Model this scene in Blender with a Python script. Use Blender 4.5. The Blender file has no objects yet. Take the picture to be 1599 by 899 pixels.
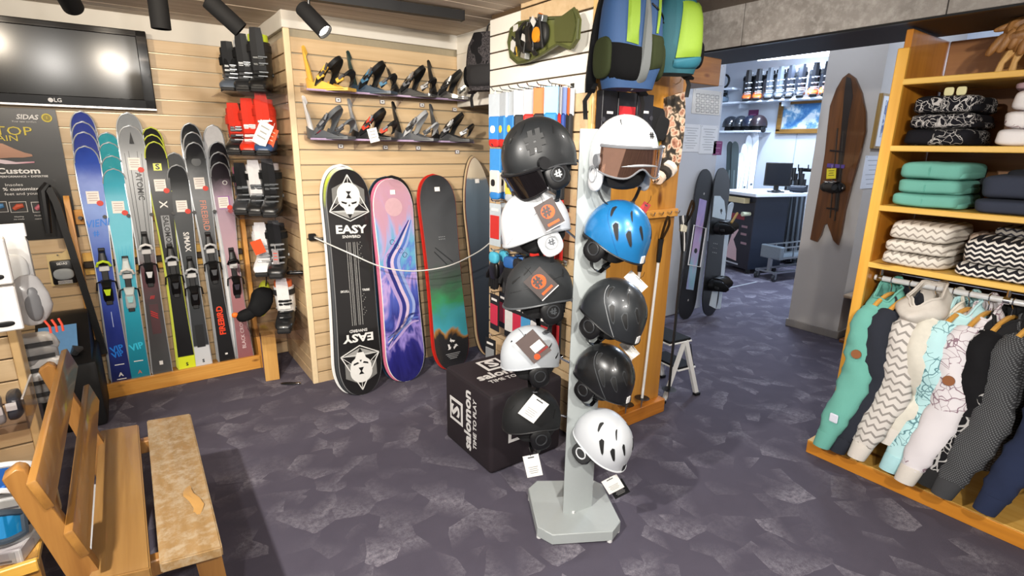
import bpy, bmesh, math, random
from mathutils import Vector as V, Matrix as MX, Euler
random.seed(7)
C = bpy.context.scene.collection
PI = math.pi
SC = bpy.context.scene
# ------------------------------------------------------------------ camera
F_PX, YAW, PITCH, ROLL, EYE = 831.82, 0.62575, 0.25833, -0.015054, 1.6
_fw = V((math.sin(YAW)*math.cos(PITCH), math.cos(YAW)*math.cos(PITCH), -math.sin(PITCH)))
_r0 = V((math.cos(YAW), -math.sin(YAW), 0)); _d0 = _fw.cross(_r0)
_rt = math.cos(ROLL)*_r0 + math.sin(ROLL)*_d0
_dn = -math.sin(ROLL)*_r0 + math.cos(ROLL)*_d0
cam_d = bpy.data.cameras.new('camera'); cam = bpy.data.objects.new('camera', cam_d); C.objects.link(cam)
cam_d.sensor_width = 36; cam_d.lens = F_PX/1599*36; cam_d.clip_start = .05
_m = MX((_rt, -_dn, -_fw)).transposed().to_4x4(); _m.translation = (0, 0, EYE); cam.matrix_world = _m
SC.camera = cam
def at(px, py, **k):                      # point of the photograph on a plane X=, Y= or Z= of the room
    d = _rt*((px-799.5)/F_PX) + _dn*((py-449.5)/F_PX) + _fw
    (a, v), = k.items(); i = 'XYZ'.index(a); o = V((0, 0, EYE))
    return o + d*((v-o[i])/d[i])
# ------------------------------------------------------------------ world, exposure, lamps
w = bpy.data.worlds.new('world'); SC.world = w; w.use_nodes = True
w.node_tree.nodes['Background'].inputs[0].default_value = (1.0, .93, .86, 1)
w.node_tree.nodes['Background'].inputs[1].default_value = .62
SC.view_settings.view_transform = 'Standard'; SC.view_settings.look = 'None'
SC.view_settings.gamma = 1; SC.view_settings.exposure = -0.1
SC.view_settings.use_curve_mapping = False
def lamp(kind, loc, power, col=(1, .9, .78), aim=None, size=.04, angle=70, blend=.6, sy=None):
    l = bpy.data.lights.new('lamp', kind); o = bpy.data.objects.new('lamp', l); C.objects.link(o)
    l.energy = power; l.color = col; o.location = loc
    if kind == 'AREA':
        l.size = size
        if sy: l.shape = 'RECTANGLE'; l.size_y = sy
    else: l.shadow_soft_size = size
    if kind == 'SPOT': l.spot_size = math.radians(angle); l.spot_blend = blend
    if aim: o.rotation_euler = (V(aim)-V(loc)).to_track_quat('-Z', 'Y').to_euler()
    return o
WARM = (1, .86, .68); NEUT = (1, .95, .88); COOL = (.66, .80, 1)
lamp('SPOT', (-.75, .9, 2.25), 340, NEUT, (1.2, 1.8, .5), .035, 95)          # track spots of the shop
lamp('SPOT', (.05, 1.6, 2.2), 105, WARM, (1.4, 3.5, 1.6), .02, 100)
lamp('SPOT', (-.7, 2.1, 2.25), 90, WARM, (.2, 4.2, 1.2), .03, 110)
lamp('SPOT', (.22, -.7, 2.25), 210, NEUT, (2.6, 1.2, 1.0), .045, 150)
lamp('SPOT', (-.5, -.7, 2.25), 150, NEUT, (.6, 3.4, 1.2), .045, 130)
lamp('POINT', (4.0, 2.3, 2.75), 26, (.86, .92, 1), None, .08)  # added passage lamp without a fixture, brightens the pillar and notice wall
lamp('SPOT', (.6, .4, 2.25), 90, NEUT, (2.0, 2.2, 1.8), .035, 80)
lamp('SPOT', (2.1, 1.0, 2.28), 38, NEUT, (2.2, 1.9, .9), .035, 120)
# ------------------------------------------------------------------ mesh helpers
def nb(): return bmesh.new()
def Rz(a): return MX.Rotation(a, 4, 'Z')
def Ry(a): return MX.Rotation(a, 4, 'Y')
def Rx(a): return MX.Rotation(a, 4, 'X')
def Tr(*p): return MX.Translation(V(p) if len(p) == 3 else V(p[0]))
def box(b, c, s, R=None, bev=0, seg=1):
    m = Tr(c) @ (R if R else MX()) @ MX.Diagonal((s[0], s[1], s[2], 1))
    r = bmesh.ops.create_cube(b, size=1, matrix=m)
    if bev:
        es = list({e for v in r['verts'] for e in v.link_edges})
        bmesh.ops.bevel(b, geom=es, offset=bev, segments=seg, affect='EDGES', profile=.5)
    return b
def bb(p, q, bev=0, seg=1):                # new bmesh: box between two corners
    p, q = V(p), V(q)
    return box(nb(), (p+q)/2, [abs(x) for x in (q-p)], None, bev, seg)
def loft(b, rings, cap=True, closed=True):
    vs = [[b.verts.new(p) for p in r] for r in rings]; n = len(rings[0])
    for r0, r1 in zip(vs, vs[1:]):
        for i in range(n if closed else n-1):
            j = (i+1) % n
            b.faces.new((r0[i], r0[j], r1[j], r1[i]))
    if cap and closed:
        b.faces.new(vs[0][::-1]); b.faces.new(vs[-1])
    return b
def tube(b, pts, r, n=8, cap=True, sq=None):
    pts = [V(p) for p in pts]; rs = r if isinstance(r, (list, tuple)) else [r]*len(pts)
    t0 = (pts[1]-pts[0]).normalized()
    u = t0.orthogonal().normalized(); rings = []
    for i, p in enumerate(pts):
        t = (pts[min(i+1, len(pts)-1)]-pts[max(i-1, 0)]).normalized()
        u = (u-t*u.dot(t)).normalized(); v = t.cross(u)
        rings.append([p+(u*math.cos(2*PI*k/n)+v*math.sin(2*PI*k/n))*rs[i] for k in range(n)])
    return loft(b, rings, cap)
def strap(b, pts, wv, w, th):              # flat band along pts; wv = width direction
    pts = [V(p) for p in pts]; wv = V(wv).normalized(); rings = []
    for i, p in enumerate(pts):
        t = (pts[min(i+1, len(pts)-1)]-pts[max(i-1, 0)]).normalized(); n = t.cross(wv).normalized()
        ww = w[i] if isinstance(w, (list, tuple)) else w
        rings.append([p+wv*ww/2+n*th/2, p-wv*ww/2+n*th/2, p-wv*ww/2-n*th/2, p+wv*ww/2-n*th/2])
    return loft(b, rings)
def cat(ps, n=6):
    out = []; ps = [ps[0]]+ps+[ps[-1]]
    for i in range(1, len(ps)-2):
        for k in range(n):
            q = k/n; p0, p1, p2, p3 = ps[i-1:i+3]
            out.append(.5*((2*p1)+(p2-p0)*q+(2*p0-5*p1+4*p2-p3)*q*q+(3*p1-p0-3*p2+p3)*q**3))
    return out+[ps[-2]]
def sheet(b, f, nu, nv, cu=False, th=0):
    vs = [[b.verts.new(f(i/(nu if cu else nu-1), j/(nv-1))) for i in range(nu)] for j in range(nv)]
    fs = []
    for j in range(nv-1):
        for i in range(nu if cu else nu-1):
            k = (i+1) % nu
            fs.append(b.faces.new((vs[j][i], vs[j][k], vs[j+1][k], vs[j+1][i])))
    if th:
        bmesh.ops.recalc_face_normals(b, faces=fs)
        bmesh.ops.solidify(b, geom=fs, thickness=th)
    return b
def ell(b, c, r, R=None, nu=16, nv=10):
    m = Tr(c) @ (R if R else MX()) @ MX.Diagonal((r[0], r[1], r[2], 1))
    bmesh.ops.create_uvsphere(b, u_segments=nu, v_segments=nv, radius=1, matrix=m); return b
def cyl(b, p, q, r, n=14, r2=None): return tube(b, [p, q], [r, r if r2 is None else r2], n)
def prism(b, pts, vec):
    pts = [V(p) for p in pts]; vec = V(vec)
    return loft(b, [pts, [p+vec for p in pts]])
def rbox(b, c, s, n=3.5, R=None, nu=28, nv=12, wob=0, seed=0, sag=0, ze=.75):   # soft rounded slab (superellipsoid)
    c = V(c); rnd = random.Random(seed); ph = [rnd.uniform(0, 6.3) for _ in range(6)]
    sg = lambda x, e: math.copysign(abs(x)**e, x)
    def f(u, v):
        a, t = 2*PI*u, PI*(v-.5)*.999
        e = 2/n
        p = V((sg(math.cos(t), e)*sg(math.cos(a), e)*s[0]/2, sg(math.cos(t), e)*sg(math.sin(a), e)*s[1]/2, sg(math.sin(t), ze)*s[2]/2))
        if wob:
            p.z += wob*(math.sin(p.x*31+ph[0]+p.y*9)+math.sin(p.y*27+ph[1]))*.5
            p.x += wob*math.sin(p.y*33+ph[2]+p.z*40); p.y += wob*math.sin(p.x*29+ph[3]+p.z*50)
        if sag: p.z -= sag*((p.x/s[0]*2)**2+(p.y/s[1]*2)**2)
        return c+((R @ p) if R else p)
    return sheet(b, f, nu, nv, True)
# ------------------------------------------------------------------ objects
def tagit(o, label=None, cat=None, group=None, kind=None):
    if label: o['label'] = label
    if cat: o['category'] = cat
    if group: o['group'] = group
    if kind: o['kind'] = kind
    return o
def ob(name, b, m, parent=None, M=None, label=None, cat=None, group=None, kind=None, ang=35):
    bmesh.ops.recalc_face_normals(b, faces=b.faces)
    me = bpy.data.meshes.new(name); b.to_mesh(me); b.free()
    me.materials.append(m)
    if ang: me.shade_smooth(); me.set_sharp_from_angle(angle=math.radians(ang))
    o = bpy.data.objects.new(name, me); C.objects.link(o)
    if parent: o.parent = parent
    if M is not None: o.matrix_local = M
    return tagit(o, label, cat, group, kind)
def thing(name, label, cat, M=None, group=None, kind=None):
    o = bpy.data.objects.new(name, None); C.objects.link(o); o.empty_display_size = .1
    if M is not None: o.matrix_local = M if isinstance(M, MX) else Tr(M)
    return tagit(o, label, cat, group, kind)
def dup(o, M=None, parent=None, label=None, group=None):
    kids = list(o.children)
    c = o.copy(); C.objects.link(c)
    if parent: c.parent = parent
    if M is not None: c.matrix_local = M
    if label: c['label'] = label
    if group: c['group'] = group
    for k in kids: dup(k, None, c)
    return c
def frame(B, T, away=(0, 1, 0)):           # local x right, y away from the viewer, z from B to T
    B, T = V(B), V(T); z = (T-B).normalized(); a = V(away); y = (a-z*a.dot(z)).normalized(); x = y.cross(z)
    m = MX((x, y, z)).transposed().to_4x4(); m.translation = B; return m
def basis(o, r, u):
    r, u = V(r).normalized(), V(u).normalized(); n = r.cross(u)
    m = MX((r, u, n)).transposed().to_4x4(); m.translation = V(o); return m
def text(s, size, m, parent, o, r, u, bold=0, sx=1, shear=0, name='lettering', align='CENTER', ext=.0004, sp=1):
    cu = bpy.data.curves.new(name, 'FONT'); cu.body = s; cu.size = size; cu.align_x = align; cu.align_y = 'CENTER'
    cu.extrude = ext; cu.offset = bold*size; cu.resolution_u = 2; cu.shear = shear; cu.space_character = sp
    t = bpy.data.objects.new(name, cu); C.objects.link(t)
    bpy.context.view_layer.update()
    me = bpy.data.meshes.new_from_object(t.evaluated_get(bpy.context.evaluated_depsgraph_get()))
    bpy.data.objects.remove(t); bpy.data.curves.remove(cu)
    me.name = name; me.materials.clear(); me.materials.append(m)
    q = bpy.data.objects.new(name, me); C.objects.link(q)
    if parent: q.parent = parent
    q.matrix_local = basis(o, r, u) @ MX.Diagonal((sx, 1, 1, 1)); return q
FR = ((1, 0, 0), (0, 0, 1))                # right, up on a face that looks along -Y
LF = ((0, -1, 0), (0, 0, 1))               # on a face that looks along -X
UPW = ((0, 0, 1), (-1, 0, 0))              # lettering that climbs a ski
DNW = ((0, 0, -1), (1, 0, 0))              # lettering that runs down a ski
# ------------------------------------------------------------------ materials
_c = {}
def lin(h):
    if isinstance(h, str): h = [int(h[i:i+2], 16)/255 for i in (0, 2, 4)]
    return [x/12.92 if x <= .04045 else ((x+.055)/1.055)**2.4 for x in h]+[1]
class G:
    def __init__(s, name):
        s.m = bpy.data.materials.new(name); s.m.use_nodes = True; s.t = s.m.node_tree
        s.p = s.t.nodes['Principled BSDF']
    def n(s, typ, ins=None, **pr):
        x = s.t.nodes.new('ShaderNode'+typ)
        for k, v in pr.items(): setattr(x, k, v)
        for k, v in (ins or {}).items(): s.put(x.inputs[k], v)
        return x
    def put(s, i, v):
        if hasattr(v, 'is_output') and v.is_output: s.t.links.new(v, i)
        else: i.default_value = v
    def math(s, op, a, b=0, c=0):
        x = s.n('Math', operation=op)
        for i, v in enumerate((a, b, c)): s.put(x.inputs[i], v)
        return x.outputs[0]
    def coord(s, kind='Object', rnd=0):
        o = s.n('TexCoord').outputs[kind]
        if rnd:
            r = s.n('ObjectInfo').outputs['Random']
            q = s.n('CombineXYZ', {0: s.math('MULTIPLY', r, rnd), 1: s.math('MULTIPLY', r, rnd*1.7), 2: s.math('MULTIPLY', r, rnd*.6)})
            o = s.n('VectorMath', {0: o, 1: q.outputs[0]}, operation='ADD').outputs[0]
        return o
    def scale(s, v, sc): return s.n('VectorMath', {0: v, 1: sc}, operation='MULTIPLY').outputs[0]
    def xyz(s, v): return s.n('SeparateXYZ', {0: v}).outputs
    def noise(s, v, sc, det=3, ro=.55, dist=0):
        x = s.n('TexNoise', {'Vector': v, 'Scale': sc, 'Detail': det, 'Roughness': ro, 'Distortion': dist}); return x.outputs[0]
    def ramp(s, f, stops, interp='LINEAR'):
        x = s.n('ValToRGB', {0: f}); r = x.color_ramp; r.interpolation = interp
        while len(r.elements) < len(stops): r.elements.new(.5)
        for e, (p, c) in zip(r.elements, stops): e.position = p; e.color = lin(c) if not isinstance(c, float) else (c, c, c, 1)
        return x.outputs[0]
    def mix(s, f, a, b, mode='MIX'):
        x = s.n('Mix', data_type='RGBA', blend_type=mode)
        s.put(x.inputs[0], f); s.put(x.inputs[6], a if not isinstance(a, str) else lin(a)); s.put(x.inputs[7], b if not isinstance(b, str) else lin(b))
        return x.outputs[2]
    def fin(s, col, rough=.5, metal=0, bump=None, bs=.3, bd=.002, coat=0, spec=.5):
        s.put(s.p.inputs['Base Color'], col if not isinstance(col, str) else lin(col))
        s.put(s.p.inputs['Roughness'], rough); s.p.inputs['Metallic'].default_value = metal
        s.p.inputs['Coat Weight'].default_value = coat; s.p.inputs['Specular IOR Level'].default_value = spec
        if bump is not None:
            x = s.n('Bump', {'Height': bump, 'Strength': bs, 'Distance': bd}); s.put(s.p.inputs['Normal'], x.outputs[0])
        return s.m
def P(col, rough=.5, metal=0, var=.08, sc=40, bump=0, coat=0, spec=.5):    # plain colour with a little procedural variation
    k = ('P', col, rough, metal, var, sc, bump, coat, spec)
    if k in _c: return _c[k]
    g = G('paint_'+col); c = g.coord(); nz = g.noise(c, sc, 2)
    l = lin(col); a = [x*(1-var) for x in l[:3]]+[1]; bq = [min(1, x*(1+var)) for x in l[:3]]+[1]
    _c[k] = g.fin(g.mix(nz, a, bq), rough, metal, nz if bump else None, bump, .002, coat, spec); return _c[k]
def wood(c1, c2, axis='X', rough=.45, sc=1.0, knots=True, coat=.15, worn=None):
    k = ('W', c1, c2, axis, rough, sc, worn)
    if k in _c: return _c[k]
    g = G('wood_'+c1); c = g.coord(rnd=7)
    s = [22*sc, 22*sc, 22*sc]; s['XYZ'.index(axis)] = 1.3*sc
    v = g.scale(c, s); n1 = g.noise(v, 1, 4, .6, .6)
    fine = g.noise(g.scale(v, (4, 4, 4)), 1, 2)
    col = g.ramp(g.math('ADD', g.math('MULTIPLY', n1, .8), g.math('MULTIPLY', fine, .25)), [(.3, c2), (.68, c1)])
    if knots:
        s2 = [9*sc, 9*sc, 9*sc]; s2['XYZ'.index(axis)] = 3.6*sc
        vo = g.n('TexVoronoi', {'Vector': g.scale(c, s2), 'Scale': 1.0}, feature='F1')
        col = g.mix(g.ramp(vo.outputs['Distance'], [(.05, 1.0), (.13, 0.0)]), col, '6b3d12')
    if worn:
        m = g.ramp(g.noise(c, 24, 6, .75), [(.44, 0.0), (.62, 1.0)])
        col = g.mix(g.math('MULTIPLY', m, .6), col, worn)
    _c[k] = g.fin(col, rough, 0, n1, .12, .001, coat); return _c[k]
def emit(col, st):
    k = ('E', col, st)
    if k not in _c:
        g = G('glow_'+col); g.p.inputs['Emission Color'].default_value = lin(col); g.p.inputs['Emission Strength'].default_value = st
        _c[k] = g.fin(col, .4)
    return _c[k]
def grad(name, axis, stops, rough=.3, coat=.3, nz=.03, lo=0, hi=1):        # printed colour run along one axis
    k = ('G', name)
    if k in _c: return _c[k]
    g = G(name); c = g.coord(); z = g.xyz(c)['XYZ'.index(axis)]
    f = g.n('MapRange', {0: z, 1: lo, 2: hi}).outputs[0]
    f = g.math('ADD', f, g.math('MULTIPLY', g.math('SUBTRACT', g.noise(c, 9, 3), .5), nz*4))
    _c[k] = g.fin(g.ramp(f, stops), rough, 0, None, coat=coat); return _c[k]
def acrylic():
    if 'ac' in _c: return _c['ac']
    g = G('clear_acrylic'); t = g.n('BsdfTransparent', {'Color': (.96, .94, .95, 1)}); gl = g.n('BsdfGlossy', {'Roughness': .08})
    fr = g.n('Fresnel', {'IOR': 1.45}).outputs[0]
    mx = g.n('MixShader', {0: g.math('ADD', g.math('MULTIPLY', fr, .5), .03)}); g.put(mx.inputs[1], t.outputs[0]); g.put(mx.inputs[2], gl.outputs[0])
    g.t.links.new(mx.outputs[0], g.t.nodes['Material Output'].inputs[0]); _c['ac'] = g.m; return g.m
def zigzag(name, a, bcol, axes='YZ', freq=22, amp=.5, per=.035, duty=.35, rough=.85):
    k = ('Z', name)
    if k in _c: return _c[k]
    g = G(name); o = g.xyz(g.coord()); u = o['XYZ'.index(axes[0])]; v = o['XYZ'.index(axes[1])]
    tri = g.math('ABSOLUTE', g.math('SUBTRACT', g.math('FRACT', g.math('MULTIPLY', u, freq)), .5))
    s = g.math('FRACT', g.math('ADD', g.math('DIVIDE', v, per), g.math('MULTIPLY', tri, amp*2)))
    _c[k] = g.fin(g.mix(g.math('LESS_THAN', s, duty), a, bcol), rough, 0, g.noise(g.coord(), 300, 1), .3, .001, spec=.2); return _c[k]
def lineart(name, base, line, sc=14, wd=.035, cover=.5, rough=.85, line2=None):
    k = ('L', name)
    if k in _c: return _c[k]
    g = G(name); c = g.coord(rnd=3)
    d = g.n('TexNoise', {'Vector': c, 'Scale': sc*.9, 'Detail': 2}).outputs['Color']
    v = g.n('VectorMath', {0: c, 1: g.n('VectorMath', {0: d, 1: (.16, .16, .16)}, operation='MULTIPLY').outputs[0]}, operation='ADD').outputs[0]
    e = g.n('TexVoronoi', {'Vector': v, 'Scale': sc}, feature='DISTANCE_TO_EDGE').outputs['Distance']
    e2 = g.n('TexVoronoi', {'Vector': v, 'Scale': sc*2.3}, feature='DISTANCE_TO_EDGE').outputs['Distance']
    msk = g.math('GREATER_THAN', g.noise(c, sc*.45, 1), cover)
    f = g.math('MULTIPLY', g.math('MAXIMUM', g.math('LESS_THAN', e, wd), g.math('LESS_THAN', e2, wd*1.2)), msk)
    _c[k] = g.fin(g.mix(f, base, line), rough, 0, g.noise(c, 200, 1), .3, .001, spec=.2); return _c[k]
def marble(name, stops, sc=3.0, rough=.25, flow=(1, 1, .45), grad_amt=.9, lo=0, hi=1.5, seed=0, nz=.75, det=5):
    k = ('M', name)
    if k in _c: return _c[k]
    g = G(name); c = g.coord(); v = g.scale(c, flow)
    v = g.n('VectorMath', {0: v, 1: (seed, seed, seed)}, operation='ADD').outputs[0]
    a = g.noise(v, sc, det, .55, 2.6); z = g.n('MapRange', {0: g.xyz(c)[2], 1: lo, 2: hi}).outputs[0]
    f = g.math('ADD', g.math('MULTIPLY', z, grad_amt), g.math('MULTIPLY', g.math('SUBTRACT', a, .5), nz))
    _c[k] = g.fin(g.ramp(f, stops), rough, 0, coat=.5); return _c[k]
BLACK = P('0c0c0e', .4); MBLK = P('141517', .8, bump=.2, sc=300, spec=.2); GRIP = P('0a0a0b', .9, spec=.1)
DGREY = P('2b2d30', .5); GREY = P('6d7276', .5); WHITE = P('e9e8e6', .45, var=.03); PAPER = P('eceae4', .8, var=.03)
CHROME = P('d8dadc', .12, 1.0); STEEL = P('a9adb0', .3, .9); RED = P('c8201c', .4); ORNG = P('ea4f1d', .45)
LIME = P('c6e02a', .45); BLUE = P('1f63b8', .4); NAVY = P('1a2238', .8)
PINE = wood('dfa24e', 'c07a26', 'Z'); PINEX = wood('e0a552', 'c37f2b', 'X'); PINEY = wood('e6b85e', 'cc8b33', 'Y')
SLATM = wood('d2b892', 'c0a27a', 'X', .45, .7, False, .1); SLATY = wood('d2b892', 'c0a27a', 'Y', .45, .7, False, .1)
# ================================================================== SETTING
def carpet():
    g = G('carpet'); c = g.n('NewGeometry').outputs['Position']
    def facets(sc, seed):
        p = g.n('VectorMath', {0: g.scale(c, (sc, sc, .01)), 1: g.scale(g.n('TexNoise', {'Vector': c, 'Scale': 9.0, 'Detail': 3}).outputs['Color'], (.15, .15, 0))}, operation='ADD').outputs[0]
        p = g.n('VectorMath', {0: p, 1: (seed, seed*.7, 0)}, operation='ADD').outputs[0]
        vo = g.n('TexVoronoi', {'Vector': p, 'Scale': 1.0, 'Randomness': 1.0}, feature='F1', voronoi_dimensions='2D')
        loc = g.n('VectorMath', {0: p, 1: vo.outputs['Position']}, operation='SUBTRACT').outputs[0]
        cl = g.xyz(vo.outputs['Color']); an = g.math('MULTIPLY', cl[0], 6.283)
        l = g.xyz(loc)
        d = g.math('ADD', g.math('MULTIPLY', l[0], g.math('COSINE', an)), g.math('MULTIPLY', l[1], g.math('SINE', an)))
        st = g.ramp(g.math('ADD', g.math('MULTIPLY', d, 1.1), .42), [(.36, 0.0), (1.0, 1.0)])
        return g.math('MULTIPLY', st, g.ramp(cl[1], [(.35, 0.0), (.95, 1.0)]))
    fib = g.noise(c, 420, 2, .7)
    f = g.math('MAXIMUM', facets(5.2, 3.1), g.math('MULTIPLY', facets(7.6, 9.7), .8))
    f = g.math('MULTIPLY', f, g.ramp(g.noise(c, 38, 4, .8), [(.36, 0.1), (.62, 1.0)]))
    f = g.math('MULTIPLY', f, g.ramp(fib, [(.38, .25), (.62, 1.0)]))
    col = g.mix(g.math('MULTIPLY', f, .66), g.mix(g.math('ADD', g.math('MULTIPLY', fib, .7), g.math('MULTIPLY', g.noise(c, 7, 3), .3)), '3d3944', '625d6a'), 'b8b3bc')
    return g.fin(col, .95, 0, fib, .5, .003, spec=.15)
CARPET = carpet()
ob('floor', bb((-3, -3, -.05), (9, 6.6, 0)), CARPET, kind='structure', ang=0)
WALLW = P('d9d5cc', .8, var=.05, sc=8); WALLC = P('c2c8d3', .8, var=.03, sc=6); PILL = P('b9b5b2', .85, var=.04, sc=6)
CEILM = wood('c5b6a6', 'a3927f', 'X', .6, .35, False, 0)
GAP = P('b3a890', .35, .4); GAPD = P('4f3d28', .6)
# ceiling of boards
ce = ob('ceiling', bb((-3, -3, 2.365), (2.86, 4.6, 2.42)), P('8f8478', .8), kind='structure', ang=0)
pb = ob('ceiling_board', bb((-2.2, -.052, 2.345), (2.75, .052, 2.366), .003), CEILM, ce)
for i in range(22):
    p = pb if i == 0 else dup(pb, parent=ce)
    p.location = (0, 2.15+i*.107, random.uniform(0, .004))
ob('ceiling', bb((2.86, 1.0, 3.1), (9, 6.6, 3.2)), P('c9ccd2', .8), kind='structure', ang=0)
PITCH_S = .093
def slats(parent, run, n, z0, mesh_mat, th=.015, place=None, first=None, top=None):
    s0 = None
    for i in range(n):
        z = z0+i*PITCH_S
        if top and z+.04 > top: break
        if s0 is None:
            s0 = ob('slat', box(nb(), (0, 0, 0), (run, th, PITCH_S-.008), None, .002), mesh_mat, parent); s = s0
        else: s = dup(s0, parent=parent)
        s.matrix_local = place(z)
# back wall
wb = ob('wall_back', bb((-1.6, 4.262, 0), (2.7, 4.4, 2.40)), GAP, kind='structure', ang=0)
slats(wb, 2.484, 24, .047, SLATM, place=lambda z: Tr(-.358, 4.255, z))
fa = ob('trim_1', bb((-1.6, 4.238, 2.215), (.884, 4.26, 2.36), .003), WALLW, kind='structure')
# the projecting display block with slats on two faces
wm = ob('wall_middle', bb((.899, 3.552, 0), (2.75, 4.25, 2.40)), GAP, kind='structure', ang=0)
slats(wm, 1.84, 24, .03, SLATM, place=lambda z: Tr(1.83, 3.5445, z))
slats(wm, .68, 24, .03, SLATY, place=lambda z: Tr(.8915, 3.895, z) @ Rz(PI/2))
ob('corner_post', bb((.878, 3.531, 0), (.915, 3.556, 2.255), .004), P('e6cfa8', .4), wm)
ob('fascia', bb((.872, 3.525, 2.255), (2.05, 3.55, 2.36), .003), WALLW, wm)
ob('fascia', bb((.872, 3.55, 2.255), (.897, 4.24, 2.36), .003), WALLW, wm)
# white boarded bulkhead over the sock wall
wr = ob('wall_right', bb((2.06, 2.88, 1.87), (2.7, 3.53, 2.40)), GAPD, kind='structure', ang=0)
wp = ob('plank', bb((-.012, -.325, -.058), (.012, .325, .058), .003), P('e4e0d6', .7, var=.06, sc=5), wr)
for i in range(5):
    p = wp if i == 0 else dup(wp, parent=wr)
    p.location = (2.05, 3.205, 1.93+i*.117)
# sock wall island: slats towards -X, pine end panel towards the camera
wi = ob('wall_island', bb((1.897, 1.98, 0), (2.55, 2.87, 2.40)), GAPD, kind='structure', ang=0)
slats(wi, .88, 20, .05, SLATY, place=lambda z: Tr(1.8895, 2.425, z) @ Rz(PI/2), top=1.87)
WSL = P('eae6dc', .35, var=.03)
slats(wi, .88, 5, 1.903, WSL, place=lambda z: Tr(1.8895, 2.425, z) @ Rz(PI/2))
slats(wi, .60, 2, 2.275, SLATY, place=lambda z: Tr(1.884, 2.255, z) @ Rz(PI/2))
ob('edge_trim', bb((1.872, 1.955, 0), (1.892, 1.985, 2.36), .003), P('d9b478', .4), wi)
ob('end_panel', bb((1.892, 1.95, .09), (2.56, 1.98, 2.38), .003), wood('c98f3c', 'a8702a', 'Z', .35, .55, True, .3), wi)
ob('plinth', bb((1.87, 1.91, 0), (2.58, 1.99, .09), .004), wood('c9802c', 'a5621d', 'X', .4), wi)
ob('wood_bracket', bb((2.565, 1.955, 1.955), (2.86, 2.3, 2.10), .004), wood('9a6a35', '7a4c22', 'X', .5), wi)
# concrete-look bulkhead over the passage
def concrete():
    g = G('concrete_board'); c = g.coord()
    a = g.noise(c, 3.2, 6, .65); b = g.noise(c, 26, 4, .7)
    col = g.mix(g.ramp(b, [(.45, 0.0), (.75, .8)]), g.ramp(a, [(.3, '77716b'), (.62, '9a948e')]), 'b3aea8')
    return g.fin(col, .55, 0, b, .15, .001)
CONC = concrete()
wd = ob('wall_front', bb((2.875, -1.2, 2.15), (3.34, 2.3, 2.6)), P('26242a', .6), kind='structure', ang=0)
for y0, y1 in ((1.845, 2.3), (.925, 1.84), (0.0, .92), (-1.2, -.005)):
    ob('concrete_panel', bb((2.85, y0, 2.155), (2.874, y1, 2.6), .002), CONC, wd)
ob('edge_strip', bb((2.852, -1.2, 2.146), (2.88, 2.3, 2.156)), BLACK, wd)
# wall with the notices, doorway, pillar, back room
ob('wall_left', bb((2.55, 3.2, 0), (4.76, 3.34, 3.1)), WALLC, kind='structure', ang=0)
pl = ob('wall_pillar', bb((4.95, 1.93, 0), (8.5, 2.37, 3.1)), PILL, kind='structure', ang=0)
ob('baseboard_right', bb((4.935, 1.915, 0), (8.5, 2.385, .07), .004), P('8f8a86', .7), kind='structure')
wf = ob('wall_far', bb((8.5, 1.9, 0), (8.62, 6.6, 3.1)), P('d5dbe4', .75, var=.02), kind='structure', ang=0)
ob('wall_side', bb((4.76, 6.5, 0), (8.5, 6.6, 3.1)), P('d5dbe4', .75), kind='structure', ang=0)
for y in (5.05, 4.36): ob('panel_joint', bb((8.492, y-.006, 0), (8.5, y+.006, 1.9)), P('aeb5c0', .7), wf)
ob('wall_corner', bb((6.6, -1.0, 0), (6.7, 1.93, 2.8)), P('cfd6e2', .8), kind='structure', ang=0)
a, b_ = at(1108, 456, Z=0), at(1182, 440, Z=0)
b = nb(); d = (b_-a).normalized(); s = V((-d.y, d.x, 0))*.012
prism(b, [a+s, b_+s, b_-s, a-s], (0, 0, .003)); ob('trim_2', b, P('b9bcc2', .4, .3), kind='structure')
# back room tube light
p, q = at(1184, 91, Z=2.92), at(1302, 83, Z=2.92)
t = thing('tube_light', 'long white fluorescent tube light on the back room ceiling above the ski boots', 'light', (p+q)/2)
d = (q-p)/2
ob('tube', tube(nb(), [-d, d], .035, 12), emit('e8f0ff', 9), t)
b = nb(); strap(b, [-d*1.02+V((0, 0, .06)), d*1.02+V((0, 0, .06))], (-d.y, d.x, 0), .09, .05); ob('housing', b, WHITE, t)
ob('cap', cyl(nb(), d*1.0, d*1.03, .04), WHITE, t); ob('cap', cyl(nb(), -d*1.03, -d*1.0, .04), WHITE, t)
for z in (d, -d):
    b = nb(); box(b, z*.5+V((0, 0, .13)), (.02, .02, .12)); ob('hanger_rod', b, WHITE, t)
lamp('AREA', (p+q)/2+V((0, 0, -.06)), 130, COOL, (p+q)/2+V((0, 0, -2)), .9, sy=.08)
lamp('AREA', (6.4, 3.3, 2.85), 120, COOL, (6.4, 3.3, 0), 1.2, sy=.1)
lamp('POINT', (5.6, .9, 2.3), 40, COOL, None, .08)

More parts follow.
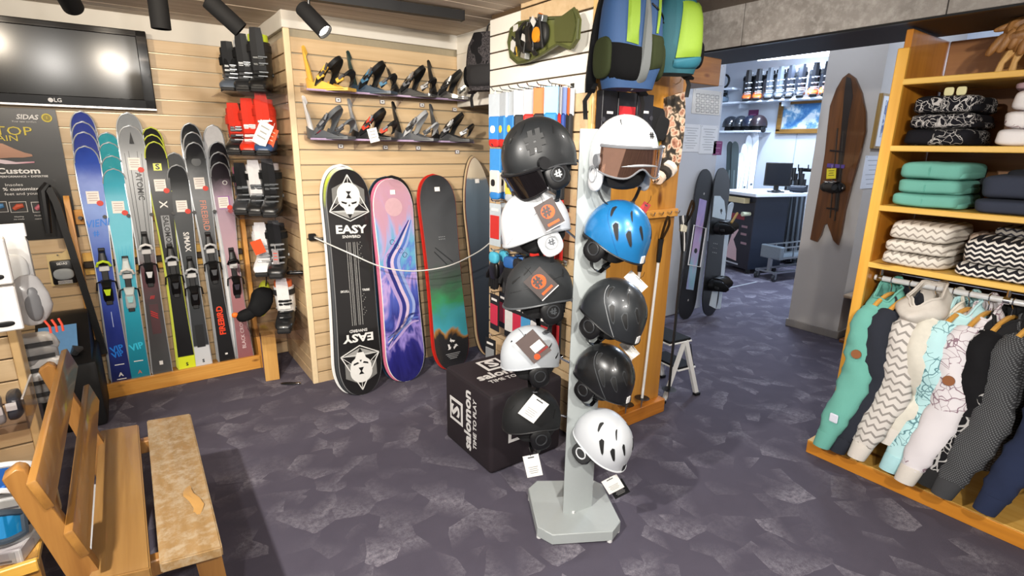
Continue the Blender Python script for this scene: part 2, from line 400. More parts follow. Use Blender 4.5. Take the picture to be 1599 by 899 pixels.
# ================================================================== TRACK AND SPOTS
def spot(px, py, dist, aim, label, lit=False):
    d = (_rt*((px-799.5)/F_PX)+_dn*((py-449.5)/F_PX)+_fw).normalized(); p = V((0, 0, EYE))+d*dist
    t = thing('spotlight', label, 'spotlight', p, 'black ceiling spotlights')
    z = (V(aim)-p).normalized(); m = MX((z.orthogonal().normalized(), z.cross(z.orthogonal().normalized()), z)).transposed().to_4x4()
    k = dist/2.4*.68
    b = nb(); loft(b, [[V((math.cos(2*PI*i/24)*r*k, math.sin(2*PI*i/24)*r*k, zz*k)) for i in range(24)] for r, zz in ((.03, -.085), (.043, -.08), (.045, -.075), (.045, .105), (.045, .11), (.040, .112), (.037, .09))], cap=False)
    ob('body', b, P('09090a', .8, spec=.15), t, m)
    b = nb(); b = tube(b, [(0, 0, .088*k), (0, 0, .092*k)], [.038*k, .038*k], 24); ob('lens', b, emit('fff6e6', 40) if lit else P('d0d0c8', .2), t, m)
    b = nb(); tube(b, [(0, 0, -.088*k), (0, 0, -.075*k)], [.02*k, .044*k], 20); ob('back_cap', b, BLACK, t, m)
    b = nb(); cyl(b, -.02*k*z+V((0, 0, .035*k)), V((0, 0, 2.335-p.z)), .008*k); ob('stem', b, BLACK, t)
    b = nb(); box(b, (0, 0, 2.33-p.z), (.05, .11, .03), None, .004); ob('adapter', b, BLACK, t)
    return t
spot(100, -14, 2.35, (.3, 4.0, 1.2), 'black ceiling spotlight above the television, leftmost of the four')
spot(247, 8, 2.35, (.17, 2.4, 0), 'black ceiling spotlight pointing straight down, second from the left')
spot(347, 20, 2.35, (.95, 2.2, 1.5), 'black ceiling spotlight with unlit side towards camera, third from the left')
spot(487, 28, 2.35, (1.05, 1.7, 1.45), 'black ceiling spotlight with bright lit face above the display block', True)
a, b_ = at(722, 25, Z=2.315), at(450, -13, Z=2.315)
t = thing('lighting_track', 'long black lighting track on the boarded ceiling near the display block', 'track', (a+b_)/2)
d = (a-b_)/2
b = nb(); strap(b, [-d, d], (-d.y, d.x, 0), .045, .05); ob('rail', b, P('101012', .5), t)
ob('end_cap', strap(nb(), [d, d*1.01], (-d.y, d.x, 0), .049, .054), BLACK, t)

# ================================================================== TELEVISION
tvm = Tr(-.30, 4.17, 2.02) @ Rx(math.radians(1.6))
t = thing('television', 'black glossy flat television hung high on the slat wall above the poster', 'television', tvm)
W, H = 1.07, .45
ob('casing', box(nb(), (0, .03, 0), (W, .05, H), None, .012, 2), P('0a0a0c', .15, coat=.6), t)
b = nb()
for c, s in (((0, 0, H/2-.018), (W, .02, .036)), ((0, 0, -H/2+.028), (W, .02, .056)), ((W/2-.028, 0, 0), (.056, .02, H)), ((-W/2+.028, 0, 0), (.056, .02, H))): box(b, c, s, None, .004)
ob('bezel', b, P('060607', .08, coat=1), t)
g = G('tv_screen'); ob('screen', bb((-W/2+.054, -.004, -H/2+.054), (W/2-.054, .006, H/2-.034)), g.fin('0c0b0a', .17, 0, spec=.2), t)
ob('chrome_strip', bb((-W/2, -.013, -H/2-.006), (W/2, .0, -H/2+.004)), P('c9c6c4', .2, .8), t, label='silver strip along the lower edge')
text('LG', .03, P('cfcfd2', .4), t, (.06, -.0115, -H/2+.028), *FR, bold=.02)
ob('emblem', tube(nb(), [(.028, -.0105, -H/2+.028), (.028, -.012, -H/2+.028)], .012, 16), P('cfcfd2', .4), t)
for i in range(4): ob('button', tube(nb(), [(-.26+.0, -.0105, -.02-i*.035), (-.26, -.013, -.02-i*.035)], .004, 8), P('d8d8d8', .4), t)
ob('wall_mount', bb((-.15, .055, -.12), (.15, .075, .12)), DGREY, t)

# ================================================================== POSTER
t = thing('poster', 'black shop poster about custom insoles with yellow seal and bare foot', 'poster', (-.60, 4.236, 1.42))
px = lambda x, y: at(x, y, Y=4.234)-V((-.60, 4.236, 1.42))
ob('sheet', bb((-.35, 0, -.40), (.335, .004, .355)), P('1b1a19', .35, var=.3, sc=3, coat=.3), t)
def pt(s, x, y, size, m, **k): return text(s, size, m, t, px(x, y)+V((0, -.004, 0)), *FR, **k)
YEL = P('d9c43a', .5); PW = P('e6e4e2', .5)
pt('SIDAS', 42, 183, .037, PW, bold=.03, shear=.25)
pt('Your new comfort', 38, 190, .014, PW, bold=.0)
pt('TOP', 21, 205, .068, YEL, sx=1.25)
pt('AIN', 12, 216, .046, YEL, sx=1.2)
o = px(73, 184); ob('seal', tube(nb(), [o+V((0, -.003, 0)), o+V((0, -.001, 0))], .024, 20), P('d6c22e', .5), t)
ob('seal_ring', tube(nb(), [o+V((0, -.0036, 0)), o+V((0, -.003, 0))], .018, 18), P('8f8020', .5), t)
text('1', .022, YEL, t, o+V((0, -.004, 0)), *FR, bold=.02)
b = nb(); prism(b, [px(*q) for q in ((-15, 222), (4, 224), (22, 232), (38, 238), (50, 241), (51, 244), (36, 246), (18, 246), (2, 247), (-15, 249))], (0, .003, 0))
ob('foot_print', b, grad('foot_skin', 'Z', [(0, '5a2c1c'), (.6, 'b98a70'), (1, 'd9b8a2')], .5, 0, .02, -.4+.3, .30), t, Tr(0, -.005, 0))
b = nb(); prism(b, [px(*q) for q in ((-15, 247), (10, 250), (25, 253), (54, 252), (54, 254), (25, 256), (8, 256), (-15, 252))], (0, .003, 0))
ob('insole_print', b, grad('insole_pr', 'X', [(0, 'd8d4d8'), (.55, 'd8c4cc'), (1, 'c0486a')], .5, 0, .01, -.1, .25), t, Tr(0, -.005, 0))
pt('Custom', 29, 267, .044, PW, bold=.03, sx=1.35)
pt('PERFORMANCE + EXPERTISE', 38, 275.5, .015, PW, bold=.02, sx=1.12)
pt('Insoles', 22, 288.5, .022, PW, sx=1.3); pt('% customized', 36, 295, .024, PW, bold=.02, sx=1.3); pt('feet and your sport', 46, 302, .022, PW, sx=1.25)
for i, (x, m) in enumerate(((-2, P('4f86b8', .6, var=.5, sc=60)), (29, P('c4573c', .6, var=.5, sc=60)), (63, P('c46a78', .6, var=.6, sc=70)))):
    q = px(x, 323); f = ob('picture', box(nb(), q+V((0, -.0015, 0)), (.076, .003, .062)), P('d9d6d2', .6), t); ob('photo', box(nb(), q+V((0, -.0035, 0)), (.07, .003, .056)), P('2d2a2a', .5), f)
    ob('photo_subject', tube(nb(), [q+V((-.022, -.005, -.012)), q+V((0, -.0055, .004)), q+V((.024, -.005, .008))], [.01, .016, .012], 8), m, f)
pt('Heating', 30, 338, .011, PW, sx=1.2); pt('the insole', 30, 342, .010, PW, sx=1.2); pt('Moulding your', 66, 336, .010, PW, sx=1.2); pt('custom insoles', 67, 341, .010, PW, sx=1.2)
# ================================================================== SKI RACK
t = thing('ski_rack', 'pine ski rack with a floor tray standing along the slat wall', 'ski rack', (.18, 4.10, 0))
b = nb(); box(b, (0, -.06, .05), (.93, .03, .10), None, .004); ob('front_board', b, PINEX, t)
b = nb(); box(b, (0, .03, .06), (.87, .15, .02), None, .003); ob('tray', b, PINEX, t)
for s in (-1, 1):
    b = nb()
    pts = [V((s*.455, y, z)) for y, z in ((-.07, 0), (.12, 0), (.12, 1.27), (.075, 1.28), (.05, 1.24), (.045, .5), (.02, .32), (-.04, .24), (-.07, .18))]
    prism(b, pts, (.028*s, 0, 0)); ob('side_panel', b, PINE, t)
ob('cross_bar', bb((-.45, .075, .83), (.45, .11, .87), .004), P('2a1d12', .5), t)
ob('back_board', bb((-.45, .112, .78), (.45, .13, .92), .003), wood('e8c068', 'd0973c', 'X', .4), t)
for i in range(8): ob('peg', cyl(nb(), (-.42+i*.12, .11, 1.14), (-.42+i*.12, .02, 1.15), .011), P('3a3a3c', .5), t)
ob('peg_board', bb((-.45, .112, 1.10), (.45, .128, 1.19), .003), PINEX, t)

def board_body(L, wf, th, up, tail, n=36, dy=0, grow=0, s0=0, s1=1):   # plan profile lofted along z with rockered ends
    b = nb(); rings = []
    for i in range(n+1):
        s = i/n
        s = .5-.5*math.cos(PI*s) if i not in (0, n) else s
        w = max(wf(s)+grow, .002); y = -up*max(0, (s-.88)/.12)**2-tail*max(0, (.12-s)/.12)**2+dy
        z = s*L+(-grow if i == 0 else grow if i == n else 0)
        rings.append([V((-w, y, z)), V((w, y, z)), V((w, y+th, z)), V((-w, y+th, z))])
    return loft(b, rings)
def ski_w(tip=.062, waist=.040, tl=.054):
    def f(s):
        w = tl+(waist-tl)*math.sin(min(s/.45, 1)*PI/2) if s < .45 else waist+(tip-waist)*math.sin(max(0, min((s-.45)/.45, 1))*PI/2)**2
        if s > .93: w *= max(0, 1-((s-.93)/.07)**2.4)**.5
        if s < .012: w *= .85
        return w
    return f
STK = P('f1ece6', .6, var=.02); STKR = P('d63a28', .5)
def ski_binding(t, s, L, acc, heel, body, wd=.036):
    z0 = s*L
    # toe piece
    h = ob('toe_piece', nb_loft([((0, -.004, z0+.07), .030, .008), ((0, -.02, z0+.075), .030, .012), ((0, -.032, z0+.10), .024, .022), ((0, -.03, z0+.15), .016, .018), ((0, -.01, z0+.165), .014, .006)]), body, t)
    b = nb(); tube(b, [(-.034, -.03, z0+.068), (-.026, -.048, z0+.09), (0, -.05, z0+.10), (.026, -.048, z0+.09), (.034, -.03, z0+.068)], .008, 7); ob('wing', b, acc, h)
    ob('brake_pad', box(nb(), (0, -.012, z0+.05), (.052, .014, .03), None, .003), P('c9c9c9', .4), h)
    # heel piece
    k = ob('heel_piece', nb_loft([((0, -.004, z0-.16), .022, .006), ((0, -.016, z0-.14), .026, .016), ((0, -.034, z0-.08), .026, .024), ((0, -.05, z0-.06), .022, .026), ((0, -.03, z0-.03), .028, .018), ((0, -.006, z0-.02), .028, .008)]), body, t)
    b = nb(); prism(b, [(-.018, -.056, z0-.075), (.018, -.056, z0-.075), (.010, -.048, z0-.115), (-.010, -.048, z0-.115)], (0, .012, 0)); ob('lever', b, heel, k)
    for q in (-1, 1):
        ob('brake_arm', tube(nb(), [(q*.03, -.01, z0-.03), (q*.047, -.02, z0-.035), (q*.052, -.012, z0-.085)], .005, 6), BLACK, k)
    ob('track', box(nb(), (0, -.006, z0+.0), (.034, .012, .36), None, .003), P('1b1c1e', .5), t)
def nb_loft(ps):
    b = nb(); rings = []
    for c, hw, hh in ps:
        c = V(c); rings.append([c+V((math.copysign(abs(math.cos(a))**.6, math.cos(a))*hw, math.copysign(abs(math.sin(a))**.6, math.sin(a))*hh*.7, 0)) for a in [2*PI*(i+.5)/12 for i in range(12)]])
    return loft(b, rings)
def ski(B, T, m, label, k, edge=P('c8ccd0', .3, .6), w=ski_w(), front=None, tipm=None, group='skis in the pine rack', name='ski'):
    """front: dict(acc, heel, body, s) for the foremost ski of a set, which carries the bindings"""
    Mx = frame(B, T); L = (V(T)-V(B)).length
    t = thing(name, label, 'ski', Mx, group)
    ob('top_sheet', board_body(L, w, .010, .035, .0), m, t)
    ob('edge', board_body(L, w, .006, .035, .0, dy=.009, grow=.005), edge, t)
    q = [(w(.935+.065*i/10), .935+.065*i/10) for i in range(11)]; yy = lambda s: -.035*max(0, (s-.88)/.12)**2
    ob('tip_rim', tube(nb(), [(-a, yy(s), s*L) for a, s in q]+[(a, yy(s), s*L) for a, s in q[::-1]], .0038, 6), edge, t)
    return t, L
sets = []
def ski_set(kind, tips, bot, mats, names, w, front, edge=None):
    """tips = pixel tops from the rearmost to the foremost ski; the foremost carries the bindings"""
    n = len(tips); out = None
    for i, (tx, ty) in enumerate(tips):
        k = n-1-i
        B = at(bot[0]+2*k*0, bot[1], Y=4.055); B.y += .022*k; B.z = .073; B.x -= .004*k
        T = at(tx, ty, Y=4.165+.019*k)
        r, L = ski(B, T, mats[i], names[i], k, edge or P('c8ccd0', .3, .6), w)
        if k == 0: out = (r, L)
        else:
            ob('tip_sticker', box(nb(), (0, -.0345 if False else -.012, L*.955), (.04, .002, .022)) if kind in ('blue', 'teal') and i == 0 else box(nb(), (0, -.006, L*.94), (.0, .0, .0)), STK, r) if kind in ('blue', 'teal') and i == 0 else None
    r, L = out
    if front:
        ski_binding(r, front['s'], L, front['acc'], front['heel'], front['body'])
        zs = front.get('st', .80)*L
        ob('price_sticker', box(nb(), (front.get('sx', 0), -.0015, zs), (.062, .002, .075)), STK, r)
        for q in range(4): ob('print_line', box(nb(), (front.get('sx', 0), -.003, zs+.024-q*.014), (.05-.008*(q % 2), .001, .004)), P('b9aaa6', .6), r)
        ob('red_dot', tube(nb(), [(.03, -.001, zs-.035), (.03, -.004, zs-.035)], .017, 12), STKR, r)
    return r, L
bl = grad('ski_blue', 'Z', [(0, '141c50'), (.25, '1c2f86'), (.5, '3a58b8'), (.7, '7d9be0'), (.85, '2b4fb4'), (1, '22317f')], lo=0, hi=1.6)
bl2 = P('2f3f92', .3, coat=.3)
tl = grad('ski_teal', 'Z', [(0, '157a90'), (.35, '1e9cb6'), (.6, '6ccbe0'), (.78, '4ab4cc'), (1, '2790a4')], lo=0, hi=1.5)
tl2 = P('2e99a6', .3, coat=.3)
L1 = 'behind the front one, peeking out above it'
W1 = ski_w(.060, .041, .053); W2 = ski_w(.058, .038, .050)
r, L = ski_set('blue', [(126.7, 174.7), (129, 191), (130.7, 207), (132.6, 229)], (191, 597), [bl2, bl2, bl2, bl],
    ['dark blue ski rearmost in the blue set, tallest tip with a white label', 'dark blue ski second from the back of the blue set', 'dark blue ski directly behind the front blue ski with bindings', 'blue ski with lime and black bindings at the left end of the rack'],
    W1, dict(s=.475, acc=LIME, heel=LIME, body=BLACK, st=.80, sx=0))
SCR = P('1a7be0', .4)
text('VIENI', .062, SCR, r, (0, -.002, L*.695), (1, 0, .12), (-.12, 0, 1), bold=.01, shear=.3, sx=.8); text('#', .05, SCR, r, (-.012, -.002, L*.655), (1, 0, .12), (-.12, 0, 1), bold=.01)
text('VIP', .055, SCR, r, (0, -.002, L*.16), (1, 0, .2), (-.2, 0, 1), bold=.03, sx=.9)
text('VIP', .05, SCR, r, (0, -.002, L*.135), (1, 0, .2), (-.2, 0, 1), bold=.03, sx=.9)
text('A', .035, PW, r, (0, -.002, L*.045), *FR, bold=.03)
for z in (.025, .09): ob('small_print', box(nb(), (0, -.001, L*z), (.05, .001, .005)), PW, r)
ob('small_print', box(nb(), (0, -.001, L*.29), (.004, .001, .10)), P('a9b8e0', .5), r)
r, L = ski_set('teal', [(167, 207.5), (170, 223), (174.5, 244), (177, 264)], (220, 592), [tl2, tl2, tl2, tl],
    ['teal ski rearmost in the teal set, tallest tip with a white label', 'teal ski second from the back of the teal set', 'teal ski directly behind the front teal ski', 'turquoise ski with white bindings, second set from the left in the rack'],
    W1, dict(s=.475, acc=P('e8e4de', .4), heel=P('9fd8dc', .4), body=P('cfd8d8', .4), st=.83))
text('VIP', .06, P('35c6e6', .4), r, (0, -.002, L*.17), (1, 0, .2), (-.2, 0, 1), bold=.03, sx=.9)
text('A', .03, P('c4705c', .5), r, (0, -.002, L*.045), *FR, bold=.03)
ob('small_print', box(nb(), (0, -.001, L*.10), (.05, .001, .006)), PW, r)
for q in range(7): ob('brush_stroke', prism(nb(), [(-.034+q*.01, -.001, L*(.52+.02*(q % 3))), (-.026+q*.01, -.001, L*(.52+.02*(q % 3))), (-.028+q*.01, -.001, L*(.66-.02*(q % 2)))], (0, -.001, 0)), P('3db8d8', .4), r)
gm = grad('ski_grey', 'Z', [(0, '4a4c4e'), (.28, '3e3a3c'), (.42, '5a2830'), (.5, '8a8d90'), (.75, 'a9adb1'), (.9, '8f9397'), (1, '777b80')], lo=0, hi=1.7)
r, L = ski_set('grey', [(199, 177), (202, 197)], (253, 577), [P('868b90', .35), gm],
    ['plain grey ski standing behind the grey and red ski', 'grey ski fading to dark red with white and black bindings'], ski_w(.064, .043, .055),
    dict(s=.49, acc=WHITE, heel=P('d8dadc', .4), body=BLACK, st=.86, sx=.0))
text('ATOMIC', .045, P('24272a', .4), r, (.012, -.002, L*.775), *DNW, bold=.02)
for sx in (-1, 1):
    ob('pin_stripe', prism(nb(), [(sx*.012, -.001, L*.52), (sx*.015, -.001, L*.52), (sx*.024, -.001, L*.93), (sx*.021, -.001, L*.93)], (0, -.001, 0)), P('2b2e31', .4), r)
    ob('pin_stripe', prism(nb(), [(sx*.028, -.001, L*.54), (sx*.031, -.001, L*.54), (sx*.045, -.001, L*.90), (sx*.042, -.001, L*.90)], (0, -.001, 0)), P('44484c', .4), r)
ob('spear_mark', prism(nb(), [(-.012, -.014, L*.935), (.012, -.014, L*.935), (0, -.026, L*.978)], (0, -.001, 0)), P('24272a', .4), r)
ob('inlay', box(nb(), (0, -.001, L*.245), (.05, .001, .20)), P('4d3034', .4), r)
text('///', .05, RED, r, (0, -.003, L*.26), *UPW, bold=.02, shear=.4); ob('small_mark', box(nb(), (0, -.002, L*.06), (.02, .002, .026)), PW, r)
text('///', .03, RED, r, (0, -.003, L*.335), *FR, bold=.03)
YS = P('e9ee5a', .4)
sm = grad('ski_black_yellow', 'Z', [(0, 'd4e02a'), (.068, 'd4e02a'), (.07, '0f0f10'), (1, '141416')], lo=0, hi=1.6, nz=0)
r, L = ski_set('salomon', [(235, 199.5), (237, 211), (240, 222)], (293, 572), [P('1a1a1c', .3), P('161618', .3), sm],
    ['black ski rearmost of the three beside the grey pair', 'black ski in the middle of three beside the grey pair', 'black ski with yellow tail and a square yellow logo at its tip'], W2,
    dict(s=.46, acc=P('b9bcc0', .3), heel=P('3a3c40', .4), body=BLACK, st=.825, sx=0), edge=P('c9d44a', .4))
def slogo(t, o, r, u, s, fg, bg, name='square_logo'):
    n = V(r).normalized().cross(V(u).normalized()); o = V(o)
    m = basis(o, r, u)
    f = ob(name, box(nb(), (0, 0, .0006), (s, s, .0012), None, .0004), fg, t, m)
    text('S', s*1.05, bg, f, (0, 0, .0016), (1, 0, 0), (0, 1, 0), bold=.035, sx=1.1)
slogo(r, (0, -.002, L*.90), *FR, .045, YS, P('101010', .4))
text('X', .06, PW, r, (0, -.002, L*.745), *DNW, bold=.02)
ob('name_plate', box(nb(), (0, -.0012, L*.63), (.046, .0014, .21), None), P('8d9094', .4), r); text('SALOMON', .042, P('141416', .4), r, (0, -.003, L*.63), *DNW, bold=.02, sx=1.0)
ob('white_mark', box(nb(), (0, -.0012, L*.49), (.03, .0014, .006)), PW, r); text('S', .03, P('101010', .4), r, (0, -.002, L*.035), *FR, bold=.04)
r, L = ski_set('smax', [(271, 239), (275, 258)], (318, 564), [P('55585b', .3), grad('ski_smax', 'Z', [(0, 'c9ccd0'), (.11, 'c9ccd0'), (.115, '2d3033'), (.55, '3c4043'), (1, '2a2c2e')], lo=0, hi=1.45, nz=0)],
    ['short grey tipped ski behind the silver tailed one', 'short dark ski with silver tail between black sets'], W2,
    dict(s=.44, acc=P('c9ccd0', .3), heel=P('3a3c40', .4), body=BLACK, st=.81))
text('S/MAX', .045, PW, r, (0, -.002, L*.64), *DNW, bold=.02); text('S', .03, P('101010', .4), r, (0, -.002, L*.04), *FR, bold=.04)
ob('inlay', box(nb(), (0, -.0012, L*.17), (.05, .0016, .16)), P('1d1f21', .4), r); ob('white_bar', box(nb(), (0, -.0012, L*.47), (.06, .0016, .005)), PW, r)
fb = grad('ski_firebird', 'Z', [(0, '131314'), (.35, '1a1b1c'), (.52, '55585b'), (.7, '777b7f'), (.86, '1c1d1f'), (1, '151617')], lo=0, hi=1.68)
r, L = ski_set('firebird', [(295, 193), (299, 207), (301.5, 223)], (356, 566), [P('202224', .3), P('2a2c2f', .3), fb],
    ['black ski rearmost of the set with orange lettering', 'dark ski in the middle of the set with orange lettering', 'black and grey ski with big orange lettering on tail and shovel'], W2,
    dict(s=.50, acc=P('d0d2d4', .3), heel=P('5a5c60', .4), body=BLACK, st=.83))
text('FIREBIRD', .052, P('f0431c', .4), r, (0, -.002, L*.21), *UPW, bold=.03, sx=1.0)
text('FIREBIRD', .052, P('d98a72', .4), r, (0, -.002, L*.69), *DNW, bold=.0, sx=1.0)
ob('round_mark', tube(nb(), [(0, -.002, L*.92), (0, -.007, L*.92)], .028, 18), P('4a4d50', .4), r); text('V', .05, P('303235', .4), r, (0, -.002, L*.565), *FR, bold=.02, sx=1.3)
ob('small_mark', box(nb(), (0, -.001, L*.05), (.016, .0016, .012)), PW, r)
pk = grad('ski_pink', 'Z', [(0, '8a565a'), (.3, 'a87478'), (.55, 'c0a0ac'), (.78, 'a890a4'), (.86, '2a2228'), (1, '17161a')], lo=0, hi=1.5)
dk = P('1c1b20', .3)
B = at(377, 554, Y=4.10); B.z = .073
ski(B, at(331, 196, Y=4.225), P('dfe0e2', .35), 'white ski with tall rounded tip behind the pink set at the right end', 9, w=ski_w(.06, .045, .05))
r, L = ski_set('pink', [(338.5, 222), (340, 238), (341.5, 254)], (384, 556), [dk, dk, pk],
    ['dark ski rearmost of the pink set with a white ring on its tip', 'dark ski in the middle of the pink set with a white ring on its tip', 'dusty pink ski with black bindings and dark tip at the right end of the rack'], W2,
    dict(s=.46, acc=BLACK, heel=P('3a3540', .4), body=BLACK, st=.81, sx=-.004))
text('BLACK CROWS', .034, P('e2cfd0', .5), r, (0, -.002, L*.15), *UPW, bold=.0)
ob('ring_mark', ob_ring(.014, .004) if False else tube(nb(), [(.02+.013*math.cos(a), -.003, L*.905+.013*math.sin(a)) for a in [2*PI*i/14 for i in range(15)]], .0025, 6), PW, r)
ob('pink_label', box(nb(), (0, -.0008, L*.81), (.07, .0014, .086)), P('9a5aa8', .5), r)

# ================================================================== FOOT SCANNER AND INSOLE PACK
t = thing('foot_scanner', 'black foot measuring station with blue screen and tall slanted post', 'scanner', (-.40, 3.86, 0))
ob('base', bb((-.13, -.22, 0), (.14, .22, .40), .02, 2), P('0b0b0c', .6), t)
b = nb(); prism(b, [(-.12, -.23, .40), (-.12, .22, .40), (-.12, .22, .60), (-.12, .1, .60)], (.24, 0, 0)); ob('console', b, P('0e0e10', .4), t)
o = (0, -.078, .495); u = V((0, .33, .20)).normalized()
ob('screen', box(nb(), (0, 0, .004), (.17, .23, .006)), P('6fa3d8', .35), t, basis((-.02, -.075, .502), (1, 0, 0), u), label='light blue touch surface')
b = nb(); tube(b, [(.05, -.17, .45), (.06, -.185, .475), (.085, -.17, .47)], [.022, .028, .012], 10); ob('knob', b, P('3a3b3e', .2), t)
b = nb(); strap(b, [(.155, .20, .30), (.13, .20, .6), (.07, .2, 1.25), (.05, .2, 1.34)], (1, 0, 0), .034, .03); ob('post', b, P('0a0a0b', .5), t)
b = nb(); tube(b, [(.01, .19, 1.08), (.015, .19, 1.2), (.02, .2, 1.32), (.05, .2, 1.36)], [.016, .022, .024, .018], 10); ob('handle', b, P('101012', .4), t)
t = thing('insole_pack', 'black blister pack with grey insole hung on the slat wall beside the scanner', 'package', (-.385, 4.225, .815))
ob('backing_card', prism(nb(), [(-.06, 0, -.085), (.075, 0, -.085), (.075, 0, .10), (.055, 0, .14), (.02, 0, .115), (-.055, 0, .11)], (0, .004, 0)), P('d8c08a', .6), t)
ob('tray', box(nb(), (.012, -.015, 0), (.118, .03, .15), None, .01, 2), P('141416', .35), t)
ob('insole', rbox(nb(), (.012, -.032, -.01), (.10, .02, .07), 2.6), P('9aa0a4', .5), t)
text('SIDAS', .02, PW, t, (.012, -.0315, .055), *FR, bold=.02)
for i in range(3): ob('print_line', box(nb(), (.012, -.031, -.052-i*.008), (.07, .002, .003)), PW, t)
ob('peg', cyl(nb(), (.0, .025, .105), (0, -.03, .11), .004), CHROME, t)

# ================================================================== SKI BOOTS ON THE DISPLAY BLOCK
def boot(M, label, shell, cuff, buck, liner, group='ski boots on acrylic shelves', kid=1.0, strapm=MBLK, hi=.33):
    t = thing('ski_boot', label, 'ski boot', M @ MX.Diagonal((kid, kid*1.22, kid, 1)), group)
    b = nb(); rings = []
    for x, w, zt in ((-.105, .030, .07), (-.10, .038, .12), (-.06, .042, .15), (-.01, .043, .14), (.05, .046, .105), (.11, .048, .082), (.155, .044, .07), (.18, .034, .055), (.188, .022, .04)):
        ring = []
        for i in range(16):
            a = 2*PI*i/16; cy, sz = math.cos(a), math.sin(a)
            ring.append(V((x, math.copysign(abs(cy)**.7, cy)*w, .018+(zt-.018)*(.5+.5*math.copysign(abs(sz)**.75, sz)))))
        rings.append(ring)
    sh = ob('shell', loft(b, rings), shell, t)
    b = nb(); box(b, (.04, 0, .010), (.30, .068, .02), None, .006); box(b, (.185, 0, .022), (.03, .062, .02), None, .004); ob('sole', b, P('1a1a1b', .7), t)
    def cr(z, cx, rx, ry, n=18): return [V((cx+rx*math.cos(2*PI*i/n), ry*math.sin(2*PI*i/n), z)) for i in range(n)]
    cf = ob('cuff', loft(nb(), [cr(.09, -.030, .072, .045), cr(.13, -.026, .070, .050), cr(.20, -.012, .064, .052), cr(hi-.05, .004, .066, .053), cr(hi-.02, .012, .064, .052), cr(hi-.02, .012, .055, .044), cr(hi-.10, 0, .05, .04)], cap=False), cuff, t)
    ob('liner', loft(nb(), [cr(hi-.10, .0, .054, .043), cr(hi, .018, .058, .046), cr(hi+.02, .022, .056, .045), cr(hi+.022, .022, .046, .036), cr(hi-.06, .012, .042, .032)], cap=False), liner, t)
    b = nb(); loft(b, [[V((x, y, z)) for x, y in ((c, -w), (c+.012, 0), (c, w), (c-.01, 0))] for c, z, w in ((.052, .13, .03), (.066, .2, .03), (.084, hi, .03), (.094, hi+.05, .025))]); ob('tongue', b, cuff, t)
    st = ob('power_strap', loft(nb(), [cr(hi-.075, .003, .0695, .056), cr(hi-.035, .009, .0695, .056)], cap=False), strapm, t)
    for x, z, an in ((.078, hi-.11, -.15), (.068, .165, -.2), (.082, .115, -1.0), (.125, .088, -1.2)):
        b = nb(); box(b, (x-.005, 0, z), (.012, .052 if x < .1 else .046, .016), Ry(-an*.3), .003); k = ob('buckle', b, buck, t)
        b = nb(); box(b, (x+.004, .02, z+.004), (.010, .045, .010), Rz(.25), .002); ob('lever', b, buck, k)
    for s in (-1, 1): ob('rivet', tube(nb(), [(-.03, s*.0425, .115), (-.03, s*.053, .115)], .012, 10), buck, t)
    return t
AC = acrylic()
def acr_shelf(name, label, x0, x1, y0, y1, z, lip='x'):
    c = V(((x0+x1)/2, (y0+y1)/2, z))
    t = thing(name, label, 'shelf', c, 'clear acrylic shelves')
    ob('shelf_plate', bb(V((x0, y0, z))-c, V((x1, y1, z+.004))-c), AC, t)
    if lip == 'x':
        ob('back_lip', bb(V((x1-.004, y0, z+.004))-c, V((x1, y1, z+.07))-c), AC, t)
        for y in (y0, y1-.004): ob('gusset', prism(nb(), [V((x0+.05, y, z))-c, V((x1, y, z))-c, V((x1, y, z-.09))-c], (0, .004, 0)), AC, t)
    else:
        ob('back_lip', bb(V((x0, y1-.004, z+.004))-c, V((x1, y1, z+.05))-c), AC, t)
        ob('front_lip', bb(V((x0, y0, z))-c, V((x1, y0+.004, z+.012))-c), P('b8a2c0', .15), t)
        for x in (x0+.31, x0+.62): ob('gusset', prism(nb(), [V((x, y0, z))-c, V((x, y1, z))-c, V((x, y1, z-.06))-c], (.004, 0, 0)), AC, t)
    return t
zs = [1.885, 1.525, 1.155, .765, .40]
nm = ['topmost', 'second', 'third', 'fourth', 'lowest']
for z, q in zip(zs, nm): acr_shelf('acrylic_shelf', 'clear acrylic shelf on the side of the slat block, %s of five' % q, .54, .884, 3.56, 4.1, z)
bk = P('191a1c', .35, coat=.2); sil = P('6d7074', .35, .7); lm = P('c8dc3c', .4)
def bp(y, z, x=.7, rz=0):
    k = (y-3.64)/.12; return Tr(.775-.062*k, 3.70+.105*k, z+.004) @ Rz(rz)
FT = PI-math.radians(110)-PI-PI
boot(bp(3.64, zs[0], .70, PI+FT), 'black ski boot with lime band under its power strap, on top shelf', bk, bk, P('3a3c3e', .3, .5), lm, strapm=P('151517', .6), hi=.31)
boot(bp(3.76, zs[0], .70, PI+FT), 'black ski boot with silver buckles, second on the top acrylic shelf', P('26282b', .35), bk, sil, P('c9cccf', .6), hi=.285)
boot(bp(3.88, zs[0], .70, PI+FT), 'black ski boot with blue grey toe, third on the top acrylic shelf', P('5a6472', .35), bk, sil, MBLK, hi=.25)
rd = P('d8331c', .35, coat=.2)
boot(bp(3.65, zs[1], .71, PI+FT), 'red and navy ski boot with white hang tag, front of second shelf', P('2d4a72', .35), rd, P('c9cccf', .3, .6), rd, strapm=P('c42c18', .5), hi=.31)
boot(bp(3.77, zs[1], .70, PI+FT), 'red ski boot with white buckles behind the tagged red one', rd, rd, P('e4e4e4', .4), BLACK, strapm=P('b52a1a', .5), hi=.285)
boot(bp(3.89, zs[1], .70, PI+FT), 'red and black ski boot at the back of second shelf', bk, rd, sil, P('c43a28', .6), strapm=rd, hi=.26)
boot(bp(3.65, zs[2], .71, PI+FT), 'black ski boot with pale liner, front of the third acrylic shelf', bk, bk, P('6a6d70', .25, .6), P('a9a6a8', .7), hi=.30)
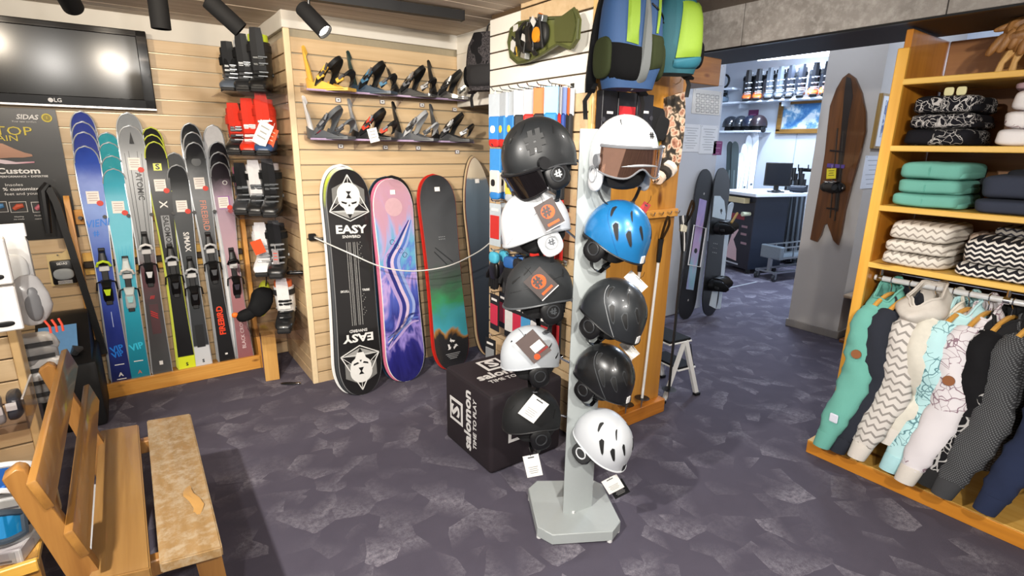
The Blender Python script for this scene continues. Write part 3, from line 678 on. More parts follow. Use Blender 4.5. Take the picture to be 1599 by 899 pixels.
boot(bp(3.77, zs[2], .70, PI+FT), 'black ski boot with white cuff in middle of the third shelf', bk, P('dedee0', .4), sil, P('dedee0', .6), hi=.29)
boot(bp(3.89, zs[2], .70, PI+FT), 'black ski boot at the back of the third shelf', P('34363a', .35), bk, sil, P('b05a7a', .6), hi=.27)
boot(bp(3.65, zs[3], .71, PI+FT), 'black ski boot with silver straps, front of the fourth shelf', bk, bk, P('b9bcc0', .25, .7), MBLK, hi=.31)
boot(bp(3.77, zs[3], .70, PI+FT), 'white ski boot behind the silver strapped black one', P('e6e6e8', .4), P('e6e6e8', .4), P('c4c6c8', .3, .5), P('f0f0f0', .7), strapm=P('d8d8da', .6), hi=.29)
def tag(name, label, o, r, u, w, h, m, printm=None, group=None, cat='price tag', txt=None, tm=None):
    t = thing(name, label, cat, basis(o, r, u), group)
    ob('card', box(nb(), (0, 0, 0), (w, h, .0014)), m, t)
    if printm:
        for i in range(3): ob('print_line', box(nb(), (0, h*.28-i*h*.22, .0012), (w*(.62-.12*(i % 2)), h*.06, .0006)), printm, t)
    if txt: text(txt, h*.22, tm or BLACK, t, (0, -h*.34, .0014), (1, 0, 0), (0, 1, 0), bold=.01)
    ob('string', tube(nb(), [(0, h*.46, .001), (.004, h*.5+.012, .003), (0, h*.5+.03, -.004)], .0012, 5), P('d9d9d9', .6), t)
    return t
GPR = P('9a9a98', .6)
n0 = V((-.6, -.8, 0)).normalized(); rr = V((.8, -.6, 0))
tag('hang_tag', 'white hang tag tilted across the front red boot', V((.715, 3.54, 1.655)), rr*1.0+V((0, 0, -.55)), V((0, 0, 1))+rr*.55, .085, .14, PAPER, GPR)
tag('hang_tag', 'orange hang tag beside the white one on the red boot', V((.755, 3.55, 1.64)), rr*1.0+V((0, 0, -.45)), V((0, 0, 1))+rr*.45, .075, .11, P('e8552a', .5), P('f2c0a8', .5))
tag('hang_tag', 'orange hang tag on the white boot of the fourth shelf', V((.65, 3.695, .955)), rr*1.0+V((0, 0, .35)), V((0, 0, 1))-rr*.35, .075, .09, P('ea4f22', .5), None)
tag('hang_tag', 'grey and red hang tag between the two boots of the fourth shelf', V((.725, 3.58, .90)), rr, (0, 0, 1), .04, .09, P('8d8486', .5), P('d84a3a', .5))
# snowboard boot on the lowest shelf and small things near it
boot(bp(3.63, zs[4], .72, PI+FT), 'black and white touring boot with orange liner on the lowest acrylic shelf', bk, P('e4e4e2', .45), bk, P('e8702a', .7), strapm=P('202022', .6), hi=.30)
t = thing('snow_shoe_liner', 'black liner boot with yellow lining hanging beside the touring boot', 'liner', (.66, 3.86, .50))
ob('upper', rbox(nb(), (0, 0, .05), (.14, .10, .22), 2.6, Ry(.5), wob=.006), MBLK, t)
ob('lining', rbox(nb(), (.02, .03, .06), (.08, .08, .26), 2.4, Ry(.2)), P('cfd83a', .7), t)
ob('toe', rbox(nb(), (-.10, 0, -.03), (.13, .08, .08), 2.4, Ry(-.3)), MBLK, t)
ob('pull_tab', rbox(nb(), (-.17, 0, -.02), (.04, .03, .035), 2.4), P('ee7420', .6), t)
ob('lace', tube(nb(), [(.04, 0, .15), (.05, -.01, .22), (.045, 0, .30)], .004, 6), BLACK, t)
t = thing('brochure_box', 'plywood leaflet box with a printed front standing on the carpet by the rack', 'box', Tr(.675, 3.84, 0) @ Rz(-.15))
ob('case', bb((-.045, -.09, 0), (.045, .09, .36), .003), wood('d2a45e', 'b98540', 'Z', .5), t)
ob('printed_sheet', bb((-.050, -.07, .06), (-.0455, .07, .31)), P('5a4450', .5, var=.8, sc=30), t)
b = nb(); 
ob('lid', bb((-.05, -.095, .36), (.05, .095, .372), .002), wood('dcb272', 'c4934c', 'Y', .5), t)
t = thing('shoe_horn', 'small black and silver shoe horn lying on the carpet by the display block', 'shoe horn', Tr(.74, 3.62, .008) @ Rz(-.6))
ob('blade', rbox(nb(), (0, 0, 0), (.12, .03, .014), 2.5), BLACK, t); ob('tip', rbox(nb(), (.06, 0, .003), (.035, .026, .012), 2.3), CHROME, t)
t = thing('sunglasses_case', 'black shiny remote shaped case on the edge of the fourth acrylic shelf', 'case', Tr(.845, 3.60, zs[3]+.016) @ Rz(-.4))
ob('body', rbox(nb(), (0, 0, 0), (.12, .045, .024), 4), P('101012', .2), t)
for i in range(3): ob('key', box(nb(), (-.03+i*.025, 0, .0125), (.014, .02, .002)), P('4a4c50', .4), t)
# ================================================================== SNOWBOARD BINDINGS
def binding(M, label, base, hb, strapm, acc, pad, group='snowboard bindings on the acrylic shelves', lean=-.15, sc=1):
    t = thing('snowboard_binding', label, 'binding', M @ MX.Scale(sc, 4), group)
    b = nb(); prism(b, [(-.10, -.05, .004), (-.06, -.06, .004), (.10, -.055, .004), (.14, -.045, .004), (.14, .045, .004), (.10, .055, .004), (-.06, .06, .004), (-.10, .05, .004)], (0, 0, .016)); ob('base_plate', b, base, t)
    ob('disc', tube(nb(), [(.01, 0, .018), (.01, 0, .026)], .042, 20), DGREY, t)
    b = nb(); rings = []
    for i in range(13):                                                     # heel cup
        a = PI*.5+PI*i/12; x, y = -.055+.075*math.cos(a), .064*math.sin(a); k = math.sin(PI*i/12)
        rings.append([V((x, y, .01)), V((x*1.0, y*1.06, .045+.03*k)), V((x*.93, y*.98, .045+.03*k)), V((x*.93, y*.92, .01))])
    ob('heel_cup', loft(b, rings), base, t)
    for s in (-1, 1):
        b = nb(); prism(b, [(-.07, s*.058, .012), (.12, s*.054, .012), (.06, s*.054, .03), (-.04, s*.058, .065)], (0, s*.007, 0)); ob('side_rail', b, base, t)
    def fhb(u, v):
        a = PI*.5+PI*u; w = (1-.18*v)*(1-max(0, (v-.8)/.2)**2*.55); x = -.062+.055*math.cos(a)*(1-.15*v)-(.02+.20*abs(lean))*v+.0; z = .05+.22*v-.07*abs(2*u-1)**3*v
        return V((x, .062*math.cos(PI*u)*w, z))
    h = ob('highback', sheet(nb(), fhb, 13, 8, th=.011), hb, t)
    ob('lever', box(nb(), (-.14, 0, .12), (.012, .024, .06), Ry(-.25), .003), acc, h)
    def arch(x0, x1, h0, wy, ww, th, name, m):
        b = nb(); pts = [(x0+(x1-x0)*math.sin(PI*i/14), wy*math.cos(PI*i/14), .04+h0*math.sin(PI*i/14)**.8) for i in range(15)]
        strap(b, pts, (.8, 0, .55), [ww*(.55+.45*math.sin(PI*i/14)) for i in range(15)], th); return ob(name, b, m, t)
    k = arch(-.02, .045, .110, .066, .095, .022, 'ankle_strap', strapm)
    arch(-.02, .05, .116, .069, .05, .014, 'ankle_pad', pad)
    arch(.10, .135, .06, .060, .045, .011, 'toe_strap', strapm)
    for x, y, z, an in ((-.005, -.071, .075, .5), (.105, -.064, .058, .4), (.02, -.065, .11, .9)):
        b = nb(); box(b, (x, y, z), (.045, .014, .024), Ry(-an), .003); q = ob('buckle', b, acc, t)
        box_ = nb(); box(box_, (x+.015, y-.01, z+.012), (.04, .006, .014), Ry(-an-.2), .002); ob('buckle_lever', box_, CHROME if acc is not CHROME else STEEL, q)
    for y in (-.06, .06): ob('ladder', strap(nb(), [(-.03, y, .05), (.0, y*1.08, .09), (.03, y*1.02, .125)], (1, 0, -.3), .012, .003), BLACK, t)
    return t
SH1, SH2 = 1.905, 1.625
acr_shelf('acrylic_shelf', 'long clear acrylic shelf under the upper row of bindings', .95, 2.06, 3.40, 3.537, SH1, 'y')
acr_shelf('acrylic_shelf', 'long clear acrylic shelf under the lower row of bindings', .95, 2.10, 3.40, 3.537, SH2, 'y')
yw = P('e8b84a', .4); bkk = P('151618', .4, coat=.2); gy = P('5c6064', .35); lg = P('b9bbbd', .35)
def bpos(x, z, rz=-.85): return Tr(x, 3.455, z+.003) @ Rz(rz)
UB = [('yellow snowboard binding with tall yellow highback, left end of the upper shelf', yw, yw, bkk, yw, gy),
      ('black snowboard binding with blue and green details, second on the upper shelf', P('2f4254', .4), P('223a3a', .4), bkk, P('4a7896', .35), P('23282c', .5)),
      ('black snowboard binding with small silver highback, third on the upper shelf', bkk, P('232528', .35), bkk, P('8d9094', .3, .5), bkk),
      ('all black snowboard binding with broad highback, right end of the upper shelf', bkk, P('121315', .5), bkk, P('2c2e31', .3), P('1d1e20', .5))]
for i, (l, *m) in enumerate(UB): binding(bpos((1.10, 1.37, 1.65, 1.93)[i], SH1), l, *m, lean=(-.1, -.1, -.35, -.1)[i], sc=1.1)
LB = [('grey snowboard binding with white highback and red ankle pad, left end of the lower shelf', P('55595e', .35), P('e8e8ea', .4), gy, P('3a3c40', .4), P('b8323a', .5)),
      ('grey snowboard binding with tall grey highback and red heel, second on the lower shelf', bkk, P('8a8d92', .35), bkk, P('d8402a', .4), P('2b2d30', .5)),
      ('black snowboard binding with narrow highback and light grey strap, third on the lower shelf', P('4a4d52', .35), bkk, lg, P('34363a', .4), bkk),
      ('black and grey snowboard binding at the right end of the lower shelf', bkk, P('4f5256', .35), bkk, P('c9cbcd', .3, .4), bkk)]
for i, (l, *m) in enumerate(LB): binding(bpos((1.08, 1.36, 1.66, 1.94)[i], SH2), l, *m, lean=-.12, sc=1.1)
for i, (x, z) in enumerate([(528, 156), (597, 159), (659, 164), (710, 171), (532, 228), (602, 230), (653, 231), (714, 237)]):
    row, k = ('upper' if i < 4 else 'lower'), ('first', 'second', 'third', 'fourth')[i % 4]
    p = at(x, z, Y=3.527); t = thing('price_tag', 'small white price tag under the %s from the left in the %s binding row' % (k, row), 'price tag', p, 'price tags under the bindings')
    ob('holder', box(nb(), (0, 0, 0), (.034, .004, .026)), P('6f6678', .3), t); ob('card', box(nb(), (0, -.003, 0), (.026, .002, .02)), PAPER, t)
    ob('print_line', box(nb(), (0, -.0045, 0), (.012, .001, .008)), P('555058', .6), t)
p = at(583, 211, Y=3.36); tag('hang_tag', 'white hang tag dangling from the second lower binding', p, (1, -.2, .25), (-.25, 0, 1), .06, .085, PAPER, GPR)

# ================================================================== SNOWBOARDS LEANING ON THE BLOCK
def sb_w(W=.15, taper=1.0, waist=.13, nose=.17, tail=.17, sharp=2.2):
    def f(s):
        w = W*(1-waist*math.sin(PI*s))*(1 if s > .5 else taper)
        if s > 1-nose: w *= max(0, 1-((s-1+nose)/nose)**sharp)**(1/sharp)
        if s < tail: w *= max(0, 1-((tail-s)/tail)**2.2)**(1/2.2)
        return w
    return f
def snowboard(B, T, m, em, label, w=sb_w(), group='snowboards leaning on the slat block', away=(0, 1, 0)):
    t = thing('snowboard', label, 'snowboard', frame(B, T, away), group); L = (V(T)-V(B)).length
    ob('base', board_body(L, w, .009, -.004, -.004, 44), m, t)
    ob('edge', board_body(L, w, .006, -.004, -.004, 44, dy=.003, grow=.004), em, t)
    return t, L
WE = P('e2e2e0', .35); BE = P('131314', .4)
def stack(bx, by, tx, ty, ofs): # pixel of the foremost bottom and top; offsets (dx, dy, dz) for the boards behind
    B, T = at(bx, by, Z=.003), at(tx, ty, Y=3.445); return [(B+V((o[0], o[1], 0)), T+V((o[0]*.6, o[1], o[2]))) for o in ofs]
st = stack(567, 616, 541, 264, [(0, 0, 0), (-.02, .022, .015), (-.034, .044, .028)])
snowboard(*st[2], P('d9dadb', .3), WE, 'white edged snowboard rearmost behind the skull board')
snowboard(*st[1], grad('sb_grey_lime', 'Z', [(0, '333538'), (.8, '55585c'), (.93, 'b6c43a'), (1, 'd8dadc')], lo=0, hi=1.5), BE, 'grey and lime snowboard directly behind the skull board')
t, L = snowboard(*st[0], P('191819', .3, coat=.4), P('77787a', .35), 'black snowboard with white skull artwork and white EASY lettering')
WP = P('d2d2d0', .5, var=.06)
def skull(t, zc, s):
    m = basis((0, -.0015 if True else 0, zc), (s, 0, 0), (0, 0, s))
    r = thing('art', None, None) if False else None
    def pp(pts): return [m @ V((x, y, 0)) for x, y in pts]
    def pr(name, pts, mm, d=.0012):
        b = nb(); prism(b, pp(pts), (0, -d, 0)); return ob(name, b, mm, t)
    pr('skull_wing', [(-.105, .06), (-.03, .10), (-.05, -.04), (-.105, -.03)], P('6e6e6c', .5)); pr('skull_wing', [(.105, .06), (.03, .10), (.05, -.04), (.105, -.03)], P('6e6e6c', .5))
    cr = [(.074*math.cos(a), .028+.072*math.sin(a)) for a in [PI*i/16-.25 for i in range(20)]]
    sk = pr('skull', cr+[(-.07, -.015), (-.058, -.045), (-.036, -.062), (-.022, -.10), (.022, -.10), (.036, -.062), (.058, -.045), (.07, -.015)], WP, .0018)
    for s in (-1, 1):
        b = nb(); prism(b, pp([(s*.012, -.028), (s*.05, -.018), (s*.048, -.03), (s*.02, -.038)]), (0, -.0026, 0)); ob('eye', b, BLACK, sk)
        b = nb(); strap(b, pp([(0, .15), (s*.128, -.085)]), (0, -1, 0), .003, .006); ob('triangle_line', b, WP, t)
        b = nb(); strap(b, pp([(s*.128, -.085), (0, -.145)]), (0, -1, 0), .003, .006); ob('triangle_line', b, WP, t)
        b = nb(); strap(b, pp([(s*.128, -.085), (s*.05, -.02)]), (0, -1, 0), .003, .003); ob('triangle_line', b, WP, t)
        pr('cheek', [(s*.115, -.083), (s*.03, -.075), (0, -.13)], P('8d8d8b', .5), .0014)
    b = nb(); strap(b, pp([(-.128, -.085), (.128, -.085)]), (0, -1, 0), .003, .004); ob('triangle_line', b, WP, t)
    b = nb(); strap(b, pp([(0, .15), (0, .09)]), (0, -1, 0), .003, .003); ob('triangle_line', b, WP, t)
    b = nb(); prism(b, pp([(-.008, -.05), (0, -.035), (.008, -.05)]), (0, -.0026, 0)); ob('nose', b, BLACK, sk)
    b = nb(); prism(b, pp([(-.018, .045), (.018, .045), (.003, .025), (.018, .0), (-.018, .0), (-.003, .025)]), (0, -.0026, 0)); ob('hourglass', b, BLACK, sk)
skull(t, L-.185, 1); skull(t, .185, -1)
text('EASY', .072, WP, t, (0, -.0015, L-.385), *FR, bold=.035, sx=1.25); text('SNWBRD', .026, WP, t, (0, -.0015, L-.43), *FR, bold=.015, sx=1.1)
text('EASY', .072, WP, t, (0, -.0015, .385), (-1, 0, 0), (0, 0, -1), bold=.035, sx=1.25); text('SNWBRD', .026, WP, t, (0, -.0015, .43), (-1, 0, 0), (0, 0, -1), bold=.015, sx=1.1)
for x in (-.036, -.022, -.012, .008, .018, .034): ob('pin_line', box(nb(), (x, -.0008, L*.5), (.0022, .0014, L-.93)), P('a9a9a7', .5), t)
text('SKULL', .02, WP, t, (-.07, -.0015, L*.47), *FR, bold=.02); text('TRIBE', .02, WP, t, (.07, -.0015, L*.47), *FR, bold=.02)
for z in (.36, .42, .6, .65):
    for k in range(5): ob('insert_mark', tube(nb(), [(.045+.009*(k % 3), -.0008, L*z+.012*k), (.045+.009*(k % 3), -.002, L*z+.012*k)], .003, 6), P('8d8d8b', .5), t)
# marbled stack
st = stack(637, 595, 611, 279, [(0, 0, 0), (-.006, .022, .022), (-.028, .044, .012), (.03, .03, .018)])
snowboard(*st[2], P('15222a', .3), P('1d4a6a', .4), 'dark snowboard with blue rim rearmost behind the marbled board')
snowboard(*st[3], P('141416', .35), BE, 'black snowboard showing on the right of the marbled board')
mb = marble('sb_marble', [(0, '1d1c58'), (.16, '2b2a78'), (.24, '8f7fc8'), (.30, '2e3580'), (.40, '4a5ab0'), (.46, 'b49ad0'), (.52, '5a74c4'), (.58, '62a4c4'), (.66, '7aa0c4'), (.70, '98a0cc'), (.76, 'b98fa6'), (.90, 'b98f9c'), (1, '9c7a86')], 2.2, flow=(1.5, 1.5, .7), grad_amt=.95, lo=-.05, hi=1.45, nz=.6, det=3)
t, L = snowboard(*st[0], mb, WE, 'snowboard with pink, light blue and navy marbled base')
ob('price_sticker', box(nb(), (0, -.004, L-.09), (.035, .002, .03)), STK, t)
def ribbon(pts, wds, m):
    q = cat([V((x, -.0008, z*L)) for x, z in pts], 6); n = len(q); ww = [wds[0]+(wds[1]-wds[0])*math.sin(PI*i/(n-1)) for i in range(n)]
    rings = []
    for i, p in enumerate(q):
        d = (q[min(i+1, n-1)]-q[max(i-1, 0)]).normalized(); nn = V((d.z, 0, -d.x))*ww[i]*.5
        lim = lambda v: V((max(-.125, min(.125, v.x)), v.y, v.z))
        rings.append([lim(p+nn), lim(p-nn), lim(p-nn)+V((0, -.0010, 0)), lim(p+nn)+V((0, -.0010, 0))])
    ob('painted_ribbon', loft(nb(), rings), m, t)
RB = [P('a893c4', .3), P('2b2f78', .3), P('c9b4cc', .3), P('4f68b4', .3), P('8f9fd0', .3)]
for k, off in enumerate((-.052, -.026, 0, .024, .046)):
    ribbon([(.11+off*.3, .80), (.03+off, .69), (-.045+off, .60), (.0+off, .48), (.045+off, .38), (.0+off*.8, .29), (-.12, .21+off*.6)], (.007, .024), RB[k])
for k, off in enumerate((0, .02, .038)): ribbon([(.12, .335-off), (.05, .33-off*1.1), (-.03, .275-off), (-.12, .235-off*1.6)], (.006, .018), RB[(k*2+1) % 5])
ob('pale_disc', tube(nb(), [(0, -.0005, L*.865), (0, -.0014, L*.865)], .062, 28), P('c4a0a8', .3), t)
for k in range(5): ob('ink_swirl', tube(nb(), [(-.06+.028*k+.018*math.cos(a)*(1-a*.05), -.0014, L*(.63+.022*((k*3) % 4))+.02*math.sin(a)*(1-a*.05)) for a in [i*.55 for i in range(12)]], .0016, 5), P('1c2458', .3), t)
snowboard(*[p+V((-.016, .016, 0)) for p in st[0]], P('c46a86', .4), P('c46a86', .4), 'pink edged snowboard sandwiched behind the marbled board', w=sb_w(.149))
# dark boards with red rims
st = stack(710, 577, 680, 273, [(0, 0, 0), (-.012, .022, .004)])
snowboard(*st[1], P('b3241c', .35), P('c8281e', .35), 'red snowboard behind the dark board with a green glow')
gn = marble('sb_green', [(0, '232326'), (.17, '2a2a2c'), (.19, 'a07038'), (.21, '3f96a8'), (.29, '3d8a90'), (.36, '3f8c5c'), (.46, '4a5a50'), (.56, '56585a'), (.78, '4d4f52'), (1, '2a2a2c')], 2.0, flow=(1, 1, 1), grad_amt=1.0, lo=0, hi=1.45, seed=4, nz=.22)
for o_ in (0,): pass
t, L = snowboard(*st[0], gn, P('a83028', .4), 'dark snowboard with green and blue glow and a recycling mark')
ob('price_sticker', box(nb(), (.0, -.004, L-.10), (.04, .002, .03)), STK, t)
for k in range(3):
    a = PI/2+k*2*PI/3; c = V((0, -.0012, .19)); e = lambda an, r: c+V((r*math.cos(an), 0, r*math.sin(an)))
    ob('recycling_arrow', prism(nb(), [e(a-.75, .038), e(a+.15, .040), e(a+.15, .052), e(a+.55, .034), e(a+.15, .016), e(a+.15, .026), e(a-.75, .022)], (0, -.001, 0)), PW, t)
for k in range(4): ob('print_line', box(nb(), (.0, -.0008, .125-k*.012), (.12-.02*k, .0014, .004)), P('9a9a9c', .5), t)
for k in range(8): ob('insert_mark', tube(nb(), [(-.02+.014*(k % 4), -.0008, L*.68+.016*(k//4)), (-.02+.014*(k % 4), -.002, L*.68+.016*(k//4))], .0035, 6), P('9a9c9e', .5), t)
b = nb(); strap(b, [(-.06, -.001, L*.64), (.07, -.001, L*.56)], (0, -1, 0), .002, .008); strap(b, [(-.07, -.001, L*.62), (.02, -.001, L*.55)], (0, -1, 0), .002, .008); ob('scratch_line', b, P('2c2e30', .5), t)
# grey directional board in the corner
st = stack(775, 577, 741, 246, [(0, 0, 0), (-.012, .02, .012)])
st[0] = (V((2.20, 3.27, .003)), st[0][1]); st[1] = (V((2.185, 3.295, .003)), st[1][1])
snowboard(*st[1], P('c9b08a', .4), BE, 'wood tipped snowboard rearmost in the corner by the sock wall', w=sb_w(.135, nose=.3, sharp=1.7))
gr = grad('sb_slate', 'Z', [(0, '24272d'), (.5, '3a414b'), (.8, '5a6874'), (.875, '66717a'), (.89, 'c4b49a'), (1, 'd2c4ae')], lo=0, hi=1.56, nz=.01)
t, L = snowboard(*st[0], gr, P('5a2a28', .4), 'slate grey snowboard with pale pointed nose in the corner', w=sb_w(.135, nose=.3, sharp=1.7))
ob('price_sticker', box(nb(), (.0, -.004, L-.17), (.035, .002, .03)), STK, t)
for k in range(12): ob('insert_mark', tube(nb(), [(.01+.013*(k % 4), -.0008, L*.30+.02*(k//4)), (.01+.013*(k % 4), -.002, L*.30+.02*(k//4))], .003, 6), P('8a8e94', .5), t)
# safety cable
t = thing('security_cable', 'white security cable sagging in front of the snowboards', 'cable', (.95, 3.49, 1.02))
c0 = V((.95, 3.49, 1.02)); pts = []
A, B_, Cc = V((.95, 3.47, 1.02)), at(645, 423, Y=3.10), at(768, 377, Y=3.16)
e = V((1.878, 2.84, .93))
key = [A, at(545, 395, Y=3.22), at(595, 416, Y=3.17), at(645, 423, Y=3.14), at(700, 415, Y=3.12), at(745, 394, Y=3.10), at(768, 377, Y=3.05)]
ob('cable', tube(nb(), [p-c0 for p in cat(key+[V((1.885, 2.86, .97))])], .0045, 7), P('c9c9c7', .4), t)
ob('lock_box', box(nb(), V((.945, 3.52, 1.02))-c0, (.045, .03, .045), None, .005), BLACK, t)
ob('ferrule', cyl(nb(), V((.955, 3.50, 1.02))-c0, V((.99, 3.45, 1.01))-c0, .009), STEEL, t)

# ================================================================== CUBE SEAT
CB = P('1f161c', .75, var=.15, sc=20, bump=.15)
t = thing('cube_seat', 'dark fabric cube seat with white ski brand lettering on the carpet', 'pouf', (1.53, 2.19, 0))
ob('cover', box(nb(), (0, 0, .215), (.46, .46, .43), None, .022, 3), CB, t)
b = nb(); 
for s in (-1, 1):
    tube(b, [(s*.222, -.215, .42), (s*.222, .215, .42)], .0035, 6); tube(b, [(-.215, s*.222, .42), (.215, s*.222, .42)], .0035, 6)
ob('seam', b, P('151014', .8), t)
CW = P('dcdad8', .6)
def cube_print(o, r, u):
    o, r, u = V(o), V(r), V(u); n = r.cross(u)
    f = ob('square_logo', box(nb(), (0, 0, 0), (.135, .135, .002), None, .0008), CW, t, basis(o+u*.085, r, u))
    ob('logo_field', box(nb(), (0, 0, .0012), (.10, .10, .001)), CB, f)
    text('S', .118, CW, f, (0, .002, .0022), (1, 0, 0), (0, 1, 0), bold=.03, sx=1.25)
    text('salomon', .092, CW, t, o+u*-.035, r, u, bold=.03, sx=1.1); text('TIME TO PLAY', .044, CW, t, o+u*-.105, r, u, bold=.015, sx=1.0)
cube_print((-.2315, .02, .215), (0, 0, 1), (0, 1, 0))
cube_print((.0, .02, .4315), (1, 0, 0), (0, 1, 0))
cube_print((.03, -.2315, .215), (0, 0, 1), (-1, 0, 0))
# ================================================================== HELMET STAND
SG = P('a3a9a9', .45, var=.03)
t = thing('helmet_stand', 'grey metal helmet display stand with octagonal foot on the carpet', 'display stand', (1.42, 1.48, 0))
c0 = V((1.42, 1.48, 0)); zt = .058
poly = [at(x, y, Z=zt)-c0 for x, y in ((839, 822), (863, 835), (957, 829), (969, 813), (940, 755), (927, 749), (838, 750), (825, 762))]
b = nb(); lo_ = [V((p.x, p.y, .012)) for p in poly]; ce_ = sum(poly, V())/8
loft(b, [lo_, [V((p.x, p.y, zt-.003)) for p in poly], [p+(ce_-p).normalized()*.004 for p in poly]]); ob('foot_plate', b, SG, t)
for i in (0, 2, 3, 5, 7):
    q = poly[i]+(ce_-poly[i])*.06; ob('glide', cyl(nb(), (q.x, q.y, 0), (q.x, q.y, .014), .012), P('d8d8d8', .4), t)
a1, a2, a3 = at(879, 801, Z=zt)-c0, at(897, 800, Z=zt)-c0, at(924, 790, Z=zt)-c0
HT = 1.665-zt
bk_ = V((.57, .82, 0)).normalized()
b = nb(); prof = [a1, a2, a3, a3+bk_*.012-V((.01, 0, 0))*0, a2+bk_*.02, a1+bk_*.012]
prism(b, prof, (0, 0, HT)); ob('post', b, SG, t)
ob('post_cap', prism(nb(), [p+V((0, 0, HT)) for p in prof], (0, 0, .003)), P('b4b9ba', .4), t)
ob('post_bracket', box(nb(), (a1+a3)/2+V((.02, .03, .03)), (.10, .02, .06), Rz(-.6), .002), SG, t)
for x, y in ((886, 797), (895, 799)): q = at(x, y, Z=zt)-c0; ob('screw', cyl(nb(), q-bk_*.006, q-bk_*.006+V((0, 0, .008)), .006), P('e4e4e4', .3), t)
LFT = V((-.82, .57, 0)); RGT = -LFT
pm = c0+(a1+a3)/2
# arms are built with the helmets, below
# ================================================================== HELMETS
HA, HB_, HC = .142, .110, .150
class Shell:
    def __init__(s, a=HA, b=HB_, c=HC, sp=2.25, front=-.02, side=-.032, back=-.075, brim=.0): s.a, s.b, s.c, s.sp, s.f, s.s, s.k, s.brim = a, b, c, sp, front, side, back, brim
    def rim(s, th):
        c = math.cos(th); return s.s+(s.f-s.s)*max(0, c)**2+(s.k-s.s)*max(0, -c)**1.5
    def pt(s, th, q, off=0):                    # q 0 crown .. 1 rim
        zr = s.rim(th); z1 = max(-.95, min(.95, zr/s.c)); ph = q*math.acos(z1)
        ct, st_ = math.cos(th), math.sin(th)
        e = 2/s.sp; sg = lambda x, k: math.copysign(abs(x)**k, x)
        rr = math.sin(ph)**.94 if q > 0 else 0
        br = 1+s.brim*max(0, ct)**6*q**9
        p = V((s.a*sg(ct, e)*rr*br, s.b*sg(st_, e)*rr, s.c*math.cos(ph)))
        if off:
            n = V((p.x/s.a**2, p.y/s.b**2, p.z/s.c**2)).normalized(); p = p+n*off
        return p
def patch(s, th, q, L, wd, ang, off=.0015, d=.002, n=9, lens=True):    # sliver lying on the shell: vents, decals
    b = nb(); top, bot = [], []
    for i in range(n):
        k = i/(n-1)-.5; h = wd*(.30+.7*(.5-k))*(1-(2*k)**6)**.5 if lens else wd
        for sgn, arr in ((1, top), (-1, bot)):
            du, dv = k*L, sgn*h/2
            x, y = du*math.cos(ang)-dv*math.sin(ang), du*math.sin(ang)+dv*math.cos(ang)
            arr.append((th+x/.125, q+y/.2))
    def P_(tq, o): return s.pt(tq[0], tq[1], o)
    r1 = [[P_(a, off), P_(c, off), P_(c, off-d-.002), P_(a, off-d-.002)] for a, c in zip(top, bot)]
    return loft(b, r1)
VD = P('0b0b0c', .7)
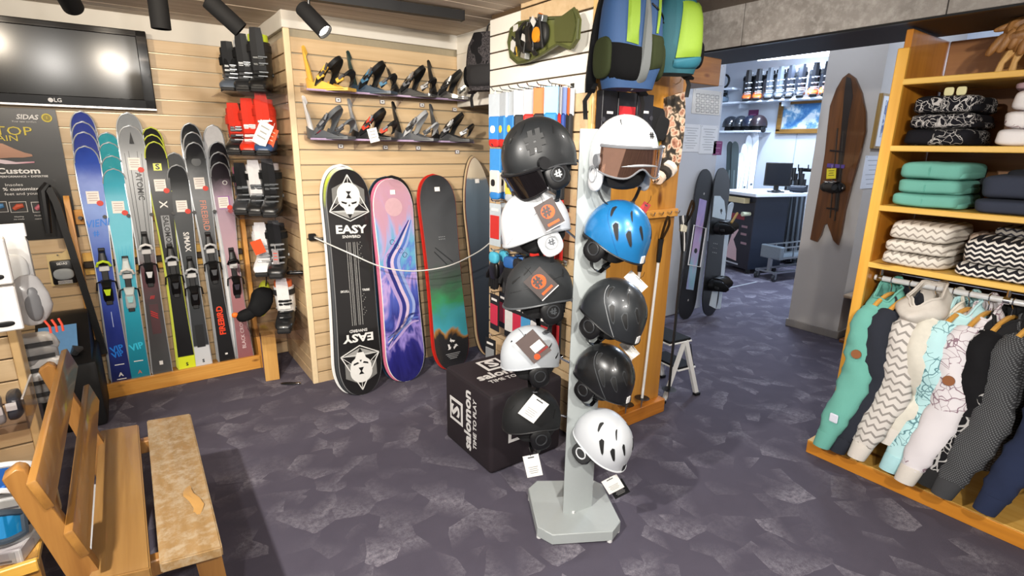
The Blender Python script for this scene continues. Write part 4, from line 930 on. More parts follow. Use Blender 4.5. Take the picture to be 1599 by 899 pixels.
def helmet(M, label, shell, s, vents=(), ear=None, earlogo=None, strapc=BLACK, vm=VD, seam=None, badge=None, gog=None, vz=0, vrim=None, group='helmets on the grey stand', chin=True, trim=BLACK, arm=None, logo=None):
    t = thing('ski_helmet', label, 'helmet', M, group)
    sh = ob('shell', sheet(nb(), lambda u, v: s.pt(2*PI*u, .012+.988*v), 44, 16, True, 0), shell, t, ang=60)
    b = nb(); loft(b, [[s.pt(2*PI*i/44, .012) for i in range(44)][::-1], [s.pt(2*PI*i/44, .004) for i in range(44)][::-1]]); ob('crown', b, shell, t, ang=60)
    ob('rim', tube(nb(), [s.pt(2*PI*i/44, 1)+V((0, 0, .001)) for i in range(45)], .0045, 6), trim, t)
    ob('inner_padding', sheet(nb(), lambda u, v: s.pt(2*PI*u, .03+.96*v, -.014), 36, 10, True), P('141416', .9), t, ang=60)
    ob('head_foam', rbox(nb(), (-.01, 0, -.035), (.20, .155, .15), 2.6), P('0e0e10', .9), t)
    for th, q, L, wd, an in vents:
        if vrim:
            for sg in (1, -1): ob('vent_rim', patch(s, th*sg, q, L*1.18, wd*1.3, -an*sg, .0007, .0012), vrim, t)
        for sg in (1, -1): ob('vent', patch(s, th*sg, q, L, wd, -an*sg), vm, t)
    if seam:
        for sg in (1, -1): ob('seam', tube(nb(), [s.pt(sg*(seam[0]+(seam[1]-seam[0])*k/12), seam[2]+(seam[3]-seam[2])*k/12, .0008) for k in range(13)], .0016, 5), seam[4], t)
    for sg in (1, -1):
        e = ob('ear_pad', rbox(nb(), (-.012, sg*.094, -.064), (.098, .028, .108), 2.6, Rx(sg*.12) @ Ry(.12)), ear or BLACK, t)
        ob('ear_ring', tube(nb(), [V((-.012+.026*math.cos(a), sg*.109, -.060+.026*math.sin(a))) for a in [2*PI*i/18 for i in range(19)]], .0035, 6), trim if ear is not BLACK else DGREY, e)
        if earlogo: text('#', .044, earlogo, e, (-.012, sg*.1085, -.060), (sg*-1, 0, .15) if sg > 0 else (1, 0, -.15), (0, 0, 1), bold=.03)
    if chin:
        b = nb(); strap(b, cat([V((-.01, .09, -.10)), V((.0, .06, -.155)), V((.012, .01, -.178)), V((.012, -.01, -.178)), V((.0, -.06, -.155)), V((-.01, -.09, -.10))], 4), (1, 0, 0), .018, .003); ob('chin_strap', b, strapc, t)
        ob('buckle', box(nb(), (.004, .045, -.166), (.026, .034, .014), Rx(.5), .004), P('2c2d30', .25), t)
    if badge: ob('badge', patch(s, .0, .93, .020, .022, 0, .0025, lens=False), badge, t)
    if logo: logo(t, s)
    if gog:
        lens, fr = gog
        def f(u, v):
            th = -1.28+2.56*u; z0, z1 = -.015+vz, -.115+vz*.9+.035*math.exp(-(th/.28)**2)+.02*abs(th/1.28)**3; z = z0+(z1-z0)*v
            return V(((s.a+.012)*math.copysign(abs(math.cos(th))**.9, math.cos(th))*(1-.10*v), (s.b+.012)*math.sin(th), z))
        v = ob('visor', sheet(nb(), f, 30, 8, th=.002), lens, t, ang=60)
        ob('visor_frame', tube(nb(), [f(i/30, 0) for i in range(31)], .006, 6), fr, v); ob('visor_frame', tube(nb(), [f(i/30, 1) for i in range(31)], .0035, 6), fr, v)
        for sg in (1, -1):
            o = V((.030, sg*(s.b+.006), -.005)); ob('visor_pivot', tube(nb(), [o-V((0, sg*.008, 0)), o+V((0, sg*.008, 0))], [.024, .021], 18), fr, v)
    if arm:                                     # chrome arm of the stand that carries the helmet
        p0 = M.inverted() @ V(arm)
        ob('display_arm', tube(nb(), [p0, p0*.4+V((-.03, 0, .02)), V((-.02, 0, .05))], .005, 8), CHROME, t)
    return t
def hpos(px, py, vplane, head, tilt, sc=1.0, roll=0):
    # the stand's display plane: u along the stand's width, v away from the camera
    n = V((.57, .82, 0)).normalized(); d = _rt*((px-799.5)/F_PX)+_dn*((py-449.5)/F_PX)+_fw; o = V((0, 0, EYE))
    p = o+d*((vplane-n.dot(o))/n.dot(d))
    return Tr(p) @ Rz(math.radians(head)) @ Ry(math.radians(tilt)) @ Rx(math.radians(roll)) @ MX.Scale(sc, 4)
PV = n_ = V((.57, .82, 0)).normalized().dot(pm)
def arm_at(z): return V((pm.x, pm.y, z))
mk = P('1a1c1e', .42, coat=.2); mgr = P('2a2c2e', .6, spec=.35); wh = P('cdcfd2', .35, var=.02, coat=.3); whm = P('b4b9be', .4, var=.02)
sv = Shell(brim=.0, front=-.012, side=-.03, back=-.07)
sb = Shell(brim=.14, front=-.03, side=-.03, back=-.065)
sk8 = Shell(brim=.02, front=-.03, side=-.012, back=-.06, sp=2.1)
Vall = [(.45, .55, .05, .010, .5), (.9, .40, .045, .010, .7), (1.5, .55, .04, .009, .9), (2.3, .55, .045, .009, .6)]
def hlogo(sz, mm, th=1.3, q=.58):
    def f(t, s):
        for sg in (1, -1):
            o = s.pt(sg*th, q, .0012); nrm = V((o.x/s.a**2, o.y/s.b**2, o.z/s.c**2)).normalized(); r = V((0, 0, 1)).cross(nrm).normalized(); u = nrm.cross(r)
            text('#', sz, mm, t, o, r, u, bold=.05)
    return f
# left column, facing left
H1 = helmet(hpos(842, 247, PV-.03, 163, 20, .97), 'large matte black helmet with dark visor, top of the left column', mk, sv, [(.55, .45, .05, .008, .9), (1.0, .33, .05, .010, 1.0), (2.0, .5, .04, .007, .8)], BLACK, P('9a9da0', .3), vm=P('141516', .4),
    gog=(P('1d1a1c', .06, .6, coat=1), P('121214', .35)), logo=hlogo(.105, P('121314', .6), 1.35, .58), trim=DGREY, arm=(pm.x, pm.y, 1.52))
H2 = helmet(hpos(836, 352, PV-.02, 160, 20, .93), 'glossy white helmet with orange logo tag, second of the left column', wh, Shell(brim=.10, front=-.035, side=-.02, back=-.06), [(.7, .5, .02, .006, .4), (1.3, .35, .02, .006, .4)], wh, P('5d6064', .4), trim=P('9a9da0', .4), vm=P('b9bcc0', .4), strapc=DGREY,
    seam=(.3, 2.4, .95, .42, P('c4c6ca', .4)), arm=(pm.x, pm.y, 1.22))
H3 = helmet(hpos(842, 455, PV-.03, 163, 8, .93), 'charcoal helmet with orange logo tag, third of the left column', mgr, Shell(brim=.16, front=-.035, side=-.022, back=-.05), Vall, BLACK, P('3f4245', .5), trim=P('4a4d50', .4), seam=(.3, 2.6, .75, .55, P('232426', .5)), arm=(pm.x, pm.y, .96))
H4 = helmet(hpos(828, 556, PV-.02, 158, 6, .85), 'pale grey skate style helmet with brown tag, fourth of the left column', whm, sk8, [(.5, .45, .012, .010, 0), (.9, .5, .012, .010, 0), (1.2, .3, .012, .010, 0), (2.2, .62, .05, .007, .5), (2.45, .8, .04, .007, .5)], BLACK, None, trim=P('aeb2b6', .4), arm=(pm.x, pm.y, .72))
H5 = helmet(hpos(830, 652, PV-.02, 158, 6, .87), 'matte black skate style helmet with white tag, lowest of the left column', P('161718', .65, spec=.35), sk8, [(.5, .5, .03, .008, .9), (1.2, .3, .016, .010, 0), (2.3, .7, .04, .006, .8)], BLACK, None, trim=P('1a1a1b', .5), arm=(pm.x, pm.y, .49))
# right column, facing right and towards the camera
H6 = helmet(hpos(973, 247, PV-.10, -108, 4, .98), 'white helmet with copper mirror visor, top of the right column', wh, sv, [(.9, .35, .04, .006, .8)], wh, None, gog=(P('c89a84', .04, .95, coat=1), P('6a6c70', .25)), vz=.062, trim=P('8f9296', .3), strapc=BLACK, arm=(pm.x, pm.y, 1.52),
    logo=lambda t, s: text('#', .03, BLACK, t, s.pt(.35, .58, .002), (-.3, 1, 0), V((-.45, 0, .85)), bold=.03))
VR = [(1.32, .66, .062, .024, .8), (.82, .66, .058, .026, .8), (1.85, .42, .055, .02, .8), (1.05, .30, .050, .018, .9), (.38, .52, .052, .022, 1.0)]
H7 = helmet(hpos(963, 368, PV-.09, -80, 28, .88), 'metallic blue helmet, second of the right column', P('1f6fa8', .3, .25, coat=.4), sb, VR, BLACK, None, vrim=P('1a5a8c', .35), seam=(.9, 2.2, .98, .35, P('1a5d92', .4)), badge=PW, arm=(pm.x, pm.y, 1.22))
H8 = helmet(hpos(957, 488, PV-.09, -80, 30, .91), 'satin dark grey helmet with slim vents, third of the right column', P('2c2f32', .38, .3, coat=.2), sb, VR, BLACK, None, vm=P('151617', .5), vrim=P('4d5053', .35, .3), seam=(.9, 2.2, .98, .35, P('8d9093', .3)), badge=PW, arm=(pm.x, pm.y, .96))
H9 = helmet(hpos(943, 586, PV-.09, -80, 24, .86), 'gloss black helmet with small blue emblem, fourth of the right column', P('191a1c', .32, .2, coat=.3), sb, VR, BLACK, None, vm=P('0f1011', .5), vrim=P('3c3e41', .35, .3), seam=(.9, 2.2, .98, .35, P('4c4f52', .3)), badge=PW, arm=(pm.x, pm.y, .72))
H10 = helmet(hpos(941, 686, PV-.09, -80, 32, .87), 'white helmet with slim dark vents, lowest of the right column', P('c4c8cd', .42, var=.02), sb, VR, P('2a2b2d', .8), None, trim=P('cfd3d6', .4), badge=P('1a1a1a', .5), arm=(pm.x, pm.y, .49))
# tags on the helmets
def atv(px, py, v):
    n = V((.57, .82, 0)).normalized(); d = _rt*((px-799.5)/F_PX)+_dn*((py-449.5)/F_PX)+_fw; o = V((0, 0, EYE)); return o+d*((v-n.dot(o))/n.dot(d))
RR = V((.82, -.57, 0)).normalized()
def htag(px, py, v, rot, w, h, m, label, kind='logo'):
    r = RR*math.cos(rot)+V((0, 0, 1))*math.sin(rot); u = -RR*math.sin(rot)+V((0, 0, 1))*math.cos(rot)
    t = thing('hang_tag', label, 'price tag', basis(atv(px, py, v), r, u), 'tags on the helmets')
    ob('card', box(nb(), (0, 0, 0), (w, h, .0016)), m, t)
    if kind == 'logo':
        o = ob('orange_mark', tube(nb(), [(0, h*.12, .0008), (0, h*.12, .0018)], w*.33, 20), P('ea5a2a', .5), t)
        text('#', w*.62, m, o, (-.004, h*.16, .0026), (1, 0, 0), (0, 1, 0), bold=.05)
        ob('word_mark', box(nb(), (0, -h*.32, .0014), (w*.6, h*.09, .001)), P('ea5a2a', .5), t)
        ob('white_rim', box(nb(), (0, -h*.5+.002, .0012), (w, .003, .001)), PW, t)
    elif kind == 'brown':
        ob('white_label', box(nb(), (.012, -.008, .0012), (w*.55, h*.3, .001)), PAPER, t); ob('orange_mark', tube(nb(), [(-.015, -h*.36, .0008), (-.015, -h*.36, .002)], .012, 14), P('e0542a', .5), t)
        ob('red_bar', box(nb(), (.02, -h*.30, .0012), (w*.5, .008, .001)), P('8a2f2c', .5), t)
    else:
        ob('emblem', box(nb(), (0, h*.40, .0012), (w*.4, h*.05, .001)), P('46484c', .6), t)
        for i in range(4): ob('print_line', box(nb(), (0, -h*.05-i*h*.09, .0012), (w*(.6-.1*(i % 2)), h*.025, .0008)), GPR, t)
    ob('string', tube(nb(), [(0, h*.5-.004, .001), (.003, h*.5+.015, .0), (0, h*.5+.03, -.012)], .001, 5), BLACK, t)
TB = P('4a4240', .6)
htag(858, 335, PV-.15, .62-.1, .075, .10, TB, 'brown tag with round orange mark on the glossy white helmet')
htag(845, 443, PV-.16, .80, .082, .10, TB, 'brown tag with round orange mark on the charcoal helmet')
htag(833, 541, PV-.15, .72, .085, .11, P('5c4f4c', .6), 'brown tag with a white label on the pale grey helmet', 'brown')
htag(833, 638, PV-.15, -.62, .075, .10, PAPER, 'square white tag on the lowest black helmet', 'white')
htag(832, 727, PV-.10, .22, .065, .10, PAPER, 'tall white tag hanging under the lowest black helmet', 'white')
htag(993, 440, PV-.02, -.75, .095, .04, PAPER, 'white tag behind the dark grey helmet, edge on', 'white')
htag(983, 545, PV-.02, -.85, .085, .04, PAPER, 'white tag behind the gloss black helmet', 'white')
htag(944, 612, PV-.17, -.25, .06, .05, P('19191b', .6), 'black tag inside the gloss black helmet', 'white')
htag(957, 756, PV-.12, .55, .07, .07, PAPER, 'white tag hanging under the lowest white helmet', 'white')
htag(966, 763, PV-.09, .55, .07, .075, P('101012', .6), 'black tag behind the white tag under the lowest white helmet', 'white')
htag(1000, 335, PV-.0, -.5, .03, .10, P('c23a3a', .6), 'red and black tag hanging below the visor helmet', 'white')

# ================================================================== SOCK AND GLOVE WALL
ordn = ['first', 'second', 'third', 'fourth', 'fifth', 'sixth', 'seventh', 'eighth', 'ninth', 'tenth']
XW = 1.882; FMB = ['front', 'middle', 'back']
def peg(y, z, n, row):
    t = thing('hook_peg', 'chrome display hook, %s from the left in the %s row of the sock wall' % (n, row), 'hook', (XW, y, z), 'hooks on the sock wall')
    ob('plate', box(nb(), (-.004, 0, 0), (.006, .03, .03)), CHROME, t)
    ob('rod', tube(nb(), [(-.004, 0, 0), (-.15, 0, .006), (-.162, 0, .018)], .0035, 7), CHROME, t)
def pack(kind, y, z, x, label, group, lean=0):
    t = thing(kind[0], label, kind[1], Tr(x, y, z) @ Rz(lean), group); return t
def sock(y, z, x, cols, label, group, lean=0, h=.27, w=.095):
    t = thing('sock_pack', label, 'socks', Tr(x, y, z) @ Rz(lean), group)
    hd, body, toe, st_ = cols
    ob('header', box(nb(), (0, 0, -.065), (.014, w, .13), None, .002), hd, t)
    b = nb(); box(b, (0, 0, -.185), (.03, w*.92, .13), None, .008); so = ob('sock', b, body, t)
    ob('toe', rbox(nb(), (0, 0, -h+.008), (.034, w*.94, .05), 3), toe, t)
    ob('motif', rbox(nb(), (-.016, .005, -.19), (.006, w*.4, .04), 2.4), st_, so)
    ob('hook', tube(nb(), [(0, 0, -.01), (0, 0, .012), (0, .01, .016)], .002, 5), CHROME, t)
W_, Rd, Bl, Dk = P('b4bcc4', .3), P('c9231d', .7), P('2f7fc8', .7), P('17181b', .7)
OR = P('d8692a', .6); DB = P('22418f', .7); Bk2 = P('202124', .7)
rows = [1.885]
ys = [2.60, 2.52, 2.44, 2.36, 2.28, 2.20, 2.11]
kinds = [('white topped light blue sock pack with red toe', (W_, Bl, Rd, P('f0f0f0', .6))), ('white topped light blue sock pack with red toe', (W_, Bl, Rd, P('e8c23a', .6))), ('white topped blue sock pack with red toe', (W_, Bl, Rd, P('e8c23a', .6))),
         ('orange and blue sock pack', (OR, DB, Rd, Bl)), ('blue headed red sock pack', (P('7ab4dc', .4), Rd, Rd, Dk)), ('orange headed black sock pack', (OR, Bk2, Rd, W_)), ('orange headed red and black sock pack', (OR, Rd, Bk2, W_))]
for i, y in enumerate(ys):
    peg(y, 1.895, ordn[i], 'top')
    for k in range(3 if i < 3 else 0):
        l, c = kinds[i]; sock(y+.006*k, 1.885, 1.745+.045*k, c, '%s, %s of %s top hook' % (l, FMB[k], ordn[i]), 'sock packs on the top row', random.uniform(-.25, .25))
mixc = [('orange edged black', (OR, Bk2, Bk2, W_)), ('white and black', (W_, Bk2, Dk, W_)), ('red toed light blue', (P('7ab4dc', .4), Bl, Rd, Dk)), ('grey and red', (P('8d8f94', .4), Rd, Rd, Dk)), ('dark blue', (P('3a5aa0', .4), DB, Rd, Bl))]
for i in range(3, 7):
    for k in range(5):
        l, c = mixc[(i*2+k) % 5]; sock(ys[i]+random.uniform(-.012, .012), 1.885, 1.74+.028*k, c, '%s sock pack, %s from front on %s top hook' % (l, ordn[k], ordn[i]), 'sock packs on the top row', random.uniform(.5, .9), w=.07)
k2 = [('blue, white and black patterned sock pack', (P('3a8ad0', .5), P('e4dfd2', .6), Bl, Dk)), ('red headed sock pack with yellow band', (Rd, P('d8c24a', .6), W_, Dk)), ('black sock pack with red header', (Rd, Bk2, Dk, W_)), ('blue and black sock pack', (Bl, Bk2, Dk, W_)), ('black and red striped sock pack', (Bk2, Rd, Dk, W_)), ('dark blue and red sock pack', (DB, Bk2, Rd, W_))]
for i, y in enumerate(ys[:1]+ys[2:]):
    peg(y, 1.60, ordn[i], 'second')
    for k in range(2):
        l, c = k2[i]; sock(y, 1.59, 1.75+.06*k, c, '%s, %s of %s hook, second row' % (l, FMB[k*2], ordn[i]), 'sock packs on the second row', random.uniform(-.2, .2))
def card(y, z, x, w, h, c1, c2, label, group, lean=0):        # flat accessory pack
    t = thing('accessory_pack', label, 'package', Tr(x, y, z) @ Rz(lean), group)
    ob('card', box(nb(), (0, 0, -h/2), (.006, w, h), None, .0015), c1, t)
    ob('panel', box(nb(), (-.005, 0, -h*.55), (.006, w*.8, h*.55), None, .002), c2, t)
    ob('print', box(nb(), (-.004, 0, -h*.14), (.003, w*.6, h*.06)), PW, t); ob('hook', tube(nb(), [(0, 0, -.006), (0, 0, .012), (0, .01, .016)], .002, 5), CHROME, t)
def glove(y, z, x, c1, c2, label, group, lean=0, s=1.0):
    t = thing('glove', label, 'glove', Tr(x, y, z) @ Rz(lean) @ MX.Scale(s, 4), group)
    h = ob('palm', rbox(nb(), (0, 0, -.11), (.035, .095, .12), 3), c1, t)
    for i in range(4): ob('finger', tube(nb(), [(0, -.036+.024*i, -.15), (-.004, -.037+.0245*i, -.20), (-.010, -.037+.024*i, -.228+.008*abs(i-1.5))], [.013, .013, .010], 8), c1, t)
    ob('thumb', tube(nb(), [(0, .04, -.10), (-.005, .066, -.14), (-.008, .07, -.165)], [.013, .014, .010], 8), c1, t)
    ob('cuff', rbox(nb(), (0, 0, -.03), (.042, .085, .07), 3.4), c2, t); ob('loop', tube(nb(), [(0, -.01, 0), (0, 0, .02), (0, .01, 0)], .002, 5), BLACK, t)
k3 = [(P('b9c4cc', .5), P('c9302a', .5), 'grey and red accessory pack'), (P('17181b', .6), P('8c7fb0', .5), 'black and mauve accessory pack'), (P('2a2b2e', .6), P('cfd3d6', .5), 'dark accessory pack with white panel'), (P('1b1c1f', .6), P('3a3c40', .5), 'plain black accessory pack'), (P('c62a22', .5), P('d84a3a', .5), 'bright red accessory pack'), (P('b8231e', .5), P('e0e0de', .5), 'red and white accessory pack')]
for i, y in enumerate(ys[:1]+ys[2:]):
    peg(y, 1.29, ordn[i], 'third')
    for k in range(2): card(y, 1.28, 1.75+.065*k, .10, .25, k3[i][0], k3[i][1], '%s, %s of %s hook, third row' % (k3[i][2], FMB[k*2], ordn[i]), 'accessory packs on the third row', random.uniform(-.2, .2))
g4 = [(P('4fb8d8', .6), BLACK), (P('141518', .7), P('2a62a8', .6)), (P('d8dadc', .6), P('202226', .7)), (P('141517', .8), P('17181b', .8)), (P('18191b', .8), P('d0d4d8', .6)), (P('161719', .8), P('b9d43a', .6))]
g4n = ['black ski glove with turquoise cuff', 'black ski glove with blue cuff', 'white ski glove with dark cuff', 'plain black ski glove', 'black ski glove with pale cuff', 'black ski glove with lime cuff']
for i, y in enumerate(ys[:1]+ys[2:]):
    peg(y, 1.00, ordn[i], 'fourth')
    for k in range(2):
        c1, c2 = g4[i]; glove(y, .99, 1.745+.07*k, c1 if i > 0 else BLACK, c2 if i > 0 else c1, '%s, %s of %s hook, fourth row' % (g4n[i], FMB[k*2], ordn[i]), 'gloves on the fourth row', PI*.5*0+random.uniform(-.3, .3))
for i, y in enumerate(ys[:1]+ys[2:]):
    peg(y, .74, ordn[i], 'fifth')
    for k in range(2):
        m = [(P('1a1b1e', .6), P('c92f4a', .5)), (P('15161a', .6), P('dcdcda', .5)), (P('1c1d20', .6), P('c92f4a', .5)), (P('141519', .6), P('4a9ad0', .5)), (P('202124', .6), P('e0e0e0', .5)), (P('17181a', .6), P('a8282c', .5))][i]
        card(y, .73, 1.75+.065*k, .10, .23, m[0], m[1], 'black pack with %s panel, %s of %s hook, fifth row' % (['pink', 'white', 'pink red', 'blue', 'pale', 'dark red'][i], FMB[k*2], ordn[i]), 'accessory packs on the fifth row', random.uniform(-.2, .2))
for i, y in enumerate((2.60, 2.35, 2.11)):
    peg(y, .46, ordn[i], 'sixth')
    card(y, .45, 1.72, .10, .22, P('16171a', .6), P('8d9094', .5), 'black pack with grey panel on the %s hook of the sixth row' % ordn[i], 'accessory packs on the sixth row', .1)

# ================================================================== BACKPACKS AND SNOWSHOES
def backpack(M, label, w, h, d, main, side, extra, strapm=BLACK, group='backpacks hung high by the island'):
    t = thing('backpack', label, 'backpack', M, group)            # hangs from its origin, front looks along -Y
    bodyf = lambda u, v: V((w/2*(1-.22*v**3)*math.copysign(abs(math.cos(2*PI*u))**.6, math.cos(2*PI*u)), -d/2+d/2*(1-.3*v**2)*math.copysign(abs(math.sin(2*PI*u))**.7, math.sin(2*PI*u)), -h+h*(.02+.98*v)))
    b = nb(); n = 28; rings = []
    for j in range(11):
        v = j/10; k = (1-(2*abs(v-.5))**6)**.5 if v not in (0, 1) else .78
        rings.append([V((p.x*k, -d/2+(p.y+d/2)*k, p.z)) for p in [bodyf(i/n, v) for i in range(n)]])
    ob('main_body', loft(b, rings), main, t)
    for nm_, mm, pts, dp in extra:                                 # pieces on the front: polygons (x, z) in units of w, h
        def fs(u, v_, pts=pts):
            (x0, z0), (x1, z1), (x2, z2), (x3, z3) = pts[:4]
            x = ((x0*(1-u)+x1*u)*(1-v_)+(x3*(1-u)+x2*u)*v_)*w; z = (z0*(1-u)+z1*u)*(1-v_)+(z3*(1-u)+z2*u)*v_
            v = max(.03, min(.97, (z-.02)/.98)); k = (1-(2*abs(v-.5))**6)**.5; c = min(.96, (abs(x)/(w/2*(1-.22*v**3)*k))**(1/.6)); sn = (1-c*c)**.5
            ed = 4*u*(1-u)*4*v_*(1-v_)
            return V((max(-w*.5*k, min(w*.5*k, x)), -d/2-d/2*(1-.3*v**2)*sn**.7*k-.004-dp*.45*min(1, ed*3), -h+z*h))
        ob(nm_, sheet(nb(), fs, 10, 14, th=.006), mm, t, ang=50)
    for s in (-1, 1):
        ob('side_pocket', rbox(nb(), (s*w*.47, -d*.5, -h*.72), (w*.14, d*.7, h*.36), 3), side, t)
        ob('shoulder_strap', strap(nb(), cat([V((s*w*.25, .0, -.04)), V((s*w*.33, .025, -h*.4)), V((s*w*.42, .02, -h*.85)), V((s*w*.5, -.02, -h*1.0))], 4), (1, 0, 0), .05, .012), strapm, t)
        ob('webbing', strap(nb(), [V((s*w*.40, -.02, -h*.92)), V((s*w*.55, .0, -h*1.08)), V((s*w*.52, .0, -h*1.25))], (1, 0, 0), .022, .003), strapm, t)
    ob('grab_loop', tube(nb(), [(-.03, -.02, -.02), (-.02, -.01, .05), (0, -.005, .07), (.02, -.01, .05), (.03, -.02, -.02)], .006, 7), strapm, t)
    return t
lime = P('6f8a20', .7, bump=.2, sc=200); tealb = P('0e4650', .75, bump=.2, sc=200); bpb = P('213f66', .75, bump=.2, sc=200); gyb = P('575a5a', .8, bump=.2, sc=200); bkb = P('0b0b0c', .9, bump=.2, sc=200, spec=.12); olv = P('262b17', .85, spec=.15)
backpack(Tr(1.945, 1.885, 2.33) @ Rz(-.25), 'blue, lime and grey hiking backpack with black base, on the pine end panel', .29, .48, .20, bpb, olv,
    [('front_panel', bkb, [(-.50, .08), (.02, .05), (.02, .36), (-.50, .40)], .02), ('stripe', lime, [(-.27, .40), (-.07, .38), (-.07, 1.0), (-.24, 1.0)], .03), ('stripe', gyb, [(-.06, .0), (.14, .05), (.15, .5), (.07, .98), (-.05, .99)], .03),
     ('front_panel', olv, [(.16, .18), (.50, .22), (.50, .47), (.16, .48)], .02), ('zip', lime, [(.24, .49), (.29, .49), (.36, .98), (.31, .98)], .015), ('base', gyb, [(-.40, .02), (.36, .02), (.36, .07), (-.40, .07)], .02), ('pull', lime, [(.30, .44), (.52, .38), (.52, .41), (.30, .47)], .01), ('cord', BLACK, [(.15, .72), (.5, .60), (.5, .615), (.15, .74)], .01)])
backpack(Tr(2.25, 1.85, 2.28) @ Rz(-.45), 'small lime and teal backpack hung at the right of the blue one', .24, .34, .17, tealb, bkb,
    [('front_panel', lime, [(-.14, .20), (.47, .24), (.42, .94), (-.02, .95)], .03), ('zip', P('0e3a44', .6), [(.06, .42), (.11, .42), (.09, .82), (.05, .82)], .01), ('base', P('1a5a6a', .7), [(-.16, .06), (.48, .08), (.52, .25), (-.16, .18)], .025), ('word_mark', P('d9a05a', .6), [(.12, .83), (.36, .83), (.36, .86), (.12, .86)], .008)])
backpack(Tr(1.975, 2.99, 2.27) @ Rz(-1.1), 'black patterned daypack hung on the white planks of the right wall', .27, .34, .13, lineart('daypack', '151416', '4a4648', 30, .06, .45), bkb, [('front_pocket', P('1a191b', .8), [(-.4, .08), (.4, .08), (.38, .45), (-.38, .45)], .02), ('red_mark', P('8a2a22', .6), [(-.05, .28), (.06, .28), (.06, .33), (-.05, .33)], .008)])
# snowshoe
olive = P('5e6234', .5)
t = thing('snowshoe', 'olive plastic snowshoe with orange heel disc, hung sideways on the white slats', 'snowshoe', Tr(1.84, 2.31, 2.145) @ Rz(-.12))
def so(y, z, d=0): return V((-.02-d, -y, z))
out = [(-.33, .02), (-.30, .085), (-.22, .10), (-.10, .09), (.05, .075), (.20, .05), (.30, .07), (.335, .02), (.33, -.06), (.28, -.095), (.18, -.06), (.02, -.09), (-.12, -.105), (-.22, -.10), (-.30, -.06)]
b = nb(); prism(b, [so(*p) for p in out], (.018, 0, 0)); ob('deck', b, olive, t)
ob('rim', tube(nb(), [so(*p, d=.002) for p in out+out[:1]], .008, 6), P('4a4e2a', .5), t)
for i, (y, z) in enumerate(((-.27, .03), (-.24, -.03), (-.18, .05), (-.17, -.06), (.24, .01), (.28, -.03))): ob('slot', box(nb(), so(y, z, .001), (.004, .05, .014), Rx(.5 if i < 4 else 1.2)), P('20221a', .7), t)
ob('white_badge', prism(nb(), [so(-.30, .02, .001), so(-.26, .035, .001), so(-.24, -.01, .001), so(-.27, -.04, .001), so(-.305, -.02, .001)], (-.002, 0, 0)), PW, t)
ob('binding_plate', rbox(nb(), so(-.02, 0, .02), (.05, .26, .13), 3), P('1c1c1c', .5), t)
ob('heel_disc', tube(nb(), [so(.05, -.005, .04), so(.05, -.005, .055)], .035, 22), P('e08a1e', .4), t)
ob('orange_tab', box(nb(), so(.06, .075, .03), (.02, .05, .03), Rx(.4), .005), P('e0741e', .4), t)
for k in range(2): ob('binding_strap', strap(nb(), [so(-.12+.1*k, .085, .02), so(-.11+.1*k, .03, .07), so(-.10+.1*k, -.03, .07), so(-.10+.1*k, -.09, .02)], (0, 1, 0), .035, .006), P('101010', .5), t)
ob('yellow_cord', tube(nb(), cat([so(-.16, .06, .03), so(-.12, .02, .06), so(-.15, -.04, .05), so(-.18, -.07, .03)], 4), .005, 6), P('c9a23a', .5), t)
for k in range(4): ob('lattice_bar', box(nb(), so(-.14+.075*k, .0, .045), (.012, .018, .15), Rx(.5-.25*k), .003), P('141414', .5), t)
for k in range(3): ob('white_print', box(nb(), so(-.16+.09*k, .06-.06*(k % 2), .052), (.004, .045, .03), Rx(.4*k)), P('c9c8c4', .5), t)
ob('heel_deck', prism(nb(), [so(.15, .05, .005), so(.30, .062, .005), so(.325, 0, .005), so(.30, -.07, .005), so(.16, -.05, .005)], (-.006, 0, 0)), P('4b4e28', .5), t)
for k in range(3): ob('metal_crampon', box(nb(), so(-.09+.08*k, .07 if k else -.08, .03), (.03, .05, .03), Rx(.3), .002), STEEL, t)

# ================================================================== END PANEL GOODS
def wearbox(x, z, w, h, lab, red=False):
    t = thing('underwear_box', lab, 'box', (x, 1.925, z), 'boxes on the pine end panel')
    ob('carton', box(nb(), (0, 0, 0), (w, .045, h), None, .002), P('17171c', .45), t)
    if red: ob('red_panel', box(nb(), (0, -.0235, -.01), (w*.86, .002, h*.62)), P('b8242a', .45), t)
    ob('word_mark', box(nb(), (0, -.0245, h*.16 if not red else h*.13), (w*.4, .002, .012)), PW, t)
    ob('figure_print', rbox(nb(), (0, -.0245, -h*.22), (w*.6, .003, h*.34), 2.2), P('8d8f94', .6) if not red else P('d8605c', .5), t)
    for s in (-1, 1): ob('tab_hole', tube(nb(), [(s*w*.4, -.023, h*.05), (s*w*.4, -.025, h*.05)], .012, 14), PW if red else P('3a3a40', .5), t)
wearbox(1.935, 1.72, .10, .29, 'narrow black box with pale figure print, left of the red fronted one')
wearbox(2.055, 1.72, .13, .29, 'black box with red front panel above the visor helmet', True)
wearbox(2.185, 1.74, .12, .25, 'black box with small white print, right of the red fronted one')
t = thing('folded_tee', 'plain black garment hung over the pine panel behind the visor helmet', 'garment', (2.27, 1.93, 1.73))
ob('fold', rbox(nb(), (0, 0, 0), (.17, .045, .17), 9, Ry(.12), wob=.002), P('101012', .9), t); ob('sleeve', rbox(nb(), (.06, -.01, -.02), (.10, .035, .12), 8, Ry(.35)), P('0d0d0f', .9), t)
ob('green_lining', rbox(nb(), (.03, .004, -.11), (.09, .02, .16), 4), P('5f7a34', .8), t)
fl = lineart('floral', '2a241f', 'c9a68c', 22, .10, .38)
